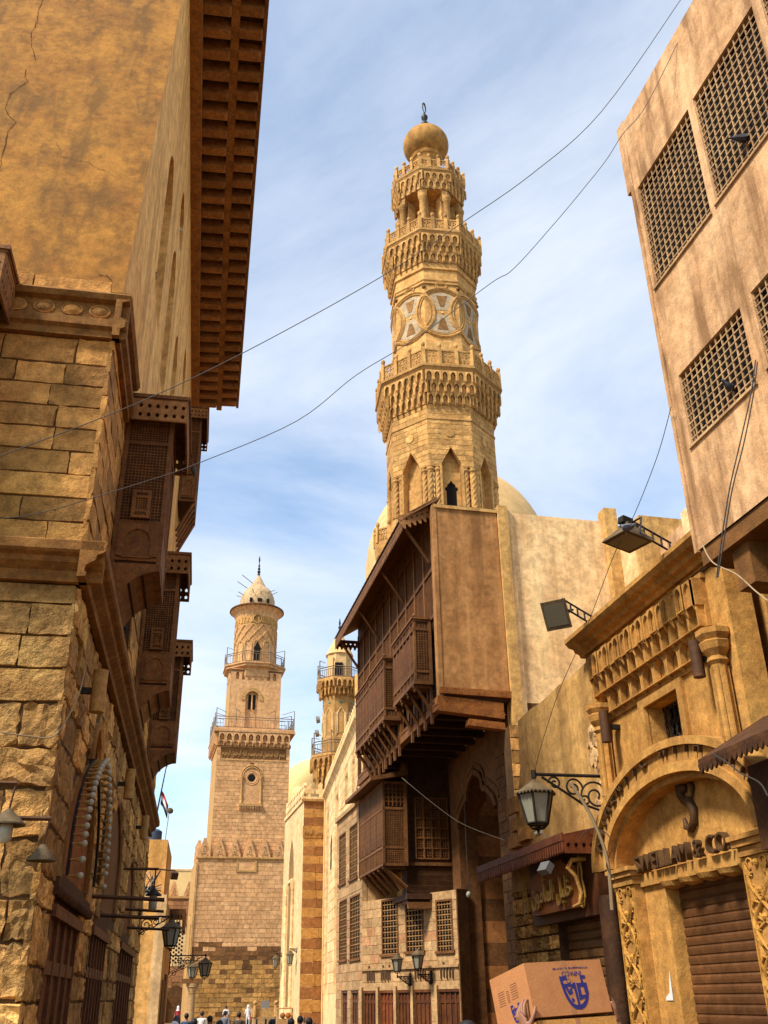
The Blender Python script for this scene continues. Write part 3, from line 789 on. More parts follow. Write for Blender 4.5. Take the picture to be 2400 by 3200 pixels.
# carved cornice with oval bosses below the plaster
cn = MB()
cn.prism_x([(.03,8.34),(-.05,8.34),(-.05,8.43),(-.10,8.46),(-.10,8.56),(-.04,8.585),(-.04,8.80),(-.11,8.82),(-.14,8.88),(-.11,8.92),(-.06,8.93),(.03,8.93)], -6, .12)
cno = cn.build('carved_cornice', M['moulding'], lh, loc=(XC, 0, 0), rot=FNr)
ovm = MB().lathe([(1e-3,.5),(.5,.42),(.8,.1),(.86,.25),(.96,.2),(1.0,0)], 16).mesh('oval_boss', 50); ovm.materials.append(M['stone_left'])
for i in range(9): put('oval_boss', ovm, None, cno, loc=(-.2 - i*.30, -.04, 8.69), rot=(math.pi/2, 0, 0), scale=(.12, .085, .06))
for k in range(7):
    MB().box(-.95-k*.85, -.12-k*.85, -.045, .03, 8.94, 9.12+.03*math.sin(k*2)).build('ledge_stone', M['stone_left'], cno)
# the same cornice returned along the street wall
cr = MB().prism_x([(.03,8.34),(-.05,8.34),(-.05,8.43),(-.10,8.46),(-.10,8.56),(-.04,8.585),(-.04,8.80),(-.11,8.82),(-.14,8.88),(-.11,8.92),(-.06,8.93),(.03,8.93)], XC-.12, 10.7)
cr.build('carved_cornice', M['moulding'], lh)
# bays
bay_window(lh, 10.93, 1.12, .60, 6.46, 8.60, 8.80, 'nearest dark lattice bay with pierced canopy')
bay_window(lh, 16.5, 1.10, .58, 6.60, 8.85, 9.08, 'middle dark lattice bay', nval=6)
bay_window(lh, 21.3, 1.10, .60, 6.62, 8.85, 9.06, 'farthest dark lattice bay', nval=6)
hb = bay_window(lh, 24.2, 1.6, .46, 14.2, 17.0, 17.2, 'small lattice bay high under the eave', nval=6, corbel=False)
for k in range(5):
    MB().bar((.1+k*.35, -.42, 14.18), (.1+k*.35, -.02, 13.3), .06).build('strut', M['carved_wood'], hb)
# bay on the near wall, cut by the edge of the picture
bay_window(lh, 0, 1.78, .5, 6.3, 8.55, 8.92, 'lattice bay on the near wall', 7, at=((XC, 3.05, 0), FNr))
# deep eave
ev = MB(); ev.box(11.4, 27.55, -.22, .03, 19.05, 19.62); ev.box(11.4, 27.5, -.95, -.78, 19.36, 19.62); ev.box(11.4, 27.4, -1.50, -1.42, 19.44, 19.8)
evo = ev.build('eave', M['eave_wood'], lh)
MB().box(11.4, 27.38, -1.47, .02, 19.6, 19.74).build('eave_soffit', M['dark_wood'], evo)  # darker wood paints in the shade between the brackets
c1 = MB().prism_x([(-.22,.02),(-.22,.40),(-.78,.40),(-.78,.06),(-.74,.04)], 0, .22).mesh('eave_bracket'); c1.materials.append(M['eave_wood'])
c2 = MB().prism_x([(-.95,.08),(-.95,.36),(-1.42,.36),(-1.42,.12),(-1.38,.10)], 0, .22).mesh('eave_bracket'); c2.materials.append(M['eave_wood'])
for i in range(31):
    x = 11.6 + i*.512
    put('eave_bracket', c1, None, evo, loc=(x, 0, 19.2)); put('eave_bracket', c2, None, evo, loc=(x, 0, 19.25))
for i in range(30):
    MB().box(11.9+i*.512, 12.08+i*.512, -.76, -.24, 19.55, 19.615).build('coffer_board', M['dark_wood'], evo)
# roof mass behind
MB().box(11.6, 27.3, .1, 5, 19.8, 19.9).build('roof', M['plaster_brown'], lh)
# ------------------------------------------------------------------ main minaret
def oct_frame_pts(Rc, n=8, a0=0.0): return [(Rc*math.cos(a0+2*math.pi*i/n), Rc*math.sin(a0+2*math.pi*i/n)) for i in range(n)]
MA = R(-90 + 11.7)                       # outward angle of the facet that faces the camera
OFF = MA - math.pi/8                     # first corner of the octagon
def facet(k, n=8):                       # outward angle of facet k
    return MA + 2*math.pi*k/n
def on_facet(parent, k, Rc, name, n=8):
    """an empty whose x runs along facet k (to the viewer's right), y into it"""
    ap = Rc*math.cos(math.pi/n); a = facet(k, n)
    return (ap*math.cos(a), ap*math.sin(a)), a + math.pi/2
def pierced_panel(w, h, t=.06):
    cx, cz = w/2, h*.5; hs = []
    for i in range(4):
        a = math.pi/4 + i*math.pi/2; hs.append(circle(cx+.17*h*math.cos(a), cz+.12*h+.17*h*math.sin(a)*.9, .085*h, 6, a))
    for i in range(4):
        a = i*math.pi/2; hs.append(circle(cx+.30*h*math.cos(a)*.9, cz+.10*h+.28*h*math.sin(a), .06*h, 5, a))
    hs.append(circle(cx, cz-.33*h, .06*h, 5, 0)); hs.append(circle(cx-.2*h, cz-.33*h, .05*h, 5, 0)); hs.append(circle(cx+.2*h, cz-.33*h, .05*h, 5, 0))
    m = MB().holed(rect(0, w, 0, h), hs, 0, t, back=True)
    m.box(-.01, w+.01, -.03, t+.03, h-.05, h+.03); m.box(-.01, w+.01, -.02, t+.02, -.02, .05)
    return m
def post_mesh(h, w, mat):
    m = MB(); m.box(-w/2, w/2, -w/2, w/2, 0, h); m.lathe([(w*.42,h),(w*.3,h+.05),(w*.5,h+.1),(w*.62,h+.2),(w*.52,h+.3),(w*.2,h+.36),(.01,h+.38)], 10)
    me = m.mesh('parapet_post', 45); me.materials.append(mat); return me
def balcony(root, Rc, z0, z1, nper, mat, n=8, vis=range(-3, 4), angle=None, c=(0,0)):
    """octagonal walk with pierced panels between ball-topped posts"""
    b = MB().lathe([(Rc*.80,z0-.36),(Rc*.97,z0-.34),(Rc*1.0,z0-.2),(Rc*1.015,z0-.16),(Rc*1.015,z0-.02),(Rc*.99,z0),(Rc*.6,z0)], 8, a0=OFF).build('balcony', mat, root)
    R2 = Rc*.975; ap = R2*math.cos(math.pi/8); side = 2*R2*math.sin(math.pi/8); w = side/nper; h = z1-z0
    pm = pierced_panel(w-.17, h-.12); pme = pm.mesh('parapet_panel'); pme.materials.append(mat)
    ps = post_mesh(h+.02, .19, mat)
    for k in vis:
        a = facet(k); rz = a + math.pi/2
        for i in range(nper):
            x = -side/2 + i*w + .085; loc = (ap*math.cos(a) + x*math.cos(rz), ap*math.sin(a) + x*math.sin(rz), z0+.03)
            put('parapet_panel', pme, None, b, loc=loc, rot=rz)
            x = -side/2 + i*w; put('parapet_post', ps, None, b, loc=(ap*math.cos(a)+x*math.cos(rz), ap*math.sin(a)+x*math.sin(rz), z0), rot=rz)
    return b
def niche_cell(w, h, d, mat):
    """one stalactite cell: a pointed hood open below, between two hanging drops"""
    m = MB(); ap = arch(0, w*.70, -.12*h, .40*h, .86*h, 4)
    m.holed([(-w/2, -.12*h)] + ap + [(w/2, -.12*h), (w/2, h), (-w/2, h)], [], -d, -d*.15)
    m.add([(-w/2,-d,h),(w/2,-d,h),(w/2,0,h),(-w/2,0,h)], [(0,1,2,3)])
    m.add([(-w*.36,-d*.12,-.12*h),(w*.36,-d*.12,-.12*h),(w*.36,-d*.12,.3*h),(0,-d*.75,.84*h),(-w*.36,-d*.12,.3*h)], [(0,1,2,4),(4,2,3)])
    for s_ in (-1, 1):
        x0, x1 = s_*w/2, s_*w*.35
        m.add([(x0,-d,-.12*h),(x1,-d,-.12*h),(x1,0,-.12*h),(x0,0,-.12*h),(x0,-d*.6,-.42*h)], [(0,1,4),(1,2,4),(3,0,4)])
    me = m.mesh('muqarnas_cell'); me.materials.append(mat); return me
def muqarnas(root, r0, z0, r1, z1, tiers, per, mat, vis=range(-3, 4), n=8, name='muqarnas'):
    """corbelled stalactite tiers from shaft radius r0 at z0 out to r1 at z1"""
    prof = []
    for t in range(tiers+1):
        u = t/tiers; r = r0 + (r1-r0)*(u**1.15); z = z0 + (z1-z0)*u; prof.append((r*.985, z))
        if t < tiers: prof.append((r*.985+ (r1-r0)/tiers*.12, z0+(z1-z0)*(t+.8)/tiers))
    core = MB().lathe(prof, n, a0=OFF if n == 8 else 0).build(name, mat, root)
    for t in range(tiers):
        u = (t+.35)/tiers; r = r0 + (r1-r0)*((t+.25)/tiers)**1.15; d = (r1-r0)/tiers*1.25; h = (z1-z0)/tiers
        ap = r*math.cos(math.pi/8); side = 2*r*math.sin(math.pi/8); k2 = per + (t % 2)*0
        w = side/k2; me = niche_cell(w*.97, h*.86, d, mat)
        for k in vis:
            a = facet(k); rz = a + math.pi/2
            for i in range(k2):
                x = -side/2 + (i+.5)*w + (w*.5 if t % 2 else 0)
                if t % 2 and i == k2-1: x = side/2 + .001
                put('muqarnas_cell', me, None, core, loc=(ap*math.cos(a)+x*math.cos(rz), ap*math.sin(a)+x*math.sin(rz), z0+h*(t+.12)), rot=rz)
    return core
def spiral_column(h, r, mat, turns=3.0, fl=5):
    m = MB(); n = 20; nz = 40
    for j in range(nz+1):
        u = j/nz
        for i in range(n):
            a = 2*math.pi*i/n; rr = r*(1 + .13*math.cos(fl*(a - turns*2*math.pi*u/ fl*2)))
            m.v.append((rr*math.cos(a), rr*math.sin(a), h*.1 + h*.76*u))
    for j in range(nz):
        for i in range(n): m.f.append((j*n+i, j*n+(i+1) % n, (j+1)*n+(i+1) % n, (j+1)*n+i))
    m.lathe([(r*1.25,0),(r*1.25,h*.03),(r*1.0,h*.05),(r*1.25,h*.075),(r*.95,h*.105)], 12)
    m.lathe([(r*.95,h*.855),(r*1.1,h*.87),(r*.95,h*.885),(r*1.3,h*.915),(r*1.35,h*.94),(r*1.05,h*.965),(r*1.2,h*.98),(r*1.2,h)], 12)
    me = m.mesh('twisted_column', 50); me.materials.append(mat); return me

FM = Frame(polar(3.9, 44), -3.9)
mn = thing('minaret', FM, 'tall carved sandstone minaret with three balconies and a bulb top', 'minaret', loc=(.03, 0, 0))
MS = M['minaret_stone']
# lower octagonal shaft with corner columns and pointed niches
R3 = 2.93
sh3 = MB().lathe([(R3-.5, 14), (R3-.5, 22.2), (R3-.04, 22.2), (R3-.04, 22.25)], 8, a0=OFF).build('lower_shaft', MS, mn)
side3 = 2*R3*math.sin(math.pi/8); ap3 = R3*math.cos(math.pi/8)
colm = spiral_column(2.45, .155, MS); colz = 22.72
for k in range(-3, 4):
    a = facet(k); rz = a + math.pi/2
    hol = arch(0, .98, 22.3, 25.35, 26.28, kind='tent')
    corner_l = rect(-side3/2-.01, -side3/2+.52, 22.9, 25.12); corner_r = rect(side3/2-.52, side3/2+.01, 22.9, 25.12)
    outer = [(-side3/2, 22.3), (-.49, 22.3)] + hol[1:-1] + [(.49, 22.3), (side3/2, 22.3), (side3/2, 29.0), (-side3/2, 29.0)]
    # facet wall with its niche, cut back at the corners for the columns
    outer = [(-side3/2+.52, 22.3), (-.49, 22.3)] + hol[1:-1] + [(.49, 22.3), (side3/2-.52, 22.3), (side3/2-.52, 25.15), (side3/2, 25.15), (side3/2, 29.0), (-side3/2, 29.0), (-side3/2, 25.15), (-side3/2+.52, 25.15)]
    f = MB().holed(outer, [], .0, .45)
    fo = f.build('facet_wall', MS, mn, loc=(ap3*math.cos(a), ap3*math.sin(a), 0), rot=rz)
    pm = MB(); pm.prism(hol, .44, .5)
    pm.build('niche_back', MS, fo)
    if abs(k) <= 2:
        block_wall(fo, MS, -side3/2+.01, side3/2-.01, 25.2, 28.95, .30, (.45, .8), y=.0, depth=.022, kind='worn', holes=[hol], limit=60, seed=40+k)
    MB().box(-side3/2-.01, side3/2+.01, -.05, .02, 27.86, 27.96).build('string_band', MS, fo)
    MB().box(-side3/2-.02, side3/2+.02, -.12, .1, 22.2, 22.72).build('plinth', MS, fo)
    if k == 0:
        dh = [(-.26,22.7),(.26,22.7),(.26,23.95),(.34,24.0),(.30,24.15),(.22,24.2),(.2,24.32),(.1,24.38),(0,24.55),(-.1,24.38),(-.2,24.32),(-.22,24.2),(-.30,24.15),(-.34,24.0),(-.26,23.95)]
        dm = MB().holed(rect(-.47, .47, 22.7, 25.0), [dh], .34, .44); dm.build('door_panel', MS, fo)
        MB().prism(dh, .425, .44).build('doorway', M['void'], fo)
    if k == -1:
        MB().box(-.46, .46, .36, .44, 22.7, 24.4).build('niche_fill', MS, fo)
    for s_ in (-1, 1):
        for x in ((side3/2-.42)*s_,):
            put('twisted_column', colm, None, fo, loc=(x, .18, colz))
    a2 = a + math.pi/8; rc = R3 - .16
    put('twisted_column', colm, None, sh3, loc=(rc*math.cos(a2), rc*math.sin(a2), colz), rot=a2)
for k in range(-1, 2):
    a = facet(k); fo = None
    MB().lathe([(.02,0),(.22,.02),(.24,.05),(.2,.07)], 14).build('medallion', MS, sh3, loc=((ap3-.01)*math.cos(a), (ap3-.01)*math.sin(a), 27.05), rot=(math.pi/2, 0, a+math.pi/2))
muqarnas(mn, R3*1.0, 28.75, 3.40, 30.55, 3, 6, MS)
balcony(mn, 3.50, 30.92, 31.92, 3, MS)
# middle shaft with interlaced circles of inlay
R2 = 2.50; ap2 = R2*math.cos(math.pi/8); side2 = 2*R2*math.sin(math.pi/8)
sh2 = MB().lathe([(R2*1.04, 30.8), (R2*1.04, 33.0), (R2, 33.05), (R2, 37.15), (R2*1.02, 37.2), (R2*1.02, 37.32), (R2*.99, 37.36), (R2*.99, 37.95), (R2*1.03, 38.0), (R2*1.03, 38.12), (R2, 38.16), (R2, 38.6)], 8, a0=OFF).build('middle_shaft', MS, mn)
def wrap(u, z, d=0.0):                    # a point on the octagon, u metres along its outline from the facing facet's middle
    k = math.floor((u + side2/2)/side2); x = u - k*side2; a = facet(k)
    return ((ap2+d)*math.cos(a) - x*math.sin(a)*1.0, (ap2+d)*math.sin(a) + x*math.cos(a), z)
def ring_on(u0, z0, ru, rz_, r, mat, name, parent, n=48):
    pts = [wrap(u0+ru*math.cos(2*math.pi*i/n), z0+rz_*math.sin(2*math.pi*i/n), .02) for i in range(n+1)]
    m = MB().tube(pts, r, 5, cap=False); return m.build(name, mat, parent, smooth=60)
for j in range(-2, 3):
    u0 = j*side2
    ring_on(u0, 35.0, side2*.76, 1.62, .085, MS, 'carved_circle', sh2); ring_on(u0, 35.0, side2*.68, 1.48, .05, MS, 'carved_circle', sh2)
    # pale inlay between the circles
    m = MB(); n = 16
    for sgn in (1, -1):
        L_ = []
        for i in range(n+1):
            th = math.pi*i/n; z = 35.0 + sgn*1.38*math.sin(th)*1.0; x = side2*.60*math.cos(th)
            L_.append((x, z))
        for i in range(n):
            (xa, za), (xb, zb) = L_[i], L_[i+1]
            if max(abs(xa), abs(xb)) > side2*.44: continue
            q = [wrap(u0+xa, za, .012), wrap(u0+xb, zb, .012), wrap(u0+xb*.55, 35.0+(zb-35.0)*.12, .012), wrap(u0+xa*.55, 35.0+(za-35.0)*.12, .012)]
            m.add(q, [(0,1,2,3)])
    m.build('marble_inlay', M['marble_grey'], sh2)
    for sgn in (1, -1):
        t_ = [wrap(u0-.30, 35.0+sgn*1.14, .03), wrap(u0+.30, 35.0+sgn*1.14, .03), wrap(u0+.10, 35.0+sgn*.40, .03), wrap(u0-.10, 35.0+sgn*.40, .03)]
        c_ = [wrap(u0-.30, 35.0+sgn*1.14, -.02), wrap(u0+.30, 35.0+sgn*1.14, -.02), wrap(u0+.10, 35.0+sgn*.40, -.02), wrap(u0-.10, 35.0+sgn*.40, -.02)]
        MB().hexa(t_+c_).build('carved_wedge', M['minaret_dark'], sh2)
    a = facet(j); MB().lathe([(1e-3,.03),(.07,.03),(.08,0)], 10).build('inlay_disc', M['dome_pale'], sh2, loc=tuple(wrap(u0, 35.0, .012)), rot=(math.pi/2, 0, a+math.pi/2))
    ring_on(u0+side2*.5, 35.0, side2*.28, 1.08, .07, MS, 'carved_ring', sh2, 32)
    ring_on(u0, 36.85, .30, .24, .05, MS, 'carved_ring', sh2, 24); ring_on(u0, 36.85, .2, .16, .03, MS, 'carved_ring', sh2, 24)
    MB().ball(wrap(u0+side2*.5, 36.7, 0), .12, 8, 5).build('carved_boss', M['minaret_dark'], sh2)
for z in (33.35, 36.95):
    pts = [wrap(side2*.1*i, z + (.30*abs(math.cos(math.pi*(i*.1+.5))) if z < 35 else 0), .02) for i in range(-26, 27)]
    MB().tube(pts, .06, 5).build('carved_band', MS, sh2, smooth=60)
muqarnas(mn, R2*1.0, 38.5, 2.92, 40.25, 3, 5, MS)
balcony(mn, 3.0, 40.6, 41.45, 3, MS)
# open pavilion of eight columns
pv = MB().lathe([(1.28, 40.4), (1.28, 42.2), (1.2, 42.2)], 8, a0=OFF).build('pavilion', MS, mn)
MB().lathe([(.5, 42.2), (.5, 46)], 8, a0=OFF).build('core', MS, pv)
Rp = 2.0; app = Rp*math.cos(math.pi/8); sidep = 2*Rp*math.sin(math.pi/8)
cm = MB().lathe([(.24,0),(.24,.25),(.19,.3),(.19,1.9),(.22,1.95),(.2,2.0),(.27,2.15),(.27,2.3)], 12).mesh('column', 40); cm.materials.append(MS)
pm_ = MB().box(-.24, .24, -.22, .22, 0, 2.95).mesh('inner_pier'); pm_.materials.append(MS)
for k in range(-4, 4):
    a2 = facet(k) + math.pi/8
    put('column', cm, None, pv, loc=((Rp-.12)*math.cos(a2), (Rp-.12)*math.sin(a2), 41.75), rot=a2)
    put('inner_pier', pm_, None, pv, loc=((Rp-.62)*math.cos(a2), (Rp-.62)*math.sin(a2), 41.4), rot=a2)
    a = facet(k); rz = a+math.pi/2
    op = arch(0, sidep*.62, 44.05, 44.25, 44.85, 5)
    m = MB().holed([(-sidep/2, 44.05)] + op + [(sidep/2, 44.05), (sidep/2, 45.5), (-sidep/2, 45.5)], [], 0, .5)
    m.build('arch_head', MS, pv, loc=(app*math.cos(a), app*math.sin(a), 0), rot=rz)
muqarnas(mn, 2.02, 44.55, 2.24, 45.7, 2, 4, MS)
balcony(mn, 2.3, 46.05, 46.8, 3, MS)
MB().lathe([(1.5, 45.7), (1.5, 46.2), (1.0, 46.3), (.86, 47.5), (.8, 48.5), (.95, 48.75), (1.0, 48.95)], 24).build('neck', M['bulb_stone'], mn, smooth=40)
pr = []
for i in range(19):
    t = i/18; th = math.pi*(-.36 + t*.84); pr.append((max(.02, 1.45*math.cos(th)**1.0 if math.cos(th) > 0 else .02), 50.1 + 1.34*math.sin(th)))
MB().lathe([(.95, 48.7)] + pr + [(.1, 51.45)], 32).build('bulb', M['bulb_stone'], mn, smooth=40)
fi = MB().lathe([(.24,51.3),(.24,51.5),(.12,51.6),(.27,51.95),(.27,52.1),(.1,52.4),(.21,52.65),(.21,52.8),(.08,53.0),(.06,53.2)], 14).build('finial', M['bronze'], mn, smooth=50)
MB().tube([(.16*math.cos(t), 0, 53.62+.42*math.sin(t)) for t in [R(-80+i*20) for i in range(18)]], [.02+.035*math.sin(math.pi*i/17) for i in range(18)], 6).build('crescent', M['bronze'], fi, smooth=60, rot=(0, 0, R(55)))
# square base and corner of the mosque wall under it
bs_ = MB().box(-2.9, 2.9, -2.9, 2.9, 0, 22.0); bso = bs_.build('square_base', MS, mn, rot=R(11.7))

# mosque wall below the minaret, with its parapet corner
FMw = Frame(polar(-.1, 43.2), 13)
mw = thing('mosque_turret', FMw, 'small octagonal parapet turret left of the carved minaret foot', 'turret')
mc = MB().lathe([(.55,0),(.55,20.6),(.62,21.0),(.85,21.4),(.9,21.8),(.9,22.05)], 8, a0=math.pi/8).build('shaft', MS, mw, loc=(.6, .6, 0))
pm2 = pierced_panel(.62, .75).mesh('parapet_panel'); pm2.materials.append(MS); ps2 = post_mesh(.8, .16, MS)
for k in range(8):
    a = k*math.pi/4 - math.pi/2; put('parapet_panel', pm2, None, mc, loc=(.8*math.cos(a)-.31*math.cos(a+math.pi/2), .8*math.sin(a)-.31*math.sin(a+math.pi/2), 22.05), rot=a+math.pi/2)
    a2 = a + math.pi/8; put('parapet_post', ps2, None, mc, loc=(.86*math.cos(a2), .86*math.sin(a2), 22.05), rot=a2)
# big plastered dome behind
FDm = Frame(polar(4.8, 62), 0)
dpr = [(6.5, 20), (6.55, 27.0)] + [(6.55*math.cos(t)**.9, 28.0 + 7.8*math.sin(t)) for t in [R(i*5.8) for i in range(0, 16)]]
dm = thing('dome', FDm, 'large smooth plaster dome rising behind the carved minaret', 'dome')
MB().lathe(dpr, 48).build('shell', M['dome_plaster'], dm, smooth=40)
MB().lathe([(7.4, 0), (7.4, 20.5), (6.9, 20.8)], 8, a0=.2).build('drum', MS, dm)
# ------------------------------------------------------------------ far end of the street
FQ = Frame(polar(-8.5, 108), 14)
QS = M['qal_stone']
def railing(parent, pts, z, h, bars, closed=True, name='railing', post_h=None, arms=True):
    m = MB(); n = len(pts)
    segs = range(n if closed else n-1)
    for i in segs:
        a = Vector((*pts[i], 0)); b = Vector((*pts[(i+1) % n], 0))
        m.bar(a + Vector((0,0,z+h)), b + Vector((0,0,z+h)), .07); m.bar(a + Vector((0,0,z+h*.80)), b + Vector((0,0,z+h*.80)), .045); m.bar(a + Vector((0,0,z+.1)), b + Vector((0,0,z+.1)), .06)
        for k in range(bars): 
            p = a.lerp(b, (k+.5)/bars); m.bar(p + Vector((0,0,z+.1)), p + Vector((0,0,z+h*.8)), .032)
        m.bar(a + Vector((0,0,z)), a + Vector((0,0,z+h*(1.75 if arms else 1.1))), .07)
        if arms:
            d = a.normalized(); q = a*.72; m.bar(a + Vector((0,0,z+h*1.75)), q + Vector((0,0,z+h*1.62)), .045)
    return m.build(name, M['rail'], parent, kind='stuff')

hall = thing('stone_hall', FQ, 'pinkish stone hall with stepped merlons at the far end of the street', 'building')
BX0, BX1 = -4.22, 5.6
hb_ = MB().box(BX0+.03, BX1, .03, 12, -1, 15.2); hbo = hb_.build('wall', M['mortar_pale'], hall)
def qm(row, rnd):
    return M['qal_stone']
def stain_row(row, rnd):                       # scorched courses between the patched foot and the clean wall above
    z = -1 + row*.42; k = max(0, 1 - abs(z-5.7)/1.15)
    if rnd.random() < k*1.25: return M['qal_dark']
    if z < 5.2: return M['qal_dark'] if rnd.random() < .10 else M['stripe_buff'] if rnd.random() < .06 else M['qal_low']
    return M['qal_stone']
block_wall(hbo, M['qal_low'], BX0, BX1, -1, 7.4, .42, (.55, 1.0), y=.03, depth=.06, kind='worn', seed=21, limit=150, gap=.02, rnd_depth=.8, mats=stain_row)
block_wall(hbo, QS, BX0, BX1, 7.4, 15.0, .43, (.55, .95), y=.03, depth=.045, kind='smooth', seed=23, limit=150, gap=.008)
lw = MB().add([(BX0, .03, -1), (BX0-.0, 12, -1), (BX0, 12, 15.2), (BX0, .03, 15.2)], [(0,1,2,3)]); lw.build('side_wall', M['qal_cap'], hall)
MB().prism_x([(.05,14.95),(-.08,14.95),(-.10,15.02),(-.18,15.06),(-.18,15.22),(.05,15.24)], BX0-.18, BX1).build('coping', M['qal_cap'], hall)
def merlon(w, h, t=.35, steps=5):
    pts = [(-w/2, 0)]
    for i in range(steps):
        x = -w/2*(1 - .64*(i/(steps-1))); z0_ = h*.86*i/steps; z1_ = h*.86*(i+1)/steps
        if i: pts += [(x - .045*w, z0_), (x - .045*w, z0_ + .06*h)]
        pts += [(x, z0_ + (.06*h if i else 0)), (x, z1_)]
    pts += [(-w*.13, h*.86), (-w*.13, h)]
    pts = pts + [(-x, z) for x, z in reversed(pts)]
    m = MB().prism(pts, 0, t)
    for (x, z, r) in ((0,.25*h,.16*w),(-.2*w,.14*h,.08*w),(.2*w,.14*h,.08*w),(0,.58*h,.08*w),(-.1*w,.42*h,.05*w),(.1*w,.42*h,.05*w)):
        m.lathe([(r,0),(r*.9,.05),(r*.55,.05),(r*.5,.0)], 8, cap=False)
        k = len(m.v)-32; m.v[k:] = [(vx+x, -.02-vz*.8, vy+z) for vx, vy, vz in m.v[k:]]
    me = m.mesh('merlon'); me.materials.append(QS); return me
mm = merlon(1.28, 1.85)
for i in range(6): put('merlon', mm, None, hall, loc=(BX0 + .62 + i*1.58, .0, 15.23))
for i in range(4): put('merlon', mm, None, hall, loc=(BX0 + .0, 2.0 + i*1.58, 15.23), rot=-math.pi/2)
pl = MB().holed(rect(-.2, 1.95, 13.75, 15.0), [rect(.0, 1.75, 13.92, 14.85)], -.1, .0); plo = pl.build('plaque_frame', M['qal_cap'], hall)
MB().box(.0, 1.75, -.035, .0, 13.92, 14.85).build('plaque', QS, plo)
# drainpipes on the left corner
MB().tube([(BX0-.12, -.12, 14.6), (BX0-.12, -.12, 3.0)], .07, 6).build('drainpipe', M['qal_cap'], hall)
MB().tube([(BX0-.42, .6, 9.6), (BX0-.42, .6, 9.4), (BX0-.3, -.1, 8.7), (BX0-.3, -.1, 3.0)], .07, 6).build('drainpipe', M['qal_cap'], hall)

qm_ = thing('minaret', FQ, 'square brown stone minaret with round top, two railed balconies and a spiky dome', 'minaret', loc=(1.12, 4.4, 0))
# axes: centre of the tower; the front face at y = -4.1
TW = 4.05
t2 = MB().box(-TW+.03, TW-.03, -TW+.03, TW-.03, 13, 27.0); t2o = t2.build('lower_shaft', M['mortar_pale'], qm_)
wn = arch(-.1, 1.9, 20.75, 23.6, 24.9, kind='round')
block_wall(t2o, QS, -TW, TW, 14.8, 26.9, .40, (.5, .9), y=-TW+.03, depth=.05, kind='smooth', seed=31, limit=300, gap=.008, holes=[wn, rect(-3.65, 3.65, 25.55, 26.85)])
MB().add([(-TW, -TW, 13), (-TW, TW, 13), (-TW, TW, 27), (-TW, -TW, 27)], [(0,3,2,1)]).build('side_wall', M['qal_cap'], t2o)
# blind window with a bull's eye
eye = circle(-.1, 23.55, .42, 20)
MB().holed(wn, [eye], -TW+.0, -TW+.028).build('window_panel', QS, t2o)
MB().prism(eye, -TW+.005, -TW+.024).build('round_window', M['void'], t2o)  # near-black panel standing in for the unlit room behind
for r in (.56, .74): MB().tube([(-.1+r*math.cos(q), -TW-.0, 23.55+r*math.sin(q)) for q in [2*math.pi*i/28 for i in range(29)]], .06, 6, cap=False).build('round_moulding', QS, t2o, smooth=60)
for r in (.98, 1.18): MB().tube([(-.1+r*math.cos(q), -TW-.03, 23.6+r*1.12*math.sin(q)) for q in [math.pi*i/20 for i in range(21)]], .07, 6).build('arch_moulding', M['qal_cap'], t2o, smooth=60)
for s_ in (-1, 1): MB().lathe([(.16,20.75),(.16,20.95),(.10,21.05),(.10,23.3),(.17,23.45),(.17,23.7)], 10, c=(-.1+s_*1.05, -TW-.06, 0)).build('colonnette', M['qal_cap'], t2o, smooth=40)
sl = MB().box(-1.35, 1.15, -TW-.28, -TW+.02, 20.5, 20.75); slo = sl.build('sill', M['qal_cap'], t2o)
for i in range(9): MB().prism_x([(0,0),(-.26,0),(-.2,-.25),(0,-.6)], -.1, .1).build('corbel', QS, t2o, loc=(-1.22+i*.28, -TW, 20.5))
# inscription band (carved lettering)
ib = MB().box(-3.62, 3.62, -TW+.005, -TW+.028, 25.55, 26.85); ibo = ib.build('inscription_band', M['qal_dark'], t2o)
AR = ['\uFE91\uFEB4\uFEE2', '\uFDF2', '\uFE8D\uFEDF\uFEAE\uFEA3\uFEE4\uFEE6', '\uFE8D\uFEDF\uFEAE\uFEA3\uFEF4\uFEE2']
def carved_line(parent, x0, x1, y, z0, z1, mat, seed=1):
    rnd = random.Random(seed); x = x0; i = 0
    base = ' '.join(''.join(reversed(w)) for w in reversed(AR))
    me = text_mesh(base, 1.0, .03)
    xs = [v.co.x for v in me.vertices]; zs = [v.co.z for v in me.vertices]
    if not xs: return None
    sx = (x1-x0)/(max(xs)-min(xs)); sz = (z1-z0)/(max(zs)-min(zs))
    for v in me.vertices: v.co.x = x0 + (v.co.x-min(xs))*sx; v.co.z = z0 + (v.co.z-min(zs))*sz; v.co.y = y + v.co.y*1.5
    o = put('carved_lettering', me, mat, parent); return o
carved_line(t2o, -3.5, 0, -TW-.03, 25.6, 26.8, M['qal_cap']); carved_line(t2o, .05, 3.5, -TW-.03, 25.6, 26.8, M['qal_cap'])
for z in (25.45, 26.9): MB().box(-3.75, 3.75, -TW-.05, -TW+.03, z-.05, z+.05).build('band_moulding', M['qal_cap'], t2o)
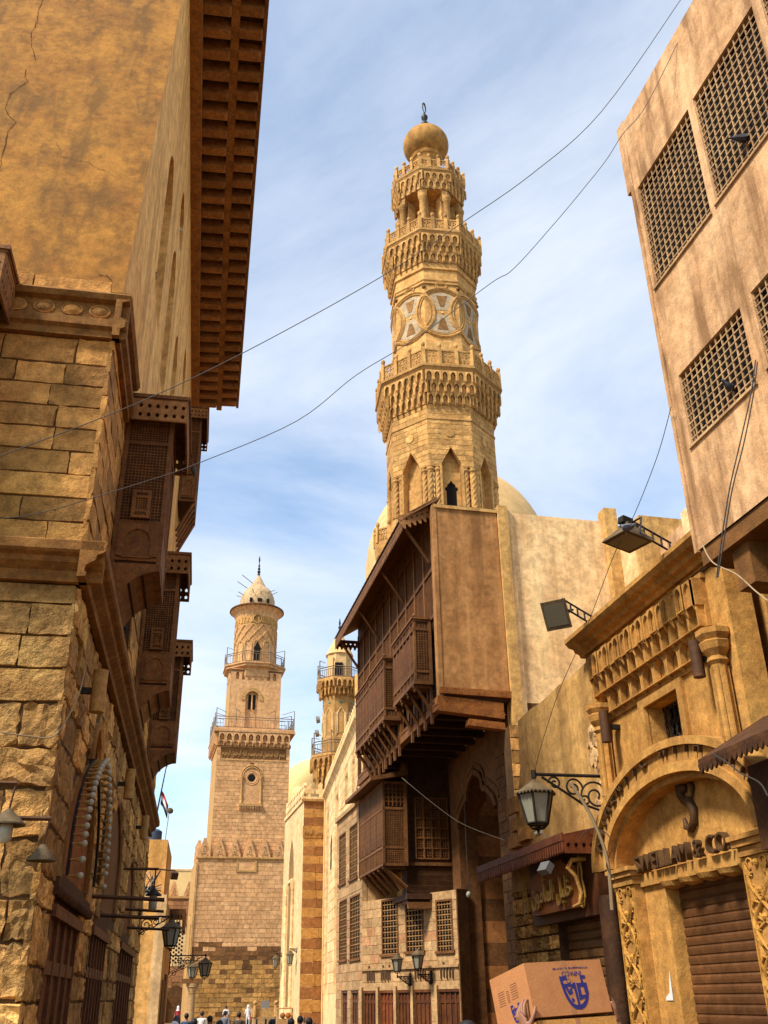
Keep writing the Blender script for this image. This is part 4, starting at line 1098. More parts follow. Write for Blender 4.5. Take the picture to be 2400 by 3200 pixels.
# first gallery on muqarnas corbels
gm = MB().box(-TW-.1, TW+.1, -TW-.1, TW+.1, 27.0, 27.3); gm.box(-TW-.5, TW+.5, -TW-.5, TW+.5, 28.5, 28.75); gm.box(-TW-.42, TW+.42, -TW-.42, TW+.42, 28.75, 28.95); gm.box(-TW+.2, TW-.2, -TW+.2, TW-.2, 27, 28.6)
gmo = gm.build('gallery', QS, qm_)
qc = niche_cell(.78, 1.0, .5, QS)
for i in range(10):
    x = -TW + .42 + i*.80
    put('muqarnas_cell', qc, None, gmo, loc=(x, -TW+.05, 27.45)); put('muqarnas_cell', qc, None, gmo, loc=(-TW+.05, x, 27.45), rot=-math.pi/2)
qc2 = niche_cell(.55, .5, .3, QS)
for i in range(10): put('muqarnas_cell', qc2, None, gmo, loc=(-TW+.42+i*.8, -TW-.02, 27.05))
sqp = lambda w: [(-w,-w),(w,-w),(w,w),(-w,w)]
pp = []
for i in range(4):
    a, b = sqp(4.4)[i], sqp(4.4)[(i+1) % 4]
    for k in range(4): pp.append((a[0]+(b[0]-a[0])*k/4, a[1]+(b[1]-a[1])*k/4))
railing(gmo, pp, 28.95, 1.25, 7)
# second square stage
T1 = 2.92
ar1 = arch(-.35, 1.5, 29.0, 32.6, 33.9, kind='round')
s1 = MB().box(-T1+.02, T1-.02, -T1+.35, T1, 28.9, 36.3); s1o = s1.build('middle_shaft', QS, qm_)
smal = [arch(-T1+.75+i*.72, .40, 35.0, 35.55, 35.95, 4) for i in range(7)]
MB().holed(rect(-T1, T1, 28.9, 36.3), [ar1] + smal, -T1, -T1+.3).build('front_face', QS, s1o)
MB().box(-T1, -T1+.03, -T1, T1, 28.9, 36.3).build('side_wall', M['qal_cap'], s1o)
for i in range(11):
    q = math.pi*i/10 
    MB().box(-.16, .16, -.08, .1, -.2, .2).build('voussoir', M['qal_cap'], s1o, loc=(-.35+1.02*math.cos(q), -T1, 32.75+1.1*math.sin(q)), rot=(0, -q+math.pi/2, 0))
for x in (-.62, -.08): MB().box(x-.14, x+.14, -T1+.24, -T1+.3, 31.6, 33.3).build('slit_window', M['void'], s1o)  # near-black panels standing in for the unlit room behind
MB().tube([(-.35, -T1+.18, 31.5), (-.35, -T1+.18, 33.4)], .07, 8).build('colonnette', QS, s1o)
# octagonal gallery and round carved drum
A8 = R(14)*0 + math.pi/8
cg = MB().lathe([(T1*1.02,34.9),(T1*1.12,35.5),(3.35,36.4),(3.75,36.6),(3.75,36.85),(3.9,36.9),(3.9,37.1)], 8, a0=A8).build('upper_gallery', QS, qm_)
MB().box(-T1-.02, T1+.02, -T1-.05, T1+.02, 36.0, 36.2).build('corbel_band', M['qal_dark'], cg)
railing(cg, oct_frame_pts(3.72, 8, A8), 37.1, 1.25, 8)
RD = 2.5
dr = MB().lathe([(RD,36.9),(RD,42.0),(RD+.04,42.05),(RD+.04,42.2)], 40).build('drum', QS, qm_, smooth=40)
def on_drum(th, z, d=.03): return ((RD+d)*math.cos(th), (RD+d)*math.sin(th), z)
nA = 14
for i in range(nA):
    t0 = 2*math.pi*i/nA - math.pi/2; w = math.pi/nA
    pts = [on_drum(t0-w*.8, 37.2)] + [on_drum(t0-w*.8*math.cos(math.pi*k/8), 39.4+.75*math.sin(math.pi*k/8)) for k in range(9)] + [on_drum(t0+w*.8, 37.2)]
    MB().tube(pts, .07, 5).build('blind_arch', M['qal_cap'], dr, smooth=60)
    for zc, ph in ((40.3, .5), (41.0, 0), (41.7, .5)):
        t1 = t0 + w*2*ph
        pts = [on_drum(t1-w, zc-.35), on_drum(t1-w*.5, zc+.1), on_drum(t1, zc+.42), on_drum(t1+w*.5, zc+.1), on_drum(t1+w, zc-.35)]
        MB().tube(pts, .085, 5).build('lattice_rib', M['qal_cap'], dr, smooth=60)
dth = -math.pi/2 - .06
dq = [(dx*.9, dz) for dx, dz in ((-.42,37.1),(.42,37.1),(.42,38.9),(.55,39.0),(.3,39.3),(.2,39.6),(0,39.9),(-.2,39.6),(-.3,39.3),(-.55,39.0),(-.42,38.9))]
MB().prism(dq, -RD-.05, -RD+.3).build('doorway', M['void'], dr)
ins = MB().lathe([(RD+.05,42.25),(RD+.05,43.2)], 40, cap=False).build('inscription_ring', M['qal_low'], dr, smooth=40)
for i in range(36):
    t = 2*math.pi*i/36; MB().box(-.10, .10, -.04, .04, -.36, .36).build('carved_letter', M['qal_cap'], dr, loc=on_drum(t, 42.72, .07), rot=(0, (i % 5 - 2)*.12, t+math.pi/2), scale=(1+.5*math.sin(i*2.1), 1, 1-.25*(i % 3 == 0)))
MB().tube([((RD+.1)*math.cos(dth)+.5*math.cos(q)*1, -RD-.07, 42.75+.5*math.sin(q)) for q in [2*math.pi*i/20 for i in range(21)]], .08, 6, cap=False).build('round_moulding', M['qal_cap'], dr, smooth=60)
MB().lathe([(1e-3,.02),(.45,.02),(.45,0)], 16).build('round_window', M['qal_dark'], dr, loc=((RD+.1)*math.cos(dth), -RD-.06, 42.75), rot=(math.pi/2, 0, 0))
# fluted cavetto cornice, cap
fl = MB(); nfl = 72
for j, (r, z) in enumerate([(RD,43.2),(RD+.06,43.5),(RD+.2,43.85),(RD+.5,44.2),(RD+.72,44.35)]):
    for i in range(nfl):
        t = 2*math.pi*i/nfl; rr = r + (.05 if i % 2 else -.03); fl.v.append((rr*math.cos(t), rr*math.sin(t), z))
for j in range(4):
    for i in range(nfl): fl.f.append((j*nfl+i, j*nfl+(i+1) % nfl, (j+1)*nfl+(i+1) % nfl, (j+1)*nfl+i))
fl.build('fluted_cornice', QS, qm_)
MB().lathe([(RD+.7,44.33),(RD+.85,44.4),(RD+.82,44.55),(2.2,44.6)], 40).build('cap_ledge', M['qal_dark'], qm_, smooth=30)
cap = MB().lathe([(2.12,44.55),(2.15,45.0),(2.15,46.0),(2.08,46.15),(2.0,46.5),(1.78,47.0),(1.42,47.5),(1.0,47.85),(.95,47.95),(.8,48.2),(.45,48.9),(.12,49.5)], 32).build('cap_dome', M['cap_stone'], qm_, smooth=35)
for x, w in ((.05, .28), (-1.0, .16), (1.1, .14)): MB().box(x-w, x+w, -2.2, -1.8, 45.15, 45.6).build('cap_opening_dark_panel', M['void'], cap)
for i, (a, z, r, L_) in enumerate(((200,48.2,.7,1.6),(190,47.5,1.3,1.4),(205,46.3,1.9,.9),(250,46.3,1.9,.8),(275,46.2,1.95,.6),(300,46.4,1.9,.7),(330,46.6,1.8,.8),(345,47.2,1.4,.7),(160,46.6,1.8,.9))):
    d = Vector((math.cos(R(a)), math.sin(R(a)), .55 if i < 2 else .35)); p = Vector((r*math.cos(R(a)), r*math.sin(R(a)), z))
    MB().tube([p-d*.2, p+d*L_], .045, 5).build('timber_peg', M['rail'], cap)
MB().lathe([(.12,49.4),(.2,49.6),(.1,49.7),(.22,50.0),(.09,50.2),(.18,50.4),(.07,50.6),(.14,50.8),(.05,51.0),(.05,51.3),(.12,51.6),(.02,52.2)], 12).build('finial', M['bronze'], qm_, smooth=50)

# ------------------------------------------------------------------ striped portal and sunlit madrasa front
FST = Frame(polar(-4.9, 75), 14)
FSL = Frame(polar(-4.9, 75), -90+14)
sp = thing('striped_portal', FST, 'portal block banded in red and buff stone beside the sunlit madrasa', 'building')
spw = MB().box(.03, 5, .03, 9.9, -1, 15.3).build('wall', M['mortar_pale'], sp)
zs = [-1,.1,.9,1.7,2.5,3.3,4.1,4.9,5.6,6.3,7.0,7.65,8.25,8.85,9.45,10.05,10.65,11.25,11.85,12.5]
for i in range(len(zs)-1):
    block_wall(spw, M['stripe_red'] if i % 2 else M['stripe_buff'], 0, 3.2, zs[i], zs[i+1], zs[i+1]-zs[i], (.7, 1.3), y=.03, depth=.04, seed=60+i, kind='worn' if i < 8 else 'smooth')
for i, (a, b) in enumerate(((13.35,13.95),(13.95,14.6),(14.6,15.2))):
    block_wall(spw, M['stripe_red'] if i != 1 else M['stripe_buff'], 0, 3.2, a, b, b-a, (.7, 1.3), y=.03, depth=.04, seed=90+i)
ib2 = MB().box(-.05, 3.2, -.04, .05, 12.5, 13.35).build('inscription_band', M['stripe_buff'], sp)
carved_line(ib2, 0.05, 2.6, -.05, 12.58, 13.28, M['qal_cap'])
MB().prism_x([(.05,15.15),(-.08,15.15),(-.2,15.3),(-.2,15.45),(.05,15.5)], -.2, 3.2).build('coping', M['cream_stone'], sp)
def lily(w, h, t=.22):
    p = [(-.12*w,0),(-.12*w,.2*h),(-.4*w,.18*h),(-.5*w,.38*h),(-.42*w,.55*h),(-.22*w,.5*h),(-.16*w,.62*h),(-.22*w,.8*h),(0,1.0*h)]
    p = p + [(-x, z) for x, z in reversed(p[:-1])]
    m = MB().prism(p, 0, t); me = m.mesh('cresting_lily'); me.materials.append(M['cream_stone']); return me
ly = lily(.8, 1.1)
for i in range(4): put('cresting_lily', ly, None, sp, loc=(.4+i*.85, 0, 15.5))
for i in range(12): put('cresting_lily', ly, None, sp, loc=(0, .5+i*.8, 15.5), rot=-math.pi/2)
# its sunlit left side with a tall arched recess
lx = lambda d: -d
rec = arch(-5.6, 2.6, 1.2, 10.2, 13.2)
ls = MB().holed(rect(-9.9, -.02, -1, 15.3), [rec], .0, .9).build('side_wall', M['cream_stone'], sp, rot=math.pi/2*-1)
MB().prism(rec, .88, .95).build('recess_back', M['stripe_red'], ls)
MB().box(-9.9, -.02, -.1, .0, 15.15, 15.4).build('side_coping', M['cream_stone'], ls)
MB().box(-6.9, -4.3, -.1, .88, 9.9, 10.1).build('recess_ledge', M['cream_stone'], ls)
for x in (-7.3, -3.9): MB().lathe([(.22,0),(.22,.4),(.15,.5),(.15,9.2),(.24,9.5),(.24,9.9)], 10, c=(x, -.08, 0)).build('colonnette', M['cream_stone'], ls, smooth=40)

FH = Frame(polar(-3.65, 75.2), -90+8.0)
md = thing('madrasa', FH, 'sunlit cream stone madrasa front with tall recesses and lily cresting', 'building')
HX = 23.5
recs = [(1.6, 3.6), (8.7, 11.2), (15.4, 17.4), (19.6, 21.2)]
holes = [rect(a, b, 2.0, 14.6) for a, b in recs]
mdw = MB().holed(rect(-.1, HX, -1, 15.6), holes, .0, .9); mdw.box(-.1, HX, .95, 2.2, -1, 15.55)
mdo = mdw.build('wall', M['cream_stone'], md)
block_wall(mdo, M['cream_stone'], 0, HX, 2, 15.3, .62, (.9, 1.6), y=.0, depth=.03, seed=70, holes=holes, limit=300, gap=.02)
mc_ = niche_cell(.5, .6, .25, M['cream_stone'])
for a, b in recs:
    n = max(3, int((b-a)/.52)); 
    MB().box(a, b, .85, .94, 2, 14.6).build('recess_back', M['stripe_buff'], mdo)
    for t in range(4):
        for i in range(n):
            put('muqarnas_cell', mc_, None, mdo, loc=(a + (i+.5)*(b-a)/n, .85-.2*t, 12.2+.6*t))
    w = arch((a+b)/2, .8, 8.0, 10.4, 11.2); MB().prism(w, .8, .86).build('lattice_window', M['stripe_red'], mdo)
    for z in (3.6, 7.6): MB().box(a, b, .7, .9, z, z+.5).build('band', M['stripe_red'], mdo)
for x, z in ((6.0, 9.6), (13.2, 10.0), (22.6, 9.8)):
    MB().prism(arch(x, .8, z, z+1.3, z+2.2), -.05, .02).build('slit_window', M['void'], mdo)
MB().prism_x([(.05,15.2),(-.06,15.2),(-.12,15.35),(-.28,15.5),(-.28,15.7),(.05,15.72)], -.1, HX).build('coping', M['cream_stone'], md)
l2 = lily(.62, .95, .2)
for i in range(33): put('cresting_lily', l2, None, md, loc=(.35+i*.70, -.1, 15.72))
MB().tube([(.15,-.08,15.6),(.15,-.08,-.5)], .05, 6).build('drainpipe', M['dome_pale'], md)

# ------------------------------------------------------------------ slim minaret and pale dome on the madrasa
FS2 = Frame(polar(-4.3, 82), 5)
sm = thing('minaret', FS2, 'slim octagonal minaret with two railed balconies and a pointed cone', 'minaret', loc=(2.05, 1.5, 0))
OFF_, MA_ = OFF, MA
MA = R(-90+5); OFF = MA - math.pi/8
CS = M['minaret_stone']
MB().lathe([(1.62,12),(1.62,18.3)], 8, a0=OFF).build('lower_shaft', CS, sm)
muqarnas(sm, 1.75, 17.6, 2.5, 20.0, 3, 3, CS, vis=range(-2, 3))
b1 = MB().lathe([(2.5,19.9),(2.62,20.05),(2.62,20.25),(1.5,20.25)], 8, a0=OFF).build('balcony', CS, sm); railing(b1, oct_frame_pts(2.45, 8, OFF), 20.25, 1.1, 7)
r_ = 1.52
ms = MB().lathe([(r_*1.04,20.2),(r_*1.04,21.8),(r_,21.9),(r_,25.4),(r_*1.03,25.5),(r_*1.03,25.7)], 8, a0=OFF).build('middle_shaft', CS, sm)
apx = r_*math.cos(math.pi/8)
for k in range(-2, 3):
    a = facet(k); rz = a+math.pi/2
    nh = arch(0, .5, 22.1, 23.9, 24.4, kind='tent'); e = empty('niche', sm, (apx*math.cos(a), apx*math.sin(a), 0), rz)
    MB().tube([(x*1.25, -.02, z) for x, z in nh], .045, 5).build('niche_rib', M['cream_stone'], e); MB().prism(arch(0, .3, 22.2, 23.6, 24.0), -.01, .02).build('niche_back', CS, e)
    for s_ in (-1, 1): MB().tube([(s_*.42, -.03, 21.9), (s_*.42, -.03, 23.9)], .05, 6).build('colonnette', M['cream_stone'], e)
    MB().lathe([(1e-3,.03),(.1,.03),(.13,0)], 8).build('tile_boss', M['teal'], e, loc=(0, -.01, 24.85), rot=(math.pi/2, 0, 0))
muqarnas(sm, r_*1.0, 25.5, 2.05, 26.8, 2, 3, CS, vis=range(-2, 3))
b2 = MB().lathe([(2.05,26.7),(2.15,26.8),(2.15,26.95),(1.1,26.95)], 8, a0=OFF).build('balcony', CS, sm); railing(b2, oct_frame_pts(2.02, 8, OFF), 26.95, 1.0, 7)
up = MB().lathe([(1.18,26.9),(1.18,29.3),(1.24,29.4),(1.24,29.5)], 8, a0=OFF).build('upper_shaft', M['dome_plaster'], sm)
MB().box(-.45, .25, -1.2, -.9, 26.95, 28.5).build('doorway', M['void'], up)
MB().lathe([(1.26,29.45),(1.15,29.7),(.6,30.8),(.25,31.5),(.12,31.8)], 20).build('cone', M['dome_plaster'], sm, smooth=40)
MB().lathe([(.1,31.7),(.15,31.9),(.07,32.0),(.16,32.2),(.06,32.4),(.1,32.6),(.02,33.1)], 10).build('finial', M['bronze'], sm, smooth=50)
MA, OFF = MA_, OFF_
for dz, dx in ((22.4, -1.75), (23.6, -1.7)):
    MB().lathe([(.05,0),(.1,.3),(.34,.32),(.3,0)], 10).build('loudspeaker', M['steel'], sm, loc=(dx, -.2, dz), rot=(0, R(-100), 0))
FD2 = Frame(polar(-4.3, 126), 0)
dd = thing('dome', FD2, 'pale cream dome behind the slim minaret', 'dome')
MB().lathe([(5.4,5),(5.4,22.0)] + [(5.4*math.cos(t)**.85, 22.0+7.4*math.sin(t)) for t in [R(i*6) for i in range(0, 15)]] + [(.05, 29.6)], 40).build('shell', M['dome_pale'], dd, smooth=40)
st = MB().lathe([(.72,-1),(.72,19.2)] + [(.72*math.cos(t), 19.2+.7*math.sin(t)) for t in [R(i*15) for i in range(0, 7)]], 16)
so = st.build('corner_turret', M['dome_pale'], dd, smooth=40, loc=(polar(-5.22, 94)[0]-FD2.o.x, polar(-5.22, 94)[1]-FD2.o.y, 0))

# ------------------------------------------------------------------ far left: peach house, crenellated wall, arcade, tan house
FP = Frame(polar(-14.5, 122), 14)
pk = thing('palace_wall', FP, 'pink stone wall with stepped merlons and a lattice arched window left of the hall', 'wall')
pkw = MB().box(-3, 11, .03, 4, -1, 12.6).build('wall', M['mortar_pale'], pk)
ph_ = arch(6.3, 2.0, 5.2, 8.8, 10.2)
lowarch = [arch(3.6, 2.6, -.6, 2.2, 3.4), arch(6.6, 2.2, -.6, 2.2, 3.3)]
block_wall(pkw, M['pink_stone'], -3, 11, 3.6, 12.5, .5, (.7, 1.3), y=.03, depth=.05, seed=101, holes=[ph_], limit=200)
block_wall(pkw, M['pink_stone'], -3, 11, -1, 3.6, .5, (.7, 1.3), y=.03, depth=.05, seed=102, holes=lowarch, limit=100)
pm_w = MB().prism(ph_, -.02, .02).build('window_panel', M['cream_stone'], pk)
for i in range(5):
    for j in range(8):
        z = 5.6 + j*.42 + (.21 if i % 2 else 0); x = 5.72+i*.29
        if z < 9.0: MB().prism(circle(x, z, .13, 6), -.035, -.02).build('pierced_hole', M['void'], pm_w)
MB().prism(circle(6.3, 9.6, .26, 12), -.035, -.02).build('pierced_hole', M['void'], pm_w)
for h in lowarch: MB().prism(h, .0, .035).build('archway', M['qal_dark'], pk)
MB().lathe([(.28,-.6),(.28,-.3),(.2,-.2),(.18,2.0),(.3,2.3),(.3,2.5)], 12, c=(5.1, -.3, 0)).build('column', M['cream_stone'], pk, smooth=40)
mm2 = merlon(1.2, 1.7)
for i in range(7): put('merlon', mm2, None, pk, loc=(-1.5+i*1.75, .0, 12.5))
MB().box(-3, 11, -.12, .2, 12.35, 12.55).build('coping', M['qal_cap'], pk)
FPe = Frame(polar(-15.5, 165), 10)
pe = thing('peach_house', FPe, 'plain peach plastered house far behind the pink wall', 'house')
MB().box(-6, 16, 0, 8, -1, 20.1).build('wall', M['dome_pale'], pe); MB().box(-6.1, 16.1, -.1, 8, 20.1, 20.35).build('parapet', M['wall_plaster'], pe)
cl_ = tag(MB().lathe([(.5,-.5),(.5,-.2),(.36,-.1),(.36,.1),(.33,.2),(.30,2.3),(.34,2.35),(.34,2.45),(.46,2.7),(.46,2.8),(.55,2.85),(.55,3.15)], 20).build('stone_column', M['house_stone'], None, smooth=35, loc=(*polar(-10.55, 101), 0)), 'weathered stone column at the left corner of the stone hall', 'column')
cl2 = tag(MB().box(-1.1, .9, -.5, .5, 3.15, 3.55).build('stone_lintel', M['qal_dark'], None, loc=(*polar(-10.55, 101), 0), rot=R(14)), 'dark stone lintel block on the weathered column', 'lintel')

FT = Frame(polar(-12.2, 35), 10.0)            # origin at its street corner
th = thing('tan_house', FT, 'low tan plastered house with cluttered roof past the left stone house', 'house')
MB().box(-6, 0, 0, 7, -1, 4.7).build('wall', M['plaster_pale'], th)
MB().box(-6, -.25, 2.2, 7, 4.7, 7.0).build('upper_room', M['plaster_pale'], th)
MB().box(-.35, -.02, -.03, .3, -1, 4.75).build('corner_pier', M['wall_plaster'], th)
MB().box(-.9, -.05, .1, .5, 4.7, 4.95).build('parapet', M['wall_plaster'], th)
ss = MB().box(.005, .05, .6, 2.2, -1, 2.4).build('side_door', M['brown_wood'], th)
MB().box(.005, .06, 2.6, 4.4, -1, 2.6).build('side_door', M['brown_wood'], th)
wc = MB(); wc.box(.0, .55, 2.6, 5.0, 4.5, 4.7); wc.box(.48, .55, 2.6, 5.0, 4.0, 4.5)
wco = wc.build('wooden_canopy', M['brown_wood'], th)
for i in range(5): MB().box(.06+i*.1, .1+i*.1, 2.58, 2.62, 3.9, 4.5).build('slat', M['brown_wood'], wco)
# ------------------------------------------------------------------ mashrabiya house on the right
FE = Frame(polar(3.3, 30), -90+13.34)
FEf = Frame(polar(3.3, 30), 13.34)
he = thing('lattice_house', FE, 'old house with overhanging lattice balconies and brown plaster end wall', 'house')
BW = M['brown_wood']
def frame_bars(m, x0, x1, y, z0, z1, nx, nz, t=.05, d=.05):
    for i in range(nx+1): x = x0+(x1-x0)*i/nx; m.box(x-t/2, x+t/2, y-d, y, z0, z1)
    for j in range(nz+1): z = z0+(z1-z0)*j/nz; m.box(x0, x1, y-d*.9, y+.002, z-t/2, z+t/2)
    return m
# upper storey: plastered end wall facing the camera (own child axes: x right, y away)
E2F = math.pi/2                                     # rotation from the house axes to the end wall's axes
core = MB().box(-13.3, -.03, .25, 2.6, 10.5, 17.3); core.build('upper_core', M['dark_wood'], he)
ew = MB().box(.0, 2.34, .0, .3, 10.62, 17.2)
ewo = ew.build('end_wall', M['slab_plaster'], he, rot=E2F)
MB().box(-.05, .09, -.03, .3, 10.2, 17.22).build('end_post', M['slab_plaster'], ewo)
MB().box(.02, 2.36, -.06, .02, 17.12, 17.24).build('end_coping', M['grey_plaster'], ewo)
MB().hexa([(-.04,-.12,10.42),(2.38,-.10,10.38),(2.38,.2,10.38),(-.04,.2,10.42),(-.04,-.12,10.62),(2.38,-.12,10.60),(2.38,.2,10.6),(-.04,.2,10.62)]).build('end_beam', M['beam_wood'], ewo)
MB().hexa([(-.15,-.02,10.08),(2.1,.0,9.94),(2.1,.3,9.94),(-.15,.3,10.08),(-.1,-.04,10.36),(2.1,-.02,10.22),(2.1,.3,10.22),(-.1,.3,10.36)]).build('timber_log', M['beam_wood'], ewo)
MB().hexa([(-.18,-.05,9.88),(2.1,-.03,9.7),(2.1,.3,9.7),(-.18,.3,9.88),(-.12,-.06,10.07),(2.1,-.04,9.92),(2.1,.3,9.92),(-.12,.3,10.07)]).build('timber_log', M['beam_wood'], ewo)
MB().hexa([(.85,-.02,9.45),(2.1,.0,9.36),(2.1,.3,9.36),(.85,.3,9.45),(.9,-.04,9.66),(2.1,-.02,9.58),(2.1,.3,9.58),(.9,.3,9.66)]).build('timber_log', M['beam_wood'], ewo)
# underside and floor beams of the overhang
und = MB().box(-13.3, -.1, .05, 2.7, 10.3, 10.45).build('soffit', M['dark_wood'], he)
for i in range(12): MB().box(-12.9+i*1.1, -12.7+i*1.1, .0, 2.7, 10.08, 10.3).build('floor_beam', M['dark_wood'], und)
MB().box(-13.3, -.1, -.02, .22, 10.05, 10.3).build('edge_beam', BW, he)
# street side: lattice screens between posts
sc = MB()
for i in range(11): sc.box(-13.2+i*1.29, -13.08+i*1.29, -.02, .12, 10.3, 16.9)
for z in (10.35, 13.2, 14.9, 16.6): sc.box(-13.2, -.2, -.01, .1, z, z+.12)
sc.box(-13.3, -.12, .02, .1, 16.72, 17.5); sco = sc.build('screen_frame', BW, he)
for i in range(10):
    x0, x1 = -13.08+i*1.29, -11.91+i*1.29
    lattice(x0, x1, 13.32, 14.9, .13, .016, .036).build('lattice', BW, sco, loc=(0, .05, 0), kind='stuff')
    lattice(x0, x1, 15.02, 16.6, .13, .016, .036).build('lattice', BW, sco, loc=(0, .05, 0), kind='stuff')
def balcony_box(x0, x1, p, z0, z1, ncol):
    b = MB(); t = .09
    for x in [x0+(x1-x0)*i/ncol for i in range(ncol+1)]:
        b.box(x-.04, x+.04, -p, -p+.08, z0, z1)
    for z in (z0, z0+.32, z1-.36, z1-.05): b.box(x0-.05, x1+.05, -p-.01, -p+.07, z, z+.09); b.box(x1-.05, x1+.04, -p+.07, 0, z, z+.09); b.box(x0-.04, x0+.05, -p+.07, 0, z, z+.09)
    b.box(x0-.08, x1+.08, -p-.06, .0, z1+.04, z1+.10); b.box(x0-.06, x1+.06, -p-.03, 0, z0-.08, z0)
    b.box(x1-.05, x1+.05, -.1, 0, z0, z1)
    bo = b.build('balcony', BW, he)
    MB().box(x0+.05, x1-.05, -p+.06, -p+.075, z0, z1).build('inner_screen', M['dark_wood'], bo)
    MB().box(x1-.03, x1-.015, -p+.06, 0, z0, z1).build('inner_screen', M['dark_wood'], bo)
    m = MB(); n = int((z1-z0-.8)/.085)
    for i in range(n): z = z0+.42+i*.085; m.box(x0, x1, -p+.01, -p+.03, z, z+.055)
    m.build('louvre_slats', BW, bo, kind='stuff')
    e = lattice(-p+.08, 0, z0+.42, z1-.38, .085, .014, .03).build('lattice', BW, bo, loc=(x1+.01, 0, 0), rot=math.pi/2, kind='stuff')
    sp_ = MB()
    for (za, zb) in ((z0+.1, z0+.3), (z1-.26, z1-.06)):
        for i in range(9): y = -p+.1+(p-.12)*(i+.5)/9; sp_.tube([(x1, y, za), (x1, y, zb)], .016, 5)
        for i in range(int((x1-x0)/.09)): x = x0+.05+i*.09; sp_.box(x-.012, x+.012, -p+.02, -p+.045, za, zb)
    sp_.build('spindles', BW, bo, kind='stuff')
    nb = max(4, int((x1-x0)/.75))
    for i in range(nb):
        x = x0+.15+(x1-x0-.3)*i/(nb-1)
        MB().bar((x, -p+.05, z0-.08), (x, .0, z0-.95), .09).build('strut', BW, bo); MB().box(x-.06, x+.06, -.06, .02, z0-1.35, z0-.05).build('wall_post', BW, bo)
        MB().box(x-.05, x+.05, -p-.02, .0, z0-.17, z0-.08).build('joist', BW, bo)
        MB().lathe([(.02,-.22),(.05,-.14),(.03,-.06),(.05,0)], 6, c=(x, -p+.04, z0-.1)).build('pendant', BW, bo)
    MB().lathe([(.05,0),(.08,.05),(.04,.1),(.02,.14)], 8, c=(x1, -p+.04, z1+.1)).build('knob', BW, bo)
    return bo
balcony_box(-3.75, -.88, .62, 11.05, 13.2, 6)
balcony_box(-7.9, -5.35, .62, 11.0, 13.25, 5); balcony_box(-10.6, -7.98, .62, 10.95, 13.2, 5)
# sloping eave with pierced fringe
ep = 1.02; ez = 16.62
rf = MB().hexa([(-13.5,-ep,ez+.12),(-.35,-ep,ez+.12),(-.05,.3,17.55),(-13.5,.3,17.55),(-13.5,-ep,ez+.2),(-.35,-ep,ez+.2),(-.05,.3,17.63),(-13.5,.3,17.63)])
rfo = rf.build('eave_roof', BW, he)
rr = MB()
for i in range(60):
    x0 = -13.5+i*.219; z = ez+.2+.012*(i % 2); rr.hexa([(x0,-ep-.06,z),(x0+.2,-ep-.06,z),(x0+.2,.28,z+.9),(x0,.28,z+.9),(x0,-ep-.06,z+.03),(x0+.2,-ep-.06,z+.03),(x0+.2,.28,z+.93),(x0,.28,z+.93)])
rr.build('roof_boards', M['rust'], rfo, kind='stuff')
def fringe(L_, h, pitch):
    n = int(L_/pitch); hs = []; low = []
    for i in range(n):
        x = (i+.5)*L_/n; hs.append(circle(x, h*.62, pitch*.24, 6)); 
    out = [(0, h), (0, h*.35)]
    for i in range(n):
        x = (i+.5)*L_/n; w = pitch*.5; out += [(x-w*.8, h*.3), (x-w*.55, h*.12), (x, 0), (x+w*.55, h*.12), (x+w*.8, h*.3)]
    out += [(L_, h*.35), (L_, h)]
    return MB().holed(out, hs, 0, .025, back=True)
fringe(13.1, .5, .20).build('fringe', BW, rfo, loc=(-13.5, -ep-.01, ez-.32))
fringe(1.25, .55, .18).build('fringe', M['eave_wood'], rfo, loc=(-.36, -ep, ez-.3), rot=(R(0), R(-24), E2F))
fringe(1.25, .5, .18).build('fringe', BW, rfo, loc=(-13.48, -ep, ez-.30), rot=(0, 0, E2F))
for x in (-.7, -4.5, -8.8, -13.0): MB().bar((x, -ep+.05, ez+.1), (x, .0, 15.3), .09).build('strut', BW, rfo)
# first-floor bay: slatted street side, latticed end
bz0, bz1 = 6.2, 9.3
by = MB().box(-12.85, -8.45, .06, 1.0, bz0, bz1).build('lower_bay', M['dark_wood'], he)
bf = MB()
for x in (-12.9, -11.8, -10.7, -9.6, -8.45): bf.box(x, x+.09, -.04, .06, bz0, bz1)
for z in (bz0, bz0+.62, bz0+2.05, bz1-.08): bf.box(-12.9, -8.36, -.03, .05, z, z+.1); bf.box(-8.46, -8.37, .05, .9, z, z+.1)
bf.box(-8.46, -8.37, .82, .95, bz0, bz1); bf.build('bay_frame', BW, by)
bs2 = MB(); n = 17
for i in range(n): z = bz0+.78+i*.074; bs2.box(-12.85, -8.4, -.02, .0, z, z+.05)
for i in range(12): z = bz0+2.2+i*.078; bs2.box(-12.85, -8.4, -.02, .0, z, z+.05)
bs2.build('louvre_slats', BW, by, kind='stuff')
lattice(-12.85, -8.4, bz0+.1, bz0+.6, .09, .014, .03).build('lattice', BW, by, loc=(0, .0, 0), kind='stuff')
lattice(.06, .86, bz0+.1, bz0+.62, .075, .014, .028).build('lattice', BW, by, loc=(-8.40, 0, 0), rot=E2F, kind='stuff')
lattice(.06, .86, bz0+.72, bz0+2.05, .065, .012, .026).build('lattice', BW, by, loc=(-8.40, 0, 0), rot=E2F, kind='stuff')
lattice(.06, .86, bz0+2.2, bz1-.1, .15, .022, .03).build('lattice', BW, by, loc=(-8.40, 0, 0), rot=E2F, kind='stuff')
cn_ = MB().hexa([(-13.4,-.55,9.28),(-8.1,-.55,9.28),(-8.1,.95,9.55),(-13.4,.95,9.55),(-13.4,-.55,9.42),(-8.1,-.55,9.42),(-8.1,.95,9.75),(-13.4,.95,9.75)]).build('bay_canopy', BW, by)
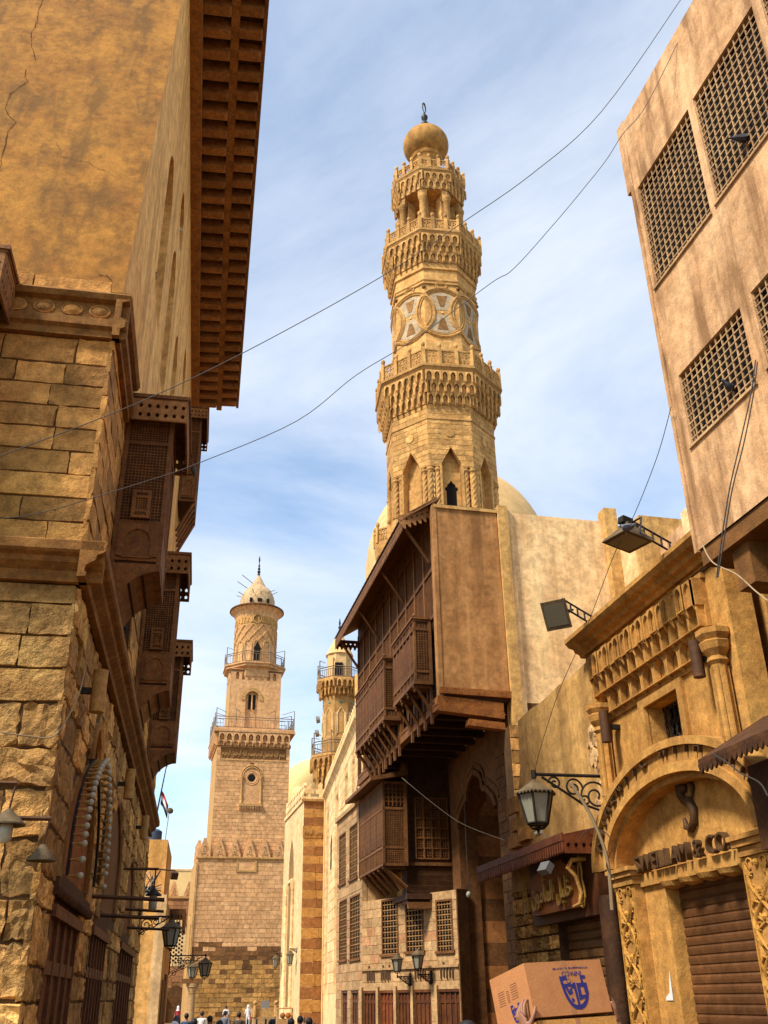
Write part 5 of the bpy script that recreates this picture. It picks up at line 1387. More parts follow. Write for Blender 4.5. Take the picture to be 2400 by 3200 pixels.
for i in range(6):
    x = -12.7+i*.82; MB().bar((x, .02, bz0-.02), (x, .8, bz0-.8), .1).build('strut', BW, by); MB().box(x-.05, x+.05, .0, .9, bz0-.1, bz0-.0).build('joist', BW, by)
MB().bar((-8.5, .02, bz0), (-8.5, .9, bz0-.75), .1).build('strut', BW, by)
# panelled wall beside it, under the overhang, with a barred lattice window
pw = MB().box(-9.4, -8.62, .95, 3.2, 4.9, 10.3).build('panelled_wall', M['dark_wood'], he)
for i in range(7): MB().box(.95, 3.0, .0, .02, 4.95+i*.2, 5.12+i*.2).build('board', BW, pw, loc=(-8.62, 0, 0), rot=E2F)
pf = MB(); frame_bars(pf, 1.32, 2.62, 0, 6.5, 8.75, 4, 6, .05, .05); frame_bars(pf, .98, 3.0, 0, 6.3, 10.2, 1, 1, .12, .06)
pf.build('window_frame', BW, pw, loc=(-8.60, 0, 0), rot=E2F)
lattice(1.34, 2.6, 6.52, 8.73, .09, .012, .02).build('lattice', BW, pw, loc=(-8.60, 0, 0), rot=E2F, kind='stuff')
MB().box(.95, 3.0, -.1, .1, 4.72, 4.95).build('sill_beam', BW, pw, loc=(-8.62, 0, 0), rot=E2F)
MB().box(-12.6, -8.5, .9, 3.0, 5.05, 5.25).build('bay_floor', M['dark_wood'], he)
# stone street wall at the far left with four barred windows
def barred_window(parent, x0, x1, z0, z1, y, nx, nz, mat=BW):
    w = MB().box(x0, x1, y+.16, y+.2, z0, z1).build('window', M['void'], parent)
    f = MB(); t = .07
    f.box(x0, x0+t, y-.02, y+.1, z0, z1); f.box(x1-t, x1, y-.02, y+.1, z0, z1); f.box(x0+t, x1-t, y-.02, y+.1, z1-t, z1); f.box(x0-.06, x1+.06, y-.08, y+.1, z0-.07, z0+.02)
    w = parent if parent.parent else w
    f.build('window_frame', mat, w)
    g_ = MB()
    for i in range(1, nx): x = x0+(x1-x0)*i/nx; g_.box(x-.012, x+.012, y+.02, y+.045, z0, z1)
    for j in range(1, nz): z = z0+(z1-z0)*j/nz; g_.box(x0, x1, y+.01, y+.05, z-.016, z+.016)
    for i in range(1, nx):
        for j in range(nz): g_.ball((x0+(x1-x0)*i/nx, y+.03, z0+(z1-z0)*(j+.5)/nz), .03, 6, 4)
    g_.build('window_grille', M['bar_wood'], w)
    return w
lwins = [(-17.7,-16.05,6.4,8.6),(-15.2,-13.4,6.35,8.6),(-17.6,-15.75,3.25,5.72),(-15.1,-12.9,3.2,5.68)]
holes = [rect(*w) for w in lwins] + [rect(-17.0,-15.6,-1,2.05), rect(-14.9,-13.3,-1,2.05)]
lwall = MB().holed(rect(-18.3, -12.5, -1, 9.4), holes, .03, .22); lwall.box(-18.3, -12.5, .25, 3, -1, 9.4); lwo = lwall.build('far_wall', M['house_stone'], he)
pinkrow = lambda row, rnd: M['house_pink'] if rnd.random() < .13 else M['house_stone']
block_wall(lwo, M['house_stone'], -18.3, -12.5, -1, 9.35, .34, (.5, .9), y=.03, depth=.018, gap=.006, seed=201, holes=holes, mats=pinkrow, limit=115)
for w in lwins: barred_window(lwo, *w, .03, 6, 9)
panelled_door(lwo, -17.0, -15.6, 2.05, 1, .14, M['door_wood'], cols=3); panelled_door(lwo, -14.9, -13.3, 2.05, 1, .14, M['door_wood'], cols=3)
l3 = lily(.42, .55, .12)
for i in range(13): put('cresting_lily', l3, None, he, loc=(-18.1+i*.45, .05, 9.42))
MB().box(-18.3, -12.5, -.1, .1, 9.25, 9.42).build('coping', M['house_stone'], he)
# angled wall of shops beneath the bay
FD = FE.sub(-12.5, 0, 25)
DR = R(25)
dwins = [(1.28, 2.35, 3.25, 5.25), (2.78, 3.87, 3.3, 5.1), (4.58, 5.52, 3.24, 5.0)]
ddoors = [(-.0, .78), (1.0, 1.72), (1.98, 2.7), (2.98, 4.0), (4.57, 5.79)]
ddoors = [(.05, .85), (1.1, 1.95), (2.2, 2.95), (3.2, 4.15), (4.57, 5.7)]
dh = [rect(*w) for w in dwins] + [rect(a, b, -1, 2.02) for a, b in ddoors]
dwall = MB().holed(rect(0, 5.78, -1, 5.28), dh, .03, .25); dwall.box(0, 5.78, .26, .5, -1, 5.28)
dwo = dwall.build('shop_wall', M['house_stone'], he, loc=(-12.5, 0, 0), rot=DR)
block_wall(dwo, M['house_stone'], 0, 5.78, -1, 5.26, .33, (.4, .75), y=.03, depth=.018, gap=.006, seed=202, holes=dh, mats=pinkrow, limit=115)
MB().box(5.785, 5.85, -.03, .5, -1, 5.3).build('end_shade_strip', M['shaded_portal_stone'], dwo)  # added dark strip over the bright wall end, standing in for shade
for w in dwins: barred_window(dwo, *w, .03, 6, 10)
for i, (a, b) in enumerate(ddoors): panelled_door(dwo, a, b, 2.02, 1, .12, M['red_wood'] if i == 1 else M['door_wood'], cols=4)
for i, (a, b) in enumerate(ddoors):
    MB().box(a-.12, a+.0, -.06, .03, -1, 2.15).build('door_jamb', M['house_stone'], dwo)
for x, w, n in ((.35, .5, 5), (1.25, .6, 6), (4.75, .8, 5), (3.3, .7, 5)):
    for k in range(n): MB().box(x+k*w/n, x+k*w/n+.07, -.03, .0, 2.35+.05*(k % 2), 2.35+.30+.08*((k*3) % 4)).build('brass_letter', M['letter'], dwo)
MB().box(0, 5.78, -.05, .03, 2.72, 2.8).build('string_course', M['house_stone'], dwo)
# portal wall under the overhang with a big trefoil arch into a banded recess
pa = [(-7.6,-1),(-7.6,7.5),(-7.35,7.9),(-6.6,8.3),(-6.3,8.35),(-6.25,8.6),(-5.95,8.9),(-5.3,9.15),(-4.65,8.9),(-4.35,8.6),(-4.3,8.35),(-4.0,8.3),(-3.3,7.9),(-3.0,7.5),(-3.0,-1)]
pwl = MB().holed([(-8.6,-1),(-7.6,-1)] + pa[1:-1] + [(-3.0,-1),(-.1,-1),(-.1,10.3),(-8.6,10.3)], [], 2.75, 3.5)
pwo = pwl.build('portal_wall', M['shaded_portal_stone'], he)
MB().tube([(x, 2.72, z) for x, z in pa[1:-1]], .12, 6).build('portal_rib', M['shaded_portal_stone'], pwo, smooth=50)
MB().tube([(-5.3+(x+5.3)*1.12, 2.74, z+.28) for x, z in pa[1:-1]], .07, 6).build('portal_rib', M['shaded_portal_stone'], pwo, smooth=50)
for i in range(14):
    z = -1+i*.75; mt = M['shaded_portal_stone'] if i % 2 else M['stripe_red']
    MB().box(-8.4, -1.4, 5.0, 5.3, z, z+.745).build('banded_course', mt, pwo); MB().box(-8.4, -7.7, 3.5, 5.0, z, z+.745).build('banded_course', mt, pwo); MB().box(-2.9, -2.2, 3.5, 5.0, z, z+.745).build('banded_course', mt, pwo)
block_wall(pwo, M['shaded_portal_stone'], -2.95, -.1, -1, 10.2, .36, (.5, .9), y=2.75, depth=.04, seed=203, kind='worn')
# pier under the end wall
pr_ = MB().box(-.25, .45, 2.1, 2.75, -1, 9.4).build('end_pier', M['mortar'], he)
block_wall(pr_, M['stone_left'], 2.08, 2.78, -1, 9.4, .4, (.3, .6), y=0, depth=.03, seed=204, kind='worn', xform=None)
for c in list(pr_.children): c.matrix_parent_inverse = Matrix.Translation((.45, 0, 0)) @ Matrix.Rotation(E2F, 4, 'Z')

# ------------------------------------------------------------------ plastered walls behind the shops
fw = thing('plaster_wall', FEf, 'high blank plastered wall with pilasters right of the lattice house', 'wall')
MB().box(2.4, 6.9, .1, .5, 9.3, 17.25).box(3.0, 6.9, .1, .5, 0, 9.3).build('wall', M['wall_plaster'], fw)
MB().box(2.36, 2.72, -.12, .3, 9.2, 17.4).build('pilaster', M['grey_plaster'], fw); MB().box(2.72, 2.9, -.02, .3, 9.2, 17.3).build('pilaster', M['wall_plaster'], fw)
MB().box(6.42, 6.9, -.25, .3, 0, 17.65).build('pilaster', M['grey_plaster'], fw)
FF2 = Frame((FEf.W(6.45).x, FEf.W(6.45).y), -90+13.34)
f2 = thing('plaster_annex', FF2, 'lower plastered wall with a raised end block above the shop cornice', 'wall')
MB().box(-.2, 2.2, .4, 5, 0, 15.95).build('wall', M['wall_plaster'], f2)
MB().box(2.2, 2.75, -.1, 5, 0, 16.1).build('pilaster', M['grey_plaster'], f2)
MB().box(2.75, 4.6, .5, 5, 0, 15.1).build('wall', M['upper_plaster'], f2)
MB().box(4.6, 5.4, .3, 5, 0, 15.3).build('end_block', M['wall_plaster'], f2)

# ------------------------------------------------------------------ carved stone shop
FS = right_frame(5.62, -12.5)
ss_ = thing('stone_shop', FS, 'carved stone shop front with arch, brown shutter and raised lettering', 'shop')
SS = M['shop_stone']
X0, X1 = -12.15, -8.52
AC = -10.16
def low_arch(cx, w, z0, zs, zt, n=12): return arch(cx, w, z0, zs, zt, n, 'round')
winr = rect(-10.62, -9.78, 4.36, 4.92)
body = MB().holed(rect(X0, X1, 2.95, 6.1), [winr, low_arch(AC, 3.5, 2.96, 3.2, 4.06)], .0, .30); body.box(X0, X1, .45, 1.6, 0, 6.1)
bo_ = body.build('wall', SS, ss_)
# jambs, columns, shutter
MB().box(-11.36, -10.83, .03, .45, 0, 2.98).build('jamb', SS, ss_); MB().box(-8.97, -8.5, .03, .45, 0, 2.98).build('jamb', SS, ss_)
sh = MB().box(-10.84, -8.95, .2, .24, 0, 3.0).build('shutter', M['shutter'], ss_)
slat = MB().prism_x([(0,0),(-.010,.010),(-.016,.045),(-.016,.07),(-.008,.084),(0,.09)], 0, 1.85).mesh('shutter_slat'); slat.materials.append(M['shutter'])
for i in range(30): put('shutter_slat', slat, None, sh, loc=(-10.82, .2, .05+i*.096))
def carved_pilaster(x0, x1, z0, z1, seed):
    p = MB().box(x0, x1, -.10, .2, z0, z1).build('carved_column', SS, ss_)
    w = x1-x0; cx = (x0+x1)/2; n = int((z1-z0)/.24)
    for s_ in (-1, 1):
        pts = [(cx+s_*w*.34*math.sin(math.pi*(z0+.1+i*(z1-z0-.2)/110-z0)/.24), -.115, z0+.1+i*(z1-z0-.2)/60) for i in range(61)]
        MB().tube(pts, .022, 6).build('carved_vine', M['shop_gold'], p, smooth=60)
    for s_ in (-1, 1):
        pts = [(cx+s_*w*.40*math.cos(math.pi*(i*(z1-z0-.2)/110)/.24), -.112, z0+.1+i*(z1-z0-.2)/110) for i in range(111)]
        MB().tube(pts, .014, 5).build('carved_vine', M['shop_gold'], p, smooth=60)
    for i in range(n):
        for s_ in (-1, 1):
            MB().tube([(cx+s_*w*.24+.05*math.cos(q), -.112, z0+.26+i*.24+.05*math.sin(q)) for q in [k*.7 for k in range(8)]], .011, 5).build('carved_tendril', M['shop_gold'], p)
        z = z0+.14+i*.24
        for s_ in (-1, 1):
            MB().add([(0,0,0),(.05,-.03,.07),(0,-.012,.17),(-.05,-.03,.07)], [(0,1,2,3)]).build('carved_leaf', M['shop_gold'], p, loc=(cx+s_*w*.20*(1 if i % 2 else .6), -.112, z), rot=(0, s_*R(35), 0))
        MB().ball((0,0,0), .035, 6, 4).build('carved_bud', M['shop_gold'], p, loc=(cx, -.115, z+.12))
    for x in (x0+.015, x1-.03): MB().box(x, x+.02, -.12, -.10, z0, z1).build('carved_edge', M['shop_gold'], p)
    c = MB()
    for k, (o_, h) in enumerate(((.0,.05),(.03,.05),(.02,.04),(.06,.06),(.09,.05))):
        z = z1 + sum(q[1] for q in ((.0,.05),(.03,.05),(.02,.04),(.06,.06),(.09,.05))[:k]); c.box(x0-o_, x1+o_, -.10-o_, .2, z, z+h-.004)
    c.build('capital', SS, p)
    return p
carved_pilaster(-11.86, -11.37, 0, 2.92, 1); carved_pilaster(-8.94, -8.44, 0, 2.92, 2)
# arch band standing proud, with mouldings
def arch_band(cx, wo, zo, wi, zi, zs, y0, y1, name, mat, n=20):
    o_ = low_arch(cx, wo, zs, zs+.001, zo, n)[1:-1]; i_ = low_arch(cx, wi, zs, zs+.001, zi, n)[1:-1]
    return MB().prism(o_ + list(reversed(i_)), y0, y1).build(name, mat, bo_)
arch_band(AC, 4.1, 4.30, 3.45, 4.05, 3.19, -.16, .05, 'arch_band', SS)
arch_band(AC, 4.22, 4.36, 4.02, 4.27, 3.19, -.22, .02, 'arch_moulding', SS); arch_band(AC, 3.56, 4.10, 3.36, 3.99, 3.19, -.20, .1, 'arch_moulding', SS); arch_band(AC, 3.36, 3.99, 3.24, 3.92, 3.19, -.10, .2, 'arch_moulding', SS)
tym = MB().prism(low_arch(AC, 3.5, 3.05, 3.2, 4.06), .12, .32).build('tympanum', SS, bo_)
MB().box(-11.4, -8.9, -.02, .25, 2.93, 3.07).build('lintel', SS, bo_)
for k in range(5): MB().lathe([(.16,0),(.13,-.05),(.02,-.08)], 14).build('lintel_boss', SS, bo_, loc=(-10.7+k*.42, .08, 2.93))
def letters(txt, size, x0, x1, z, y, mat, parent, ext=.03, name='letter'):
    """one mesh for each letter, spaced to fill x0..x1"""
    adv = []; mes = []
    for ch in txt:
        if ch == ' ': mes.append(None); adv.append(size*.35); continue
        me = text_mesh(ch, size, ext, 'LEFT'); xs = [v.co.x for v in me.vertices]; mes.append((me, min(xs))); adv.append(max(xs)-min(xs)+size*.09)
    sc_ = (x1-x0)/sum(adv); x = x0
    for me, a in zip(mes, adv):
        if me: 
            put(name, me[0], mat, parent, loc=(x - me[1]*sc_, y, z), scale=(sc_, 1, 1))
        x += a*sc_
letters('SWEILLAM & CO.', .27, -11.30, -9.12, 3.08, -.06, M['letter'], bo_, .035)
txt = 'AUTHENTIC WITH STYLE'; n = len(txt)
for i, ch in enumerate(txt):
    if ch == ' ': continue
    q = math.pi*(1 - (.085 + .83*i/(n-1))); px_, pz_ = AC+1.89*math.cos(q), 3.19+1.00*math.sin(q)
    tx, tz = -1.89*math.sin(q), 1.00*math.cos(q); ang = math.atan2(-tz, -tx)
    me = text_mesh(ch, .20, .025, 'CENTER'); put('letter', me, M['letter'], bo_, loc=(px_, -.185, pz_), rot=(0, -ang + 0, 0))
# emblem: a curling figure with a ball, on the tympanum
em = [(AC+x, .09, 3.58+z) for x, z in ((.10,.36),(-.02,.42),(-.12,.36),(-.13,.24),(-.05,.16),(.06,.14),(.12,.04),(.10,-.08),(0,-.15),(-.10,-.12),(-.12,-.02))]
emo = MB().tube(em, [.03,.05,.055,.05,.05,.055,.055,.05,.045,.035,.02], 8).build('emblem', M['letter'], ss_, smooth=60)
MB().ball((AC-.03, .08, 3.88), .055, 8, 6).build('emblem_ball', M['letter'], emo, smooth=60); MB().tube([(AC+.1,.09,3.95),(AC+.16,.09,3.85),(AC+.12,.09,3.74)], [.03,.035,.01], 6).build('emblem_curl', M['letter'], emo, smooth=60)
# window with splayed frame and lattice grille
wf = MB().holed(rect(-10.76, -9.66, 4.26, 5.02), [winr], -.05, .02).build('window_frame', SS, ss_)
MB().box(-10.66, -9.74, .34, .36, 4.3, 4.95).build('window_void', M['void'], wf)
for k in range(7):
    x = -10.56+k*.115; pts = [(x+.028*math.sin(t*1.0), .2, 4.36+.56*t/18) for t in range(0, 19)]
    MB().tube(pts, .012, 5).build('grille_bar', M['iron'], wf); MB().tube([(x-.028*math.sin(t*1.0), .21, 4.36+.56*t/18) for t in range(0, 19)], .012, 5).build('grille_bar', M['iron'], wf)
# stalactite frieze and cornice
fz = MB().box(-11.78, -8.86, -.06, .05, 5.92, 5.98).build('frieze', SS, ss_)
def deep_cell(w, h, d, mat, nm):
    ap = arch(0, w*.80, .04*h, .55*h, .95*h, 6); m = MB().holed(rect(-w/2, w/2, 0, h), [ap], -d, -.01)
    m.add([(-w/2,-d,0),(w/2,-d,0),(w/2,0,0),(-w/2,0,0),(-w/2,-d,h),(w/2,-d,h),(w/2,0,h),(-w/2,0,h)], [(1,2,6,5),(3,0,4,7),(4,5,6,7)])
    m.add([(-w/2,-d,0),(-w*.38,-d,0),(-w*.5,-.0,-h*.35),(w/2,-d,0),(w*.38,-d,0),(w*.5,0,-h*.35),(-w/2,0,0),(w/2,0,0)], [(0,1,2),(3,4,5),(1,6,2),(4,7,5)])
    me = m.mesh(nm); me.materials.append(mat); return me
n = 17; w = 2.86/n
ca = deep_cell(w*1.0, .30, .05, SS, 'frieze_niche'); cb_ = deep_cell(w*1.3, .26, .13, SS, 'frieze_niche'); cc = deep_cell(w*1.8, .26, .20, SS, 'frieze_niche')
for i in range(n): put('frieze_niche', ca, None, fz, loc=(-11.76+(i+.5)*w, -.16 if i % 2 else -.14, 5.60))
MB().box(-11.78, -8.88, -.16, .0, 5.60, 5.92).build('frieze_back', SS, fz)
for i in range(13): put('frieze_niche', cb_, None, fz, loc=(-11.76+(i+.5)*2.86/13, -.02, 5.36))
MB().box(-11.78, -8.88, -.06, .0, 5.36, 5.6).build('frieze_back', SS, fz)
for i in range(9): put('frieze_niche', deep_cell(2.86/9*.98, .27, .09, SS, 'frieze_niche') if i == 0 else bpy.data.meshes['frieze_niche.003'] if 'frieze_niche.003' in bpy.data.meshes else cb_, None, fz, loc=(-11.76+(i+.5)*2.86/9, .0, 5.09))
MB().box(-11.80, -8.84, -.03, .02, 5.02, 5.09).build('frieze_sill', SS, fz)
MB().prism_x([(.1,6.08),(-.05,6.08),(-.07,6.13),(-.13,6.15),(-.15,6.20),(-.22,6.22),(-.27,6.28),(-.27,6.34),(-.22,6.37),(.1,6.38)], X0-.12, X1).build('cornice', SS, bo_)
MB().box(X0, X1, -.03, .03, 5.99, 6.03).build('thin_band', M['mortar'], bo_)
for x in (-11.72, -8.74):
    c = MB().lathe([(.10,3.9),(.10,4.02),(.085,4.05),(.085,4.86)], 14, c=(x, -.10, 0)); 
    co = c.build('colonnette', SS, ss_, smooth=30)
    for i in range(8): 
        q = 2*math.pi*i/8; MB().tube([(x+.088*math.cos(q), -.10+.088*math.sin(q), 4.06), (x+.088*math.cos(q), -.10+.088*math.sin(q), 4.84)], .014, 5).build('flute', SS, co)
    MB().lathe([(.085,4.86),(.12,4.90),(.10,4.95),(.15,5.02),(.17,5.1),(.15,5.12),(.19,5.18),(.19,5.24)], 8, c=(x, -.10, 0), a0=math.pi/8).build('capital', SS, co)
# ------------------------------------------------------------------ grey plaster wall and the smaller shop
gw = thing('grey_wall', FS, 'stained grey plaster wall with flaking patches above the small wooden shop', 'wall')
gw_m = MB().holed([(-16.2,3.3),(-12.17,3.3),(-12.17,6.05),(-12.9,6.0),(-13.4,6.02),(-14.1,5.97),(-14.7,5.99),(-15.28,5.95),(-15.32,5.2),(-15.6,4.6),(-16.0,4.1)], [], .04, 1.0).build('wall', M['grey_plaster'], gw)
rnd_ = random.Random(4)
for i in range(26):
    x = -12.2 - abs(rnd_.gauss(0, .16)); z = 3.95 + rnd_.random()*1.15; s_ = rnd_.uniform(.03, .10)
    pts = [(x+s_*rnd_.uniform(.6, 1.2)*math.cos(q), z+s_*rnd_.uniform(.6, 1.3)*math.sin(q)) for q in [2*math.pi*k/7 for k in range(7)]]
    MB().prism(pts, .015, .045).build('flaked_patch', M['wall_plaster'] if i % 3 else M['house_stone'], gw_m)
hs_ = MB(); hs_.box(-16.0, -15.5, -.03, .04, 4.5, 4.75); hs_.build('corner_stone', M['stone_left'], gw_m)
for k, (a, b, z) in enumerate(((-15.9,-15.45,3.95),(-15.75,-15.5,4.2),(-15.4,-15.0,4.0))): MB().box(a, b, -.06, .04, z, z+.2).build('corner_stone', M['stone_left'], gw_m)
ws = thing('wooden_shop', FS, 'small shop with dark wooden canopy, gold lettered signboard and tan shutter', 'shop')
pier = MB().box(-16.25, -14.4, .1, 1.0, -1, 3.5).build('pier', M['mortar'], ws)
block_wall(pier, M['stone_rubble'], -16.25, -14.4, -1, 3.4, .21, (.22, .5), y=.1, depth=.07, seed=301, kind='rubble', gap=.02, hvar=.3)
lf = MB().box(-14.4, -12.2, .3, .5, 2.72, 3.4).build('shop_frame', M['dark_wood'], ws)
sh2 = MB().box(-14.32, -12.25, .22, .26, -.2, 2.74).build('shutter', M['shutter_tan'], ws)
sl2 = MB().prism_x([(0,0),(-.022,.012),(-.03,.06),(-.03,.09),(-.012,.105),(0,.107)], 0, 2.03).mesh('shutter_slat'); sl2.materials.append(M['shutter_tan'])
for i in range(24): put('shutter_slat', sl2, None, sh2, loc=(-14.3, .22, -.1+i*.117))
MB().box(-14.42, -14.3, .1, .3, -.2, 2.75).build('door_post', M['dark_wood'], ws); MB().box(-12.3, -12.16, .02, .3, -.2, 2.9).build('door_post', M['dark_wood'], ws)
MB().tube([(-12.08, -.12, -.2), (-12.08, -.12, 2.9)], .13, 12).build('downpipe', M['dark_wood'], ws, smooth=40)
# canopy
cx0, cx1, cp = -16.35, -12.5, .47
c = MB().hexa([(cx0,-cp,3.62),(cx1,-cp,3.62),(cx1,.1,3.72),(cx0,.1,3.72),(cx0,-cp,3.70),(cx1,-cp,3.70),(cx1,.1,3.82),(cx0,.1,3.82)]).build('canopy', M['red_wood'], ws)
MB().box(cx0, cx1, -cp-.03, -cp, 3.62, 3.72).build('fascia', M['red_wood'], c)
n = 44
fl_ = MB().prism([(-.034,.0),(-.02,-.13),(0,-.16),(.02,-.13),(.034,.0)], 0, .02).mesh('fringe_slat'); fl_.materials.append(M['red_wood'])
for i in range(n): put('fringe_slat', fl_, None, c, loc=(cx0+.04+i*(cx1-cx0-.08)/(n-1), -cp-.02, 3.62))
valance(cp+.08, .22, 5, 1).build('end_valance', M['red_wood'], c, loc=(cx1+.01, -cp, 3.46), rot=math.pi/2)
MB().box(cx0+1.3, cx1, -.05, .3, 2.72, 3.62).build('sign_back', M['door_wood'], ws)
bd = MB().prism([(-14.75,2.84),(-12.95,2.84),(-12.95,3.36),(-13.3,3.42),(-13.45,3.5),(-14.2,3.5),(-14.4,3.42),(-14.75,3.36)], -.16, -.06).build('signboard', M['sign_wood'], ws)
ar = '\uFEA7\uFEE0\uFEF4\uFEDE', '\uFE8D\uFEDF\uFEE4\uFE84\uFEE3\uFEEE\uFEE5'
txt_ = ' '.join(''.join(reversed(w)) for w in reversed(ar))
me = text_mesh(txt_, .42, .02); xs = [v.co.x for v in me.vertices]; zs_ = [v.co.z for v in me.vertices]
if xs:
    for v in me.vertices:
        v.co.x = -14.62 + (v.co.x-min(xs))*1.55/(max(xs)-min(xs)); v.co.z = 2.90 + (v.co.z-min(zs_))*.46/(max(zs_)-min(zs_))
    put('sign_lettering', me, M['gold'], bd, loc=(0, -.185, 0))
for x in (-14.98, -12.78):
    p = [(0,-.30),(.05,-.28),(.10,-.18),(.09,-.06),(.05,.04),(.06,.14),(.03,.26),(0,.36)]; pts = [(x+a, -.17, 3.12+b) for a, b in p] + [(x-a, -.17, 3.12+b) for a, b in reversed(p)]
    go = MB().tube(pts, .014, 6).build('gilt_ornament', M['gold'], ws)
    for k in range(5): MB().tube([(x-.06, -.17, 2.88+k*.05), (x, -.18, 2.86+k*.05), (x+.06, -.17, 2.88+k*.05)], .009, 5).build('gilt_band', M['gold'], go)
for x in (-12.72,):
    MB().tube([(x,-.1,3.42),(x,-.3,3.40),(x,-.36,3.30),(x,-.26,3.2),(x,-.2,3.0),(x,-.24,2.86),(x,-.34,2.82)], [.03,.035,.035,.03,.028,.025,.015], 8).build('scroll_bracket', M['shop_stone'], ws, smooth=60)

# ------------------------------------------------------------------ overhanging plastered building, upper right
FB = right_frame(5.0, -14)
ub = thing('plaster_house', FB, 'overhanging plastered house with square window grilles at the upper right', 'house')
BX = -7.47
grids = [(-7.40,-6.24,8.80,10.30,12,16), (-6.13,-5.02,8.83,10.32,12,16), (-4.90,-3.8,8.83,10.32,12,16), (-7.28,-6.14,6.68,7.53,12,10), (-5.95,-4.8,6.72,7.55,12,10)]
up = MB().holed([(BX, 5.62), (1.5, 5.62), (1.5, 11.45), (BX, 11.45)] + [(BX + random.uniform(-.018, .012), 11.45-.19*q) for q in range(1, 30)], [rect(*g_[:4]) for g_ in grids], .0, .07); up.box(BX, 1.5, .4, 4, 5.62, 11.4)
up.add([(BX,0,5.62),(BX,4,5.62),(BX,4,11.45),(BX,0,11.45),(1.5,4,5.62),(1.5,0,5.62),(1.5,0,11.45),(1.5,4,11.45)], [(0,1,2,3),(0,5,4,1),(3,2,7,6)])
upo = up.build('wall', M['upper_plaster'], ub)
for gi, (a, b, z0, z1, nx, nz) in enumerate(grids):
    wv = MB().box(a-.05, b+.05, .09, .12, z0-.05, z1+.05).build('window', M['void'], ub)
    bv = MB().box(-.0065, .0065, 0, .014, 0, z1-z0).mesh('grille_bar'); bv.materials.append(M['grid_paint'])
    bh = MB().box(0, b-a, -.003, .011, -.0065, .0065).mesh('grille_bar'); bh.materials.append(M['grid_paint'])
    for i in range(nx+1): put('grille_bar', bv, None, wv, loc=(a+(b-a)*i/nx, .02, z0))
    for j in range(nz+1): put('grille_bar', bh, None, wv, loc=(a, .02, z0+(z1-z0)*j/nz))
    MB().box(a-.02, b+.02, -.025, .03, z0-.03, z0-.002).build('sill', M['grid_paint'], wv)
MB().box(BX-.16, BX, .0, .3, 10.4, 11.5).build('corner_pilaster', M['upper_plaster'], upo)
MB().box(BX-.05, BX, -.02, .2, 5.6, 10.4).build('corner_pilaster', M['upper_plaster'], upo)
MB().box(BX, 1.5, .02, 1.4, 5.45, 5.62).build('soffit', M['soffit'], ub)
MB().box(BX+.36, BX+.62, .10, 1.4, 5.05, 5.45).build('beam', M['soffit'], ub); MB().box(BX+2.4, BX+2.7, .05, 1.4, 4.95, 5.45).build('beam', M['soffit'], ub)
MB().box(BX+1.05, 1.5, .95, 1.3, 0, 5.45).build('ground_wall', M['soffit'], ub)  # this wall and its pier are coloured dark for the overhang's shade
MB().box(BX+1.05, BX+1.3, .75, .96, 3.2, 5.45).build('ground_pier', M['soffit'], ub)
# dark wooden canopy of the next shop, at the right edge
FC = FS
cy = thing('wooden_awning', FS, 'dark wooden shop awning with scalloped edge at the right edge', 'awning')
MB().hexa([(-8.4,-.72,3.72),(-5.5,-.72,3.72),(-5.5,.0,4.1),(-8.3,.0,4.1),(-8.4,-.72,3.78),(-5.5,-.72,3.78),(-5.5,.0,4.2),(-8.3,.0,4.2)]).build('roof', M['dark_wood'], cy)
sc2 = MB().prism([(-.05,.0),(-.03,-.06),(0,-.09),(.03,-.06),(.05,.0)], 0, .02).mesh('scallop'); sc2.materials.append(M['dark_wood'])
for i in range(34): put('scallop', sc2, None, cy, loc=(-8.35+i*.085, -.73, 3.73))
MB().box(-8.26, -5.5, -.3, .3, 2.95, 3.7).build('sign_box', M['dark_wood'], cy)
for i in range(12): MB().box(-8.28, -8.26, -.28+i*.05, -.255+i*.05, 3.0, 3.65).build('slat', M['red_wood'], cy)
MB().box(-8.4, -8.25, -.1, .3, 0, 2.95).build('post', M['dark_wood'], cy)
# ------------------------------------------------------------------ street furniture and small things
def _Lx(F, p, x):
    d = ray(*p); t = ((F.o - CAM).dot(F.x) + x)/d.dot(F.x); q = CAM + d*t - F.o; return (q.dot(F.y), q.z)
Frame.Lx = lambda s, p, x: _Lx(s, p, x)

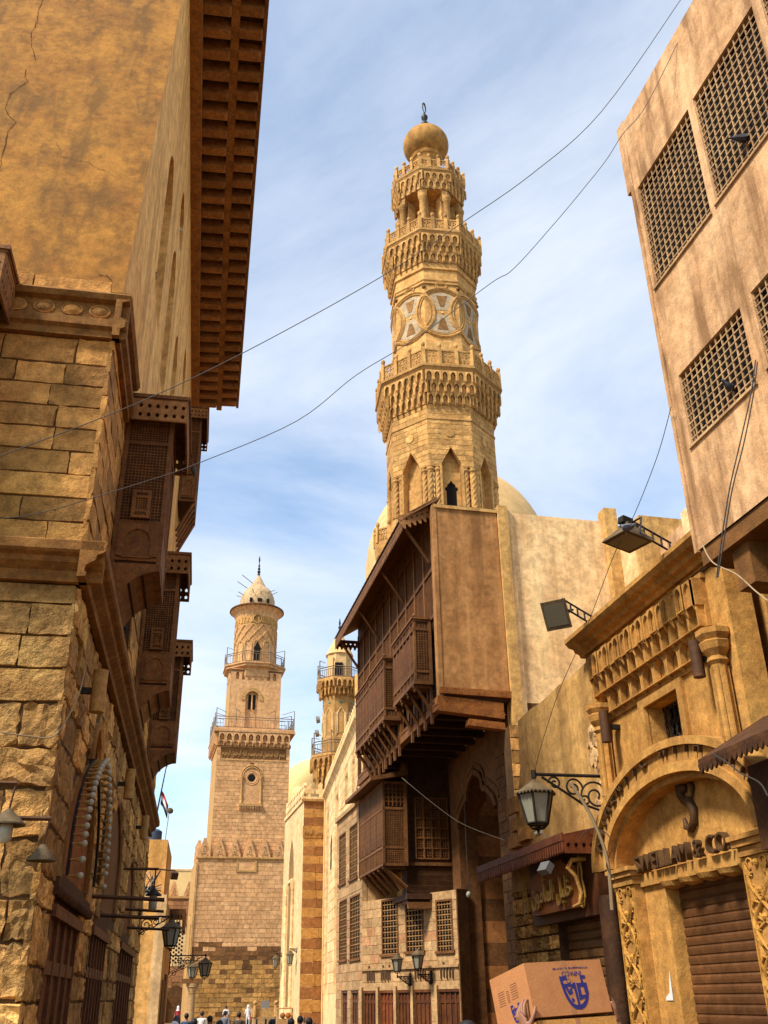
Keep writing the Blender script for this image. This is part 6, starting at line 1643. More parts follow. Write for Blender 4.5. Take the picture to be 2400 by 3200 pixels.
def lantern_body(w, h):
    """hexagonal street lantern hanging from its top at z = 0"""
    fr = MB(); n = 6; a0 = math.pi/6
    R_t, R_b = w*.46, w*.27; zt, zb = -h*.30, -h*.86
    P = lambda r, z, i: (r*math.cos(a0+2*math.pi*i/n), r*math.sin(a0+2*math.pi*i/n), z)
    for i in range(n):
        fr.bar(P(R_t, zt, i), P(R_b, zb, i), w*.045); fr.bar(P(R_t, zt, i), P(R_t, zt, i+1), w*.05); fr.bar(P(R_b, zb, i), P(R_b, zb, i+1), w*.05)
        fr.bar(P(R_b, zb, i), P(R_b*.55, -h*.95, i), w*.03)
    fr.lathe([(R_b*.62,-h*.96),(R_b*.5,-h*.93),(R_b*.2,-h*.97),(.01,-h*1.04)], 6, a0=a0)
    gl = MB().lathe([(R_b*.96,zb),(R_t*.96,zt)], 6, a0=a0)
    rf = MB().lathe([(w*.56,zt+.01),(w*.50,zt+.035*h),(w*.36,-h*.20),(w*.20,-h*.11),(w*.16,-h*.10),(w*.14,-h*.06),(w*.05,-h*.045),(w*.04,0)], 6, a0=a0)
    rim = MB()
    for i in range(n):
        for k in range(5):
            u0, u1 = k/5, (k+1)/5; A, B = Vector(P(w*.56, zt+.012, i)), Vector(P(w*.56, zt+.012, i+1)); q0, q1 = A.lerp(B, u0), A.lerp(B, u1); m_ = (q0+q1)/2
            rim.add([tuple(q0), tuple(q1), (m_.x, m_.y, m_.z-h*.05)], [(0,1,2)])
    return fr, gl, rf, rim
def scroll(c, r0, turns, s=1, n=26):
    return [(0, c[0]+s*r0*(1-i/n*.8)*math.cos(turns*2*math.pi*i/n), c[1]+r0*(1-i/n*.8)*math.sin(turns*2*math.pi*i/n)) for i in range(n+1)]
def wall_lantern(frame, x, y, z, p, w, h, label, hang=True, scale=1.0, rot=0.0):
    """iron arm on the wall (out of it is -y) carrying a lantern at its end"""
    t = tag(empty('street_lantern', None, tuple(frame.W(x, y, z)), frame.t+rot), label, 'lantern', 'wall lanterns along the street')
    arm = MB(); arm.tube([(0,0,0),(0,-p,0)], .022*scale, 8); arm.lathe([(.035*scale,-.05),(.035*scale,.05)], 8, c=(0,-p,0)); arm.box(-.05*scale,.05*scale,-.02,.02,-.5*p,.12)
    ao = arm.build('arm', M['iron'], t)
    sc_ = MB(); q = p
    for (cy, cz, r, tr, s_) in ((-.22*q,-.24*q,.19*q,1.6,-1),(-.50*q,-.15*q,.12*q,1.5,1),(-.74*q,-.10*q,.085*q,1.4,-1),(-.12*q,-.46*q,.09*q,1.3,1),(-.36*q,-.30*q,.07*q,1.2,-1)): sc_.tube(scroll((cy, cz), r, tr, s_), .014*scale, 5)
    sc_.tube([(0,-.02*q,-.55*q),(0,-.15*q,-.42*q),(0,-.40*q,-.34*q),(0,-.62*q,-.20*q),(0,-.9*q,-.03*q)], .016*scale, 6)
    sc_.build('scrollwork', M['iron'], ao)
    fr, gl, rf, rim = lantern_body(w, h); zz = -.05 if hang else h*1.04+.05
    fr.build('frame', M['iron'], t, loc=(0,-p,zz)); gl.build('glass', M['lamp_glass'], t, loc=(0,-p,zz)); ro = rf.build('roof', M['lamp_roof'], t, loc=(0,-p,zz)); rim.build('scalloped_rim', M['lamp_roof'], ro)
    return t
wall_lantern(FS, -11.87, 0, 4.34, 1.06, .50, .66, 'large iron lantern on a scrolled arm beside the stone shop arch')
for px, py, lab, h in ((1242, 3052, 'left of two lanterns on the shop wall under the lattice bay', .72), (1307, 3045, 'right of two lanterns on the shop wall under the lattice bay', .78)):
    x, z = FD.L((px, py), -.62); wall_lantern(FD, x, 0, z, .62, h*.66, h, lab, hang=False, scale=.9)
x1_, z1_ = FL.L((423, 2867)); 
wall_lantern(FL, 24.4, 0, 3.52, .74, .46, .66, 'nearest hanging lantern on the end of the left stone house', scale=.9)
wall_lantern(FT.sub(.02, 6.6, 0).sub(0, 0, 90), 0, 0, 3.33, 1.35, .55, .78, 'hanging lantern on a long arm past the tan house', scale=1.0)
wall_lantern(FT.sub(.02, 20, 0).sub(0, 0, 90), 0, 0, 3.6, .75, .60, .85, 'small far lantern between the two left lanterns', scale=1.0)
wall_lantern(FSL, -1.6, 0, 5.0, .5, .55, 1.1, 'right of two small lanterns on the striped portal', hang=True); wall_lantern(FSL, -9.2, 0, 5.0, .5, .55, 1.1, 'left of two small lanterns on the striped portal', hang=True)

# floodlights on lattice arms over the shop cornice
def floodlight(x, z, p, tilt, face, label, s=1.0):
    t = tag(empty('floodlight', None, tuple(FS.W(x, -.18, z)), FS.t), label, 'floodlight', 'floodlights on the shop cornice')
    a = MB(); r = .06
    for dz in (-r, r): a.bar((0, 0, dz), (0, -p, .24+dz), .022)
    for k in range(5): u = (k+.2)/4.4; a.bar((0, -p*u, .24*u-r), (0, -p*u, .24*u+r), .02)
    a.build('arm', M['iron'], t)
    hd = MB(); w = .25*s
    hd.hexa([(-w,-.20,-.03),(w,-.20,-.03),(w,.20,-.03),(-w,.20,-.03),(-w*.9,-.18,.02),(w*.9,-.18,.02),(w*.9,.18,.02),(-w*.9,.18,.02)])
    hd.hexa([(-w*.8,-.16,.02),(w*.8,-.16,.02),(w*.8,.16,.02),(-w*.8,.16,.02),(-w*.55,-.1,.12),(w*.55,-.1,.12),(w*.55,.1,.12),(-w*.55,.1,.12)]); hd.box(-w*.4, w*.4, -.08, .08, .12, .18)
    ho = hd.build('housing', M['lamp_roof'], t, loc=(0, -p-.10, .06), rot=tilt)
    MB().box(-w*.8, w*.8, -.15, .15, -.036, -.031).build('glass', M['flood_glass'], ho)
    yk = MB(); yk.bar((-w,0,.0),(-w,0,.2),.02); yk.bar((w,0,.0),(w,0,.2),.02); yk.bar((-w,0,.2),(w,0,.2),.02); yk.build('yoke', M['iron'], ho)
    MB().box(-.05,.05,-.12,.02,.18,.26).build('ballast', M['iron'], ho)
    return t
floodlight(-11.45, 6.34, .42, (R(-62), 0, R(48)), 0, 'left floodlight on a lattice arm, its glass facing the street', .72)
floodlight(-9.15, 6.40, .44, (R(-10), R(4), R(12)), 0, 'right floodlight with a pigeon on it, facing down', .9)
# tube uplights
for F_, x, z, lab in ((FL, 10.03, 4.66, 'nearest tan tube lamp on the left stone house'), (FL, 15.3, 4.74, 'second tan tube lamp along the left stone house'), (FL, 20.2, 4.85, 'farthest tan tube lamp on the left stone house')):
    t = tag(empty('tube_lamp', None, tuple(F_.W(x, -.17, z)), F_.t), lab, 'wall lamp', 'tube lamps on the left house')
    MB().lathe([(.06,-.22),(.075,-.22),(.075,.22),(.06,.22),(.05,.1)], 18).build('tube', M['tube_lamp'], t, smooth=40); MB().box(-.03, .03, 0, .17, -.03, .03).build('bracket', M['iron'], t)
for x, z, lab in ((-11.42, 4.88, 'dark tube lamp beside the left shop colonnette'), (-8.98, 5.0, 'dark tube lamp beside the right shop colonnette')):
    t = tag(empty('tube_lamp', None, tuple(FS.W(x, -.2, z)), FS.t), lab, 'wall lamp', 'tube lamps on the stone shop')
    MB().lathe([(.05,-.2),(.065,-.2),(.065,.2),(.05,.2)], 18).build('tube', M['rust'], t, smooth=40); MB().box(-.03, .03, 0, .2, -.03, .03).build('bracket', M['iron'], t)
# shaded lamps on arms at the near corner
FNf = FL.sub(XC, 0, -90)
def cone_lamp(x, y, z, w, lab, arm):
    t = tag(empty('cone_lamp', None, tuple(FNf.W(x, y, z)), FNf.t), lab, 'lamp', 'shaded lamps on arms')
    MB().lathe([(.02,.12),(.03,.11),(w*.5,0),(w*.5,-.012),(w*.48,-.012),(.05,.09)], 22).build('shade', M['lamp_roof'], t, smooth=40)
    if arm > 0: MB().lathe([(.05,.0),(.058,-.04),(.055,-.12),(.03,-.15)], 14).build('globe', M['lamp_white'], t, smooth=50)
    a = MB(); a.tube([(0,0,.12),(0.02,0,.30),(.03,0,.33)], .009, 6); a.bar((.03,0,.33),(-1.2,0,.33),.028); a.build('arm', M['rust'], t)
    return t
cone_lamp(-.27, -.35, 3.12, .30, 'near shaded lamp with white globe at the left edge', 1)
cone_lamp(.02, -.20, 2.86, .24, 'flat shaded lamp at the corner of the left house', 0)
for (x, y, z, lab, p) in ((14.6, 0, 3.42, 'dark capped lamp on an iron arm on the left house', .55),):
    t = tag(empty('cone_lamp', None, tuple(FL.W(x+3.5, -p, z)), FL.t), lab, 'lamp', 'shaded lamps on arms')
    MB().lathe([(.02,.1),(.14,0),(.14,-.012),(.04,.06)], 16).build('shade', M['iron'], t, smooth=40); MB().lathe([(.06,0),(.075,-.05),(.07,-.22),(.04,-.25)], 14).build('globe', M['lamp_white'], t, smooth=50)
    a = MB(); a.bar((0,p,.42),(0,-.05,.42),.03); a.tube([(0,0,.42),(0,0,.1)], .012, 6); a.build('arm', M['rust'], t)
for k, (x, z, p) in enumerate(((13.4, 2.98, .9), (14.8, 2.86, .8), (19.5, 3.3, .7), (20.5, 3.05, .8))):
    t = tag(MB().bar((0,0,0),(0,-p,-.04),.035).build('iron_rod', M['rust'], None, loc=tuple(FL.W(x, 0, z)), rot=FL.t), ['rusty iron rod over the first door', 'rusty iron rod over the second door', 'thin iron rod above the third door', 'thin lower iron rod above the third door'][k], 'rod')
# arch of bulbs round the first blind arch
bl = thing('bulb_garland', FL, 'arch of round bulbs on stems around the red panelled blind arch', 'light string')
hp = arch(11.65, 2.62, 2.9, 3.20, 4.30, 16)
pts = []
for i in range(len(hp)-1):
    a, b = Vector(hp[i]), Vector(hp[i+1]); L_ = (b-a).length; n_ = max(1, round(L_/.145))
    for k in range(n_): pts.append(a.lerp(b, k/n_))
bulb = MB().ball((0,-.115,0), .034, 10, 6); bm_ = bulb.mesh('bulb', 60); bm_.materials.append(M['lamp_white'])
stem = MB().lathe([(.012,0),(.012,.05),(.02,.06),(.02,.09)], 8); stem.v = [(x, -z, y) for x, y, z in stem.v]; stm = stem.mesh('bulb_stem', 40); stm.materials.append(M['tube_lamp'])
strip = MB().tube([(p[0], -.05, p[1]) for p in pts], .018, 6).build('strip', M['iron'], bl)
for p in pts:
    o = put('bulb', bm_, None, bl, loc=(p[0], -.06, p[1])); put('bulb_stem', stm, None, o)

# wires -------------------------------------------------------------
def px_wire(pts, d0, d1, r, label, mat='wire', name='wire', ease=None):
    pts = [(x*1.4467, y*1.4467) for x, y in pts]
    L_ = [0]
    for a, b in zip(pts, pts[1:]): L_.append(L_[-1] + math.hypot(b[0]-a[0], b[1]-a[1]))
    P3 = []
    for (p, l) in zip(pts, L_):
        u = l/L_[-1]; d = 1/((1-u)/d0 + u/d1); v = ray(*p); P3.append(CAM + v*(d/math.hypot(v.x, v.y)))
    # smooth in space
    out = []
    for i in range(len(P3)-1):
        p0, p1, p2, p3 = P3[max(i-1,0)], P3[i], P3[i+1], P3[min(i+2, len(P3)-1)]
        for k in range(6):
            t = k/6; out.append(.5*((2*p1) + (-p0+p2)*t + (2*p0-5*p1+4*p2-p3)*t*t + (-p0+3*p1-3*p2+p3)*t**3))
    out.append(P3[-1]); b = out[0]
    m = MB().tube([q-b for q in out], r, 5).build(name, M[mat], None, loc=tuple(b)); return tag(m, label, 'wire', 'overhead wires')
px_wire([(0,985),(275,880),(520,765),(820,600),(1000,480),(1150,375),(1300,240),(1478,-12)], 8.9, 8.2, .0052, 'upper overhead wire crossing the street to the top right')
px_wire([(0,1120),(100,1105),(330,1035),(430,1000),(640,910),(770,810),(900,730),(1060,612),(1110,580),(1200,480),(1265,402),(1310,345),(1345,290),(1400,220),(1505,5)], 8.9, 7.9, .0045, 'lower wavy overhead wire crossing in front of the minaret')
px_wire([(1450,878),(1420,985),(1370,1112),(1328,1195),(1262,1368),(1205,1500),(1165,1625),(1155,1672)], 8.9, 14.4, .0042, 'thin wire from the upper right house down to the lantern')
px_wire([(1632,778),(1622,850),(1600,950),(1575,1060),(1555,1190),(1548,1248)], 7.2, 7.6, .006, 'dark cable hanging down the upper right house')
px_wire([(1636,782),(1626,860),(1606,960),(1581,1060),(1560,1190),(1550,1248)], 7.19, 7.59, .006, 'thinner cable hanging beside the dark cable')
px_wire([(1518,1178),(1540,1215),(1590,1240),(1630,1275),(1659,1298)], 8.4, 7.4, .006, 'pale wire sagging under the overhang', 'wire_pale')
px_wire([(868,1680),(935,1735),(1000,1780),(1090,1815)], 33, 27, .008, 'thin pale wire under the lattice house overhang', 'wire_pale')
px_wire([(0,1582),(60,1590),(110,1592),(140,1560),(170,1500),(185,1440)], 8.7, 9.6, .007, 'pale wire looping over the rough stones at the left', 'wire_pale')
px_wire([(1232,1690),(1275,1760),(1310,1850),(1322,1965)], 12.2, 12.6, .022, 'tan cable running down from the lantern arm to the pipe', 'wire_pale')
px_wire([(1250,1815),(1275,1790),(1310,1800),(1322,1830),(1310,1870),(1330,1900)], 12.6, 12.4, .006, 'tangled thin wire over the wooden shop canopy', 'wire')
px_wire([(1540,1628),(1575,1650),(1600,1670),(1640,1690),(1659,1720)], 9.4, 8.2, .007, 'tangled wire over the stone arch')

# pigeons -----------------------------------------------------------
def pigeon(pos, yaw, label, mats=('pigeon','pigeon_dark'), s=1.0, pitch=0.0):
    v = [(0,.10,.10),(0,.03,.115),(0,-.06,.135),(0,-.105,.185),(0,-.125,.225),(0,.2,.07)]; e = [(0,1),(1,2),(2,3),(3,4),(0,5)]; 
    m = MB()
    prof = [(.26,.085,.008),(.18,.095,.022),(.10,.11,.05),(.02,.125,.068),(-.05,.145,.066),(-.09,.18,.042),(-.11,.215,.030),(-.135,.228,.024),(-.155,.222,.010)]
    n = 10; b = 0
    for (y, z, r) in prof:
        for i in range(n): q = 2*math.pi*i/n; m.v.append((r*math.cos(q)*.9, y+.35*r*math.sin(q)*0, z+r*math.sin(q)))
    for j in range(len(prof)-1):
        for i in range(n): m.f.append((j*n+i, j*n+(i+1) % n, (j+1)*n+(i+1) % n, (j+1)*n+i))
    m.f.append(tuple(range(n))); m.f.append(tuple((len(prof)-1)*n+i for i in range(n)))
    t = tag(empty('pigeon', None, tuple(pos), yaw), label, 'pigeon', 'pigeons'); t.scale = (s*.66, s*.66, s*.66)
    bo = m.build('body', M[mats[0]], t, smooth=70)
    for sx in (-1, 1):
        w = MB().add([(sx*.062,-.06,.15),(sx*.072,.05,.14),(sx*.035,.22,.09),(sx*.055,.06,.085),(sx*.07,-.02,.10)], [(0,1,2,3,4)]); w.build('wing', M[mats[1]], t)
        MB().tube([(sx*.025,.0,.07),(sx*.025,-.01,.0),(sx*.025,-.035,.0)], .006, 5).build('leg', M['rust'], t)
    MB().tube([(0,-.15,.222),(0,-.178,.214)], [.008,.002], 6).build('beak', M['iron'], t)
    return t
def at(px, py, d): v = ray(px, py); return CAM + v*(d/math.hypot(v.x, v.y))
fl2 = FS.W(-9.1, -.86, 6.88); pigeon(tuple(at(1962, 1672, 9.9)), R(200), 'grey pigeon perched on the right floodlight', s=1.05)
x, z = FL.L((494, 830)); pigeon(tuple(FL.W(x+.05, .06, 12.0)), R(40), 'dark pigeon in the nearest tall window of the left house', ('pigeon_dark','pigeon_dark'))
x, z = FL.L((566, 768)); pigeon(tuple(FL.W(15.75, .1, 16.22)), R(-60), 'white pigeon on the round window of the left house', ('pigeon_white','pigeon_white'))
pigeon(tuple(FB.W(-5.55, .0, 9.02)), R(100), 'pigeon clinging to the upper right window grille', ('pigeon_dark','pigeon')); pigeon(tuple(FB.W(-6.5, -.01, 6.80)), R(-70), 'dark pigeon on the lower right window grille', ('pigeon_dark','pigeon_dark'), .85)
pigeon(tuple(FL.W(11.9, -.86, 8.3)), R(10), 'pale pigeon on the side of the nearest lattice bay canopy', ('pigeon','pigeon'), .9)

# roof clutter on the tan house -------------------------------------
def fbox(name, F, x, y, z, sx, sy, sz, mat, label, cat, rot=0.0):
    t = tag(empty(name, None, tuple(F.W(x, y, z)), F.t+rot), label, cat)
    MB().box(-sx/2, sx/2, -sy/2, sy/2, 0, sz).build('case', M[mat], t); return t
ac = fbox('air_conditioner', FT, -.75, .45, 4.72, .55, .4, .5, 'black_plastic', 'black air conditioner unit on the edge of the tan house roof', 'air conditioner', R(8))
MB().tube([(.14*math.cos(q), -.215, .25+.14*math.sin(q)) for q in [2*math.pi*i/18 for i in range(19)]], .012, 5).build('fan_guard', M['steel'], ac); MB().lathe([(.05,0),(.05,.02),(.01,.03)], 10).build('fan_hub', M['steel'], ac, loc=(0,-.2,.25), rot=(math.pi/2,0,0))
sb = fbox('sack', FT, -1.25, .5, 4.72, .45, .35, .42, 'white_cloth', 'crumpled white sack beside the air conditioner', 'sack', R(20))
for k in range(5): MB().tube([(-.3+.1*k, -.2, .4), (-.1+.12*k, -.25, .9+.1*math.sin(k*2)), (.3-.05*k, .1, .45), (.5, .2, .2+.1*k)], .02, 5).build('tangled_hose', M['steel'] if k % 2 else M['wire'], ac)
tk = tag(empty('water_tank', None, tuple(FT.W(-.85, 3.2, 7.0)), FT.t), 'blue and grey water tank on the tan house roof', 'tank')
MB().lathe([(.30,0),(.32,.08),(.32,.42),(.2,.5),(.08,.52)], 20).build('drum', M['blue_cloth'], tk, smooth=40); MB().box(-.75, -.3, -.2, .2, 0, .45).build('crate', M['lamp_roof'], tk)
fp = tag(empty('flagpole', None, tuple(FT.W(-.95, 3.6, 7.0)), FT.t), 'flagpole with a red, white and black flag on the tan house roof', 'flag')
MB().tube([(0,0,0),(.35,0,3.0)], [.045,.02], 6).build('pole', M['iron'], fp)
for k, c in enumerate(('red_cloth', 'white_cloth', 'black_cloth')):
    m = MB(); nn = 8
    for i in range(nn+1):
        for j in range(2):
            u = i/nn; x = .24+u*.30; z = 2.0-.50*u - (k+j)*.17 + (.05*math.sin(u*5)); m.v.append((x, .05*math.sin(u*7), z))
    for i in range(nn): m.f.append((2*i, 2*i+1, 2*i+3, 2*i+2))
    m.build('flag_stripe', M[c], fp, smooth=80)
ds = tag(empty('antenna_dish', None, tuple(FT.W(-.38, 2.7, 7.0)), FT.t), 'small grey dish antenna on a thin mast beside the flag', 'antenna')
MB().tube([(0,0,0),(.06,0,1.0)], .018, 6).build('mast', M['steel'], ds); MB().lathe([(.01,.03),(.07,.015),(.12,-.02)], 14).build('dish', M['lamp_roof'], ds, loc=(.1,-.05,1.1), rot=(R(70), R(40), 0))
fl3 = tag(empty('wall_floodlight', None, tuple(FT.W(.02, .25, 5.6)), FT.t), 'small floodlight at the corner of the tan house', 'floodlight')
MB().box(-.02, .22, -.15, .0, -.12, .1).build('housing', M['rust'], fl3, rot=(R(25), 0, R(20))); MB().bar((-2.0,0,.3),(.15,0,.12),.035).build('arm', M['rust'], fl3)
cc_ = tag(empty('security_camera', None, tuple(FS.W(-13.35, -.45, 3.86)), FS.t), 'white security camera on the wooden shop canopy', 'camera')
MB().tube([(0,0,0),(-.12,-.03,-.02)], .035, 10).build('housing', M['lamp_white'], cc_, smooth=40); MB().tube([(0,0,0),(.02,.05,-.1)], .01, 5).build('stalk', M['steel'], cc_)
cc2 = tag(empty('spotlight', None, tuple(FS.W(-13.1, -.5, 3.38)), FS.t), 'small hanging floodlight in front of the gold lettered sign', 'spotlight')
MB().box(-.10, .10, -.05, .05, -.12, .02).build('housing', M['steel'], cc2, rot=(R(-35), 0, R(15))); MB().bar((0,0,.02),(0,.05,.25),.012).build('stalk', M['iron'], cc2)
bulb2 = tag(empty('hanging_bulb', None, tuple(FE.W(-5.0, 2.2, 4.9)), FE.t), 'white bulb hanging in the shadowed portal', 'bulb')
MB().ball((0,0,0), .09, 10, 6, 1.2).build('glass', M['lamp_white'], bulb2, smooth=60); MB().tube([(0,0,.1),(0,0,3.4)], .012, 4).build('cord', M['wire'], bulb2)
rt = tag(MB().prism([(0,0),(.16,.0),(.16,.30),(.10,.08),(.0,.03)], 0, .004).build('torn_poster', M['white_cloth'], None, loc=tuple(FS.W(-11.15, .02, 1.72)), rot=FS.t), 'torn white paper scrap on the shop jamb', 'paper')

# ------------------------------------------------------------------ cardboard boxes and the person carrying them
BXM = Matrix.Translation((.769, 5.81, 1.685)) @ (Matrix.Rotation(.448, 4, 'Z') @ Matrix.Rotation(-.205, 4, 'X') @ Matrix.Rotation(-.04, 4, 'Y'))
bxW, bxH, bxD = .52, .279, .384
cb = tag(empty('cardboard_box'), 'pinkish cardboard box with upside-down blue logo, held up by hands', 'box'); cb.matrix_world = BXM
def carton(root, mat, z0, H, flap=.004):
    m = MB(); W_, D_ = bxW, bxD
    m.box(0, W_, 0, D_, z0+.004, z0+H-.002); bo = m.build('carton', mat, root)
    return bo
cbo = carton(cb, M['cardboard'], 0, bxH)
MB().box(bxW*.47, bxW*.53, -.0012, -.0002, .004, bxH-.002).build('tape', M['tape'], cb); MB().box(bxW*.47, bxW*.53, 0, bxD, bxH-.0015, bxH).build('tape', M['tape'], cb)
def ink_poly(pts, face, name='printed_logo', mat='ink_blue', off=0.0):
    m = MB().prism(pts, -.0016-off, -.0004)
    if face == 'front': return m.build(name, M[mat], cb)
    return m.build(name, M[mat], cb, loc=(0, bxD, 0), rot=-math.pi/2)       # left side: x runs from the back to the front
def logo(cx, cz, s, face):
    """shield-like bowl with blocky strokes, printed upside down (drawn already inverted)"""
    T = lambda p: [(cx+x*s, cz+z*s) for x, z in p]
    n = 18; outer = [(-.5*math.cos(math.pi*.5*i/n)**.9 if i < n else 0, .42-.98*math.sin(math.pi*.5*i/n)) for i in range(n+1)]
    outer = [(-.5*math.cos(t)**.8, .42-.98*math.sin(t)**1.1) for t in [math.pi*.5*i/n for i in range(n)]] + [(0.05,-.56)] + [(.05+.45*math.sin(t)**1.1, -.56+.56*(1-math.cos(t))) for t in [math.pi*.5*i/n for i in range(1, n)]] + [(.5,.0)]
    inner = [(x*.80+.01, z*.80+.02) for x, z in outer]
    ink_poly(T(outer + list(reversed(inner))), face)
    for r_ in ([(-.5,.30),(-.5,.42),(-.22,.42),(-.22,.30)], [(.30,.42),(.5,.42),(.5,.32),(.38,.32),(.38,.20),(.30,.20)], [(.10,.20),(.5,.20),(.5,.08),(.22,.08),(.22,-.18),(.10,-.18)], [(.10,-.18),(.5,-.12),(.42,-.22),(.10,-.30)],
               [(.36,.08),(.5,.08),(.5,-.10),(.36,-.10)], [(-.04,.22),(.06,.22),(.08,-.46),(.0,-.44)], [(-.12,.18),(-.02,.18),(-.02,.06),(-.12,.06)], [(-.38,.20),(-.12,.20),(-.12,.10),(-.38,.10)], [(-.36,.10),(-.27,.10),(-.16,-.12),(-.26,-.14)], [(-.2,.06),(-.11,.06),(-.11,-.10),(-.2,-.10)]):
        ink_poly(T(r_), face, off=.0003)
    ink_poly(T(circle(-.17, .27, .075, 12)), face, off=.0006); ink_poly(T(circle(-.17, .27, .05, 12)), face, mat='cardboard', off=.0009); ink_poly(T(circle(-.16, -.28, .055, 10)), face, off=.0006)
logo(.30, .125, .175, 'front')
me = text_mesh('INPACO', .036, .0006); put('printed_name', me, M['ink_blue'], cb, loc=(.30, -.0012, .222), rot=(0, math.pi, 0))
me = text_mesh('10 TH Of Ramadan City  Fax : 015 411 020', .0135, .0006); put('printed_address', me, M['ink_blue'], cb, loc=(.30, -.0012, .243), rot=(0, math.pi, 0))
logo(.215, .065, .095, 'side')
for k, (a, b, c, d) in enumerate(((.06,.13,.12,.20),(.15,.18,.125,.19),(.20,.27,.13,.215))):
    for q in range(7): ink_poly(rect(a, b, c+(d-c)*q/7, c+(d-c)*q/7+.002), 'side', 'printed_notice', 'ink_brown')
cb2 = tag(empty('cardboard_box'), 'yellowish cardboard box under the box with the blue logo', 'box'); cb2.matrix_world = BXM @ Matrix.Translation((.012, .006, -.30)) @ Matrix.Rotation(R(.6), 4, 'Y')
carton(cb2, M['cardboard_yellow'], 0, .292); MB().box(bxW*.47, bxW*.53, -.0012, -.0002, .004, .29).build('tape', M['tape'], cb2)
# carrier: stands behind the boxes, arms round their sides
cpos = BXM @ Vector((bxW*.5, bxD+.22, 0))
pc = tag(empty('person', None, (cpos.x, cpos.y, 0), .448), 'person hidden behind the cardboard boxes, hands gripping the boxes', 'person')
B0 = [(0,0,.98),(0,.01,1.12),(0,.015,1.28),(0,.01,1.42),(0,0,1.48),(0,-.01,1.57),(0,-.015,1.66)]
me = BODY[0].copy(); put('body', me, M['olive_cloth'], pc, scale=(.97, .97, .92))
for s_, lx, yy, zz, ln in ((-1, -.012, .055, -.015, 1), (1, bxW+.012, .05, -.02, -1)):
    hand = put('hand', HAND[1 if s_ < 0 else -1], M['skin'], pc)
    Mw = BXM @ Matrix.Translation((lx-(.028 if s_ < 0 else -.028), yy, zz)) @ Matrix.Rotation(R(-8), 4, 'X') @ Matrix.Rotation(R(6*s_), 4, 'Y')
    hand.matrix_parent_inverse = Matrix.Identity(4); hand.matrix_local = pc.matrix_basis.inverted() @ Mw
for ps in (HAND[1], HAND[-1]): ps.materials.clear(); ps.materials.append(M['skin'])

# ------------------------------------------------------------------ people far down the street
GZ = -.45
def person(px, d, shirt, trousers, label, pose=0, yaw=0.0, hair='hair', s=1.0, scarf=None, hat=False, bald=False, gz=None):
    v = ray(px, 3150); k = d/math.hypot(v.x, v.y)
    t = tag(empty('person', None, (v.x*k, v.y*k, GZ if gz is None else gz), yaw), label, 'person', 'people in the street'); t.scale = (s, s, s)
    me = BODY[pose].copy(); me.materials.clear()
    for m_ in (shirt, trousers, 'skin'): me.materials.append(M[m_])
    for p in me.polygons:
        c = p.center
        p.material_index = 1 if c.z < .93 and abs(c.x) < .2 else 2 if (c.z > 1.47 or (abs(c.x) > .2 and c.z < 1.12)) else 0
    put('body', me, None, t)
    if scarf: 
        MB().lathe([(.16,1.36),(.135,1.45),(.11,1.52),(.118,1.62),(.10,1.72),(.05,1.775),(.005,1.785)], 14).build('headscarf', M[scarf], t, smooth=60, scale=(1, 1.1, 1), loc=(0, .012, 0))
    elif hat:
        MB().lathe([(.17,1.66),(.172,1.672),(.10,1.69),(.095,1.76),(.06,1.80),(.005,1.805)], 16).build('sun_hat', M['white_cloth'], t, smooth=50); MB().lathe([(.13,1.42),(.12,1.52),(.125,1.66)], 14, a0=0, a1=math.pi).build('hat_flap', M['white_cloth'], t, smooth=60)
    elif not bald:
        h = MB().ball((0, .012, 1.665), .098, 14, 9, 1.12); h.v = [(x, y, z if z > 1.6 or y > .0 else 1.62+(z-1.62)*.2) for x, y, z in h.v]
        h.build('hair', M[hair], t, smooth=70)
    MB().add([(-.014,-.105,1.60),(.014,-.105,1.60),(0,-.128,1.598),(0,-.10,1.64)], [(0,1,2),(0,2,3),(1,3,2)]).build('nose', M['skin'], t)
    return t
AW = math.pi
person(633, 52, 'white_cloth', 'denim', 'person in white t-shirt walking away before the stone hall', 1, AW)
person(658, 37, 'red_cloth', 'black_cloth', 'dark-haired person in red shirt near the bottom edge', 0, AW+.2)
person(707, 92, 'white_cloth', 'denim', 'far person in pale shirt by the stone hall wall', 0, AW)
person(705, 52, 'check_cloth', 'denim', 'person in checked shirt walking with arm out', 2, AW-.2)
person(748, 46, 'olive_cloth', 'black_cloth', 'person in olive jacket standing before the stone hall', 0, AW)
person(776, 93, 'white_cloth', 'white_cloth', 'person all in white with a sun hat by the stone hall', 1, AW, hat=True)
person(788, 94, 'red_cloth', 'olive_cloth', 'small child beside the person in white', 0, AW, s=.68)
person(610, 32, 'olive_cloth', 'black_cloth', 'dark head low at the bottom left of the street', 0, AW)
person(689, 28.5, 'black_cloth', 'denim', 'dark head in black shirt below the checked shirt', 0, AW)
person(851, 28.5, 'blue_cloth', 'denim', 'dark head in front of the stone bench', 0, AW+.3)
person(911, 29.5, 'check_cloth', 'denim', 'dark head right of the stone bench', 0, AW)
person(938, 33, 'black_cloth', 'black_cloth', 'dark-haired woman beside a bald man under the striped portal', 0, AW+.8)
person(948, 37, 'white_cloth', 'denim', 'bald man in white shirt under the striped portal', 0, AW+.5, bald=True)
person(967, 30, 'black_cloth', 'black_cloth', 'person with black hair right of the bald man', 0, AW)
person(982, 27, 'olive_cloth', 'denim', 'bald head at the bottom edge under the madrasa', 0, AW, bald=True)
person(550, 27.5, 'blue_cloth', 'black_cloth', 'person in pale headscarf at the bottom left corner of the street', 0, AW, scarf='white_cloth')
person(557, 38, 'black_cloth', 'black_cloth', 'person in pale grey headscarf beside the tan house', 0, AW-.2, scarf='check_cloth')
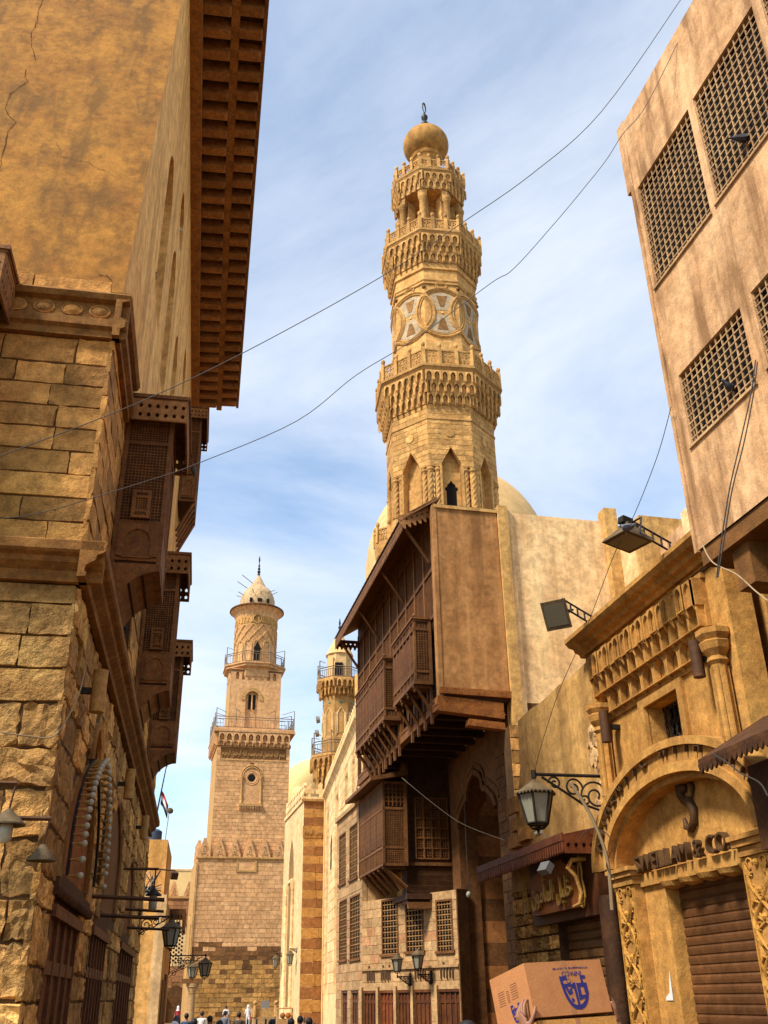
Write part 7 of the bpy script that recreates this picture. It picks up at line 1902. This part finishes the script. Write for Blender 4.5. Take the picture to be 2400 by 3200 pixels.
person(557, 100, 'red_cloth', 'black_cloth', 'far person in red top and white headscarf by the archway', 0, 0, scarf='white_cloth')
person(585, 45, 'blue_cloth', 'denim', 'person with dark hair in blue before the column', 1, AW)
person(1458, 9.0, 'black_cloth', 'black_cloth', 'dark-haired head at the bottom edge left of the boxes', 0, AW, s=.97, gz=-.10)
# stone kerb bench, bollards, small stall
bn = tag(empty('stone_bench', None, (*polar(-5.9, 88), GZ), R(14)), 'carved stone platform with ball-topped posts before the stone hall', 'bench')
MB().box(-2.2, 1.2, -.5, .5, 0, .95).build('base', M['house_stone'], bn); MB().box(-2.3, -.2, -.4, .5, .95, 1.55).build('parapet', M['qal_cap'], bn)
for x in (-2.1, -.4): MB().lathe([(.14,.95),(.14,1.7),(.08,1.75),(.18,1.9),(.18,2.0),(.02,2.15)], 12, c=(x, -.45, 0)).build('post', M['qal_cap'], bn, smooth=40)
MB().box(-1.6, -.9, -.3, -.26, 1.55, 2.1).build('screen', M['steel'], bn)
kb = tag(MB().box(0, 4.6, -.6, .6, 0, .55).build('stone_block', M['qal_cap'], None, loc=(*polar(-6.1, 70), GZ), rot=R(14)), 'long pale stone block lying before the stone platform', 'block')
stl = tag(empty('souvenir_stall', None, (*polar(-5.35, 78), GZ), R(14)), 'small stall of round goods against the striped portal', 'stall')
MB().box(-.9, .9, -.3, .3, 0, .95).build('table', M['house_stone'], stl)
for i in range(4): MB().ball((-.6+i*.4, -.2, 1.15), .2, 10, 6).build('ware', M['beam_wood'] if i % 2 else M['stripe_red'], stl, smooth=60)
MB().box(-1.0, 1.0, -.3, .3, 1.55, 1.65).build('shelf', M['house_stone'], stl)
for x in (-.95, .95): MB().box(x-.05, x+.05, -.25, .25, 0, 1.6).build('leg', M['house_stone'], stl)
bol = MB().lathe([(.09,0),(.08,.1),(.065,.15),(.065,.7),(.09,.75),(.06,.8),(.08,.9),(.01,1.0)], 12).mesh('bollard', 40); bol.materials.append(M['iron'])
for i in range(11):
    a = -10.4 + i*.47; o = put('bollard', bol, None, None, loc=(*polar(a, 74 + i*.5), GZ)); tag(o, ['leftmost', 'second', 'third', 'fourth', 'fifth', 'sixth', 'seventh', 'eighth', 'ninth', 'tenth', 'rightmost'][i] + ' iron bollard from the left in the row before the stone hall', 'bollard', 'row of bollards before the stone hall')
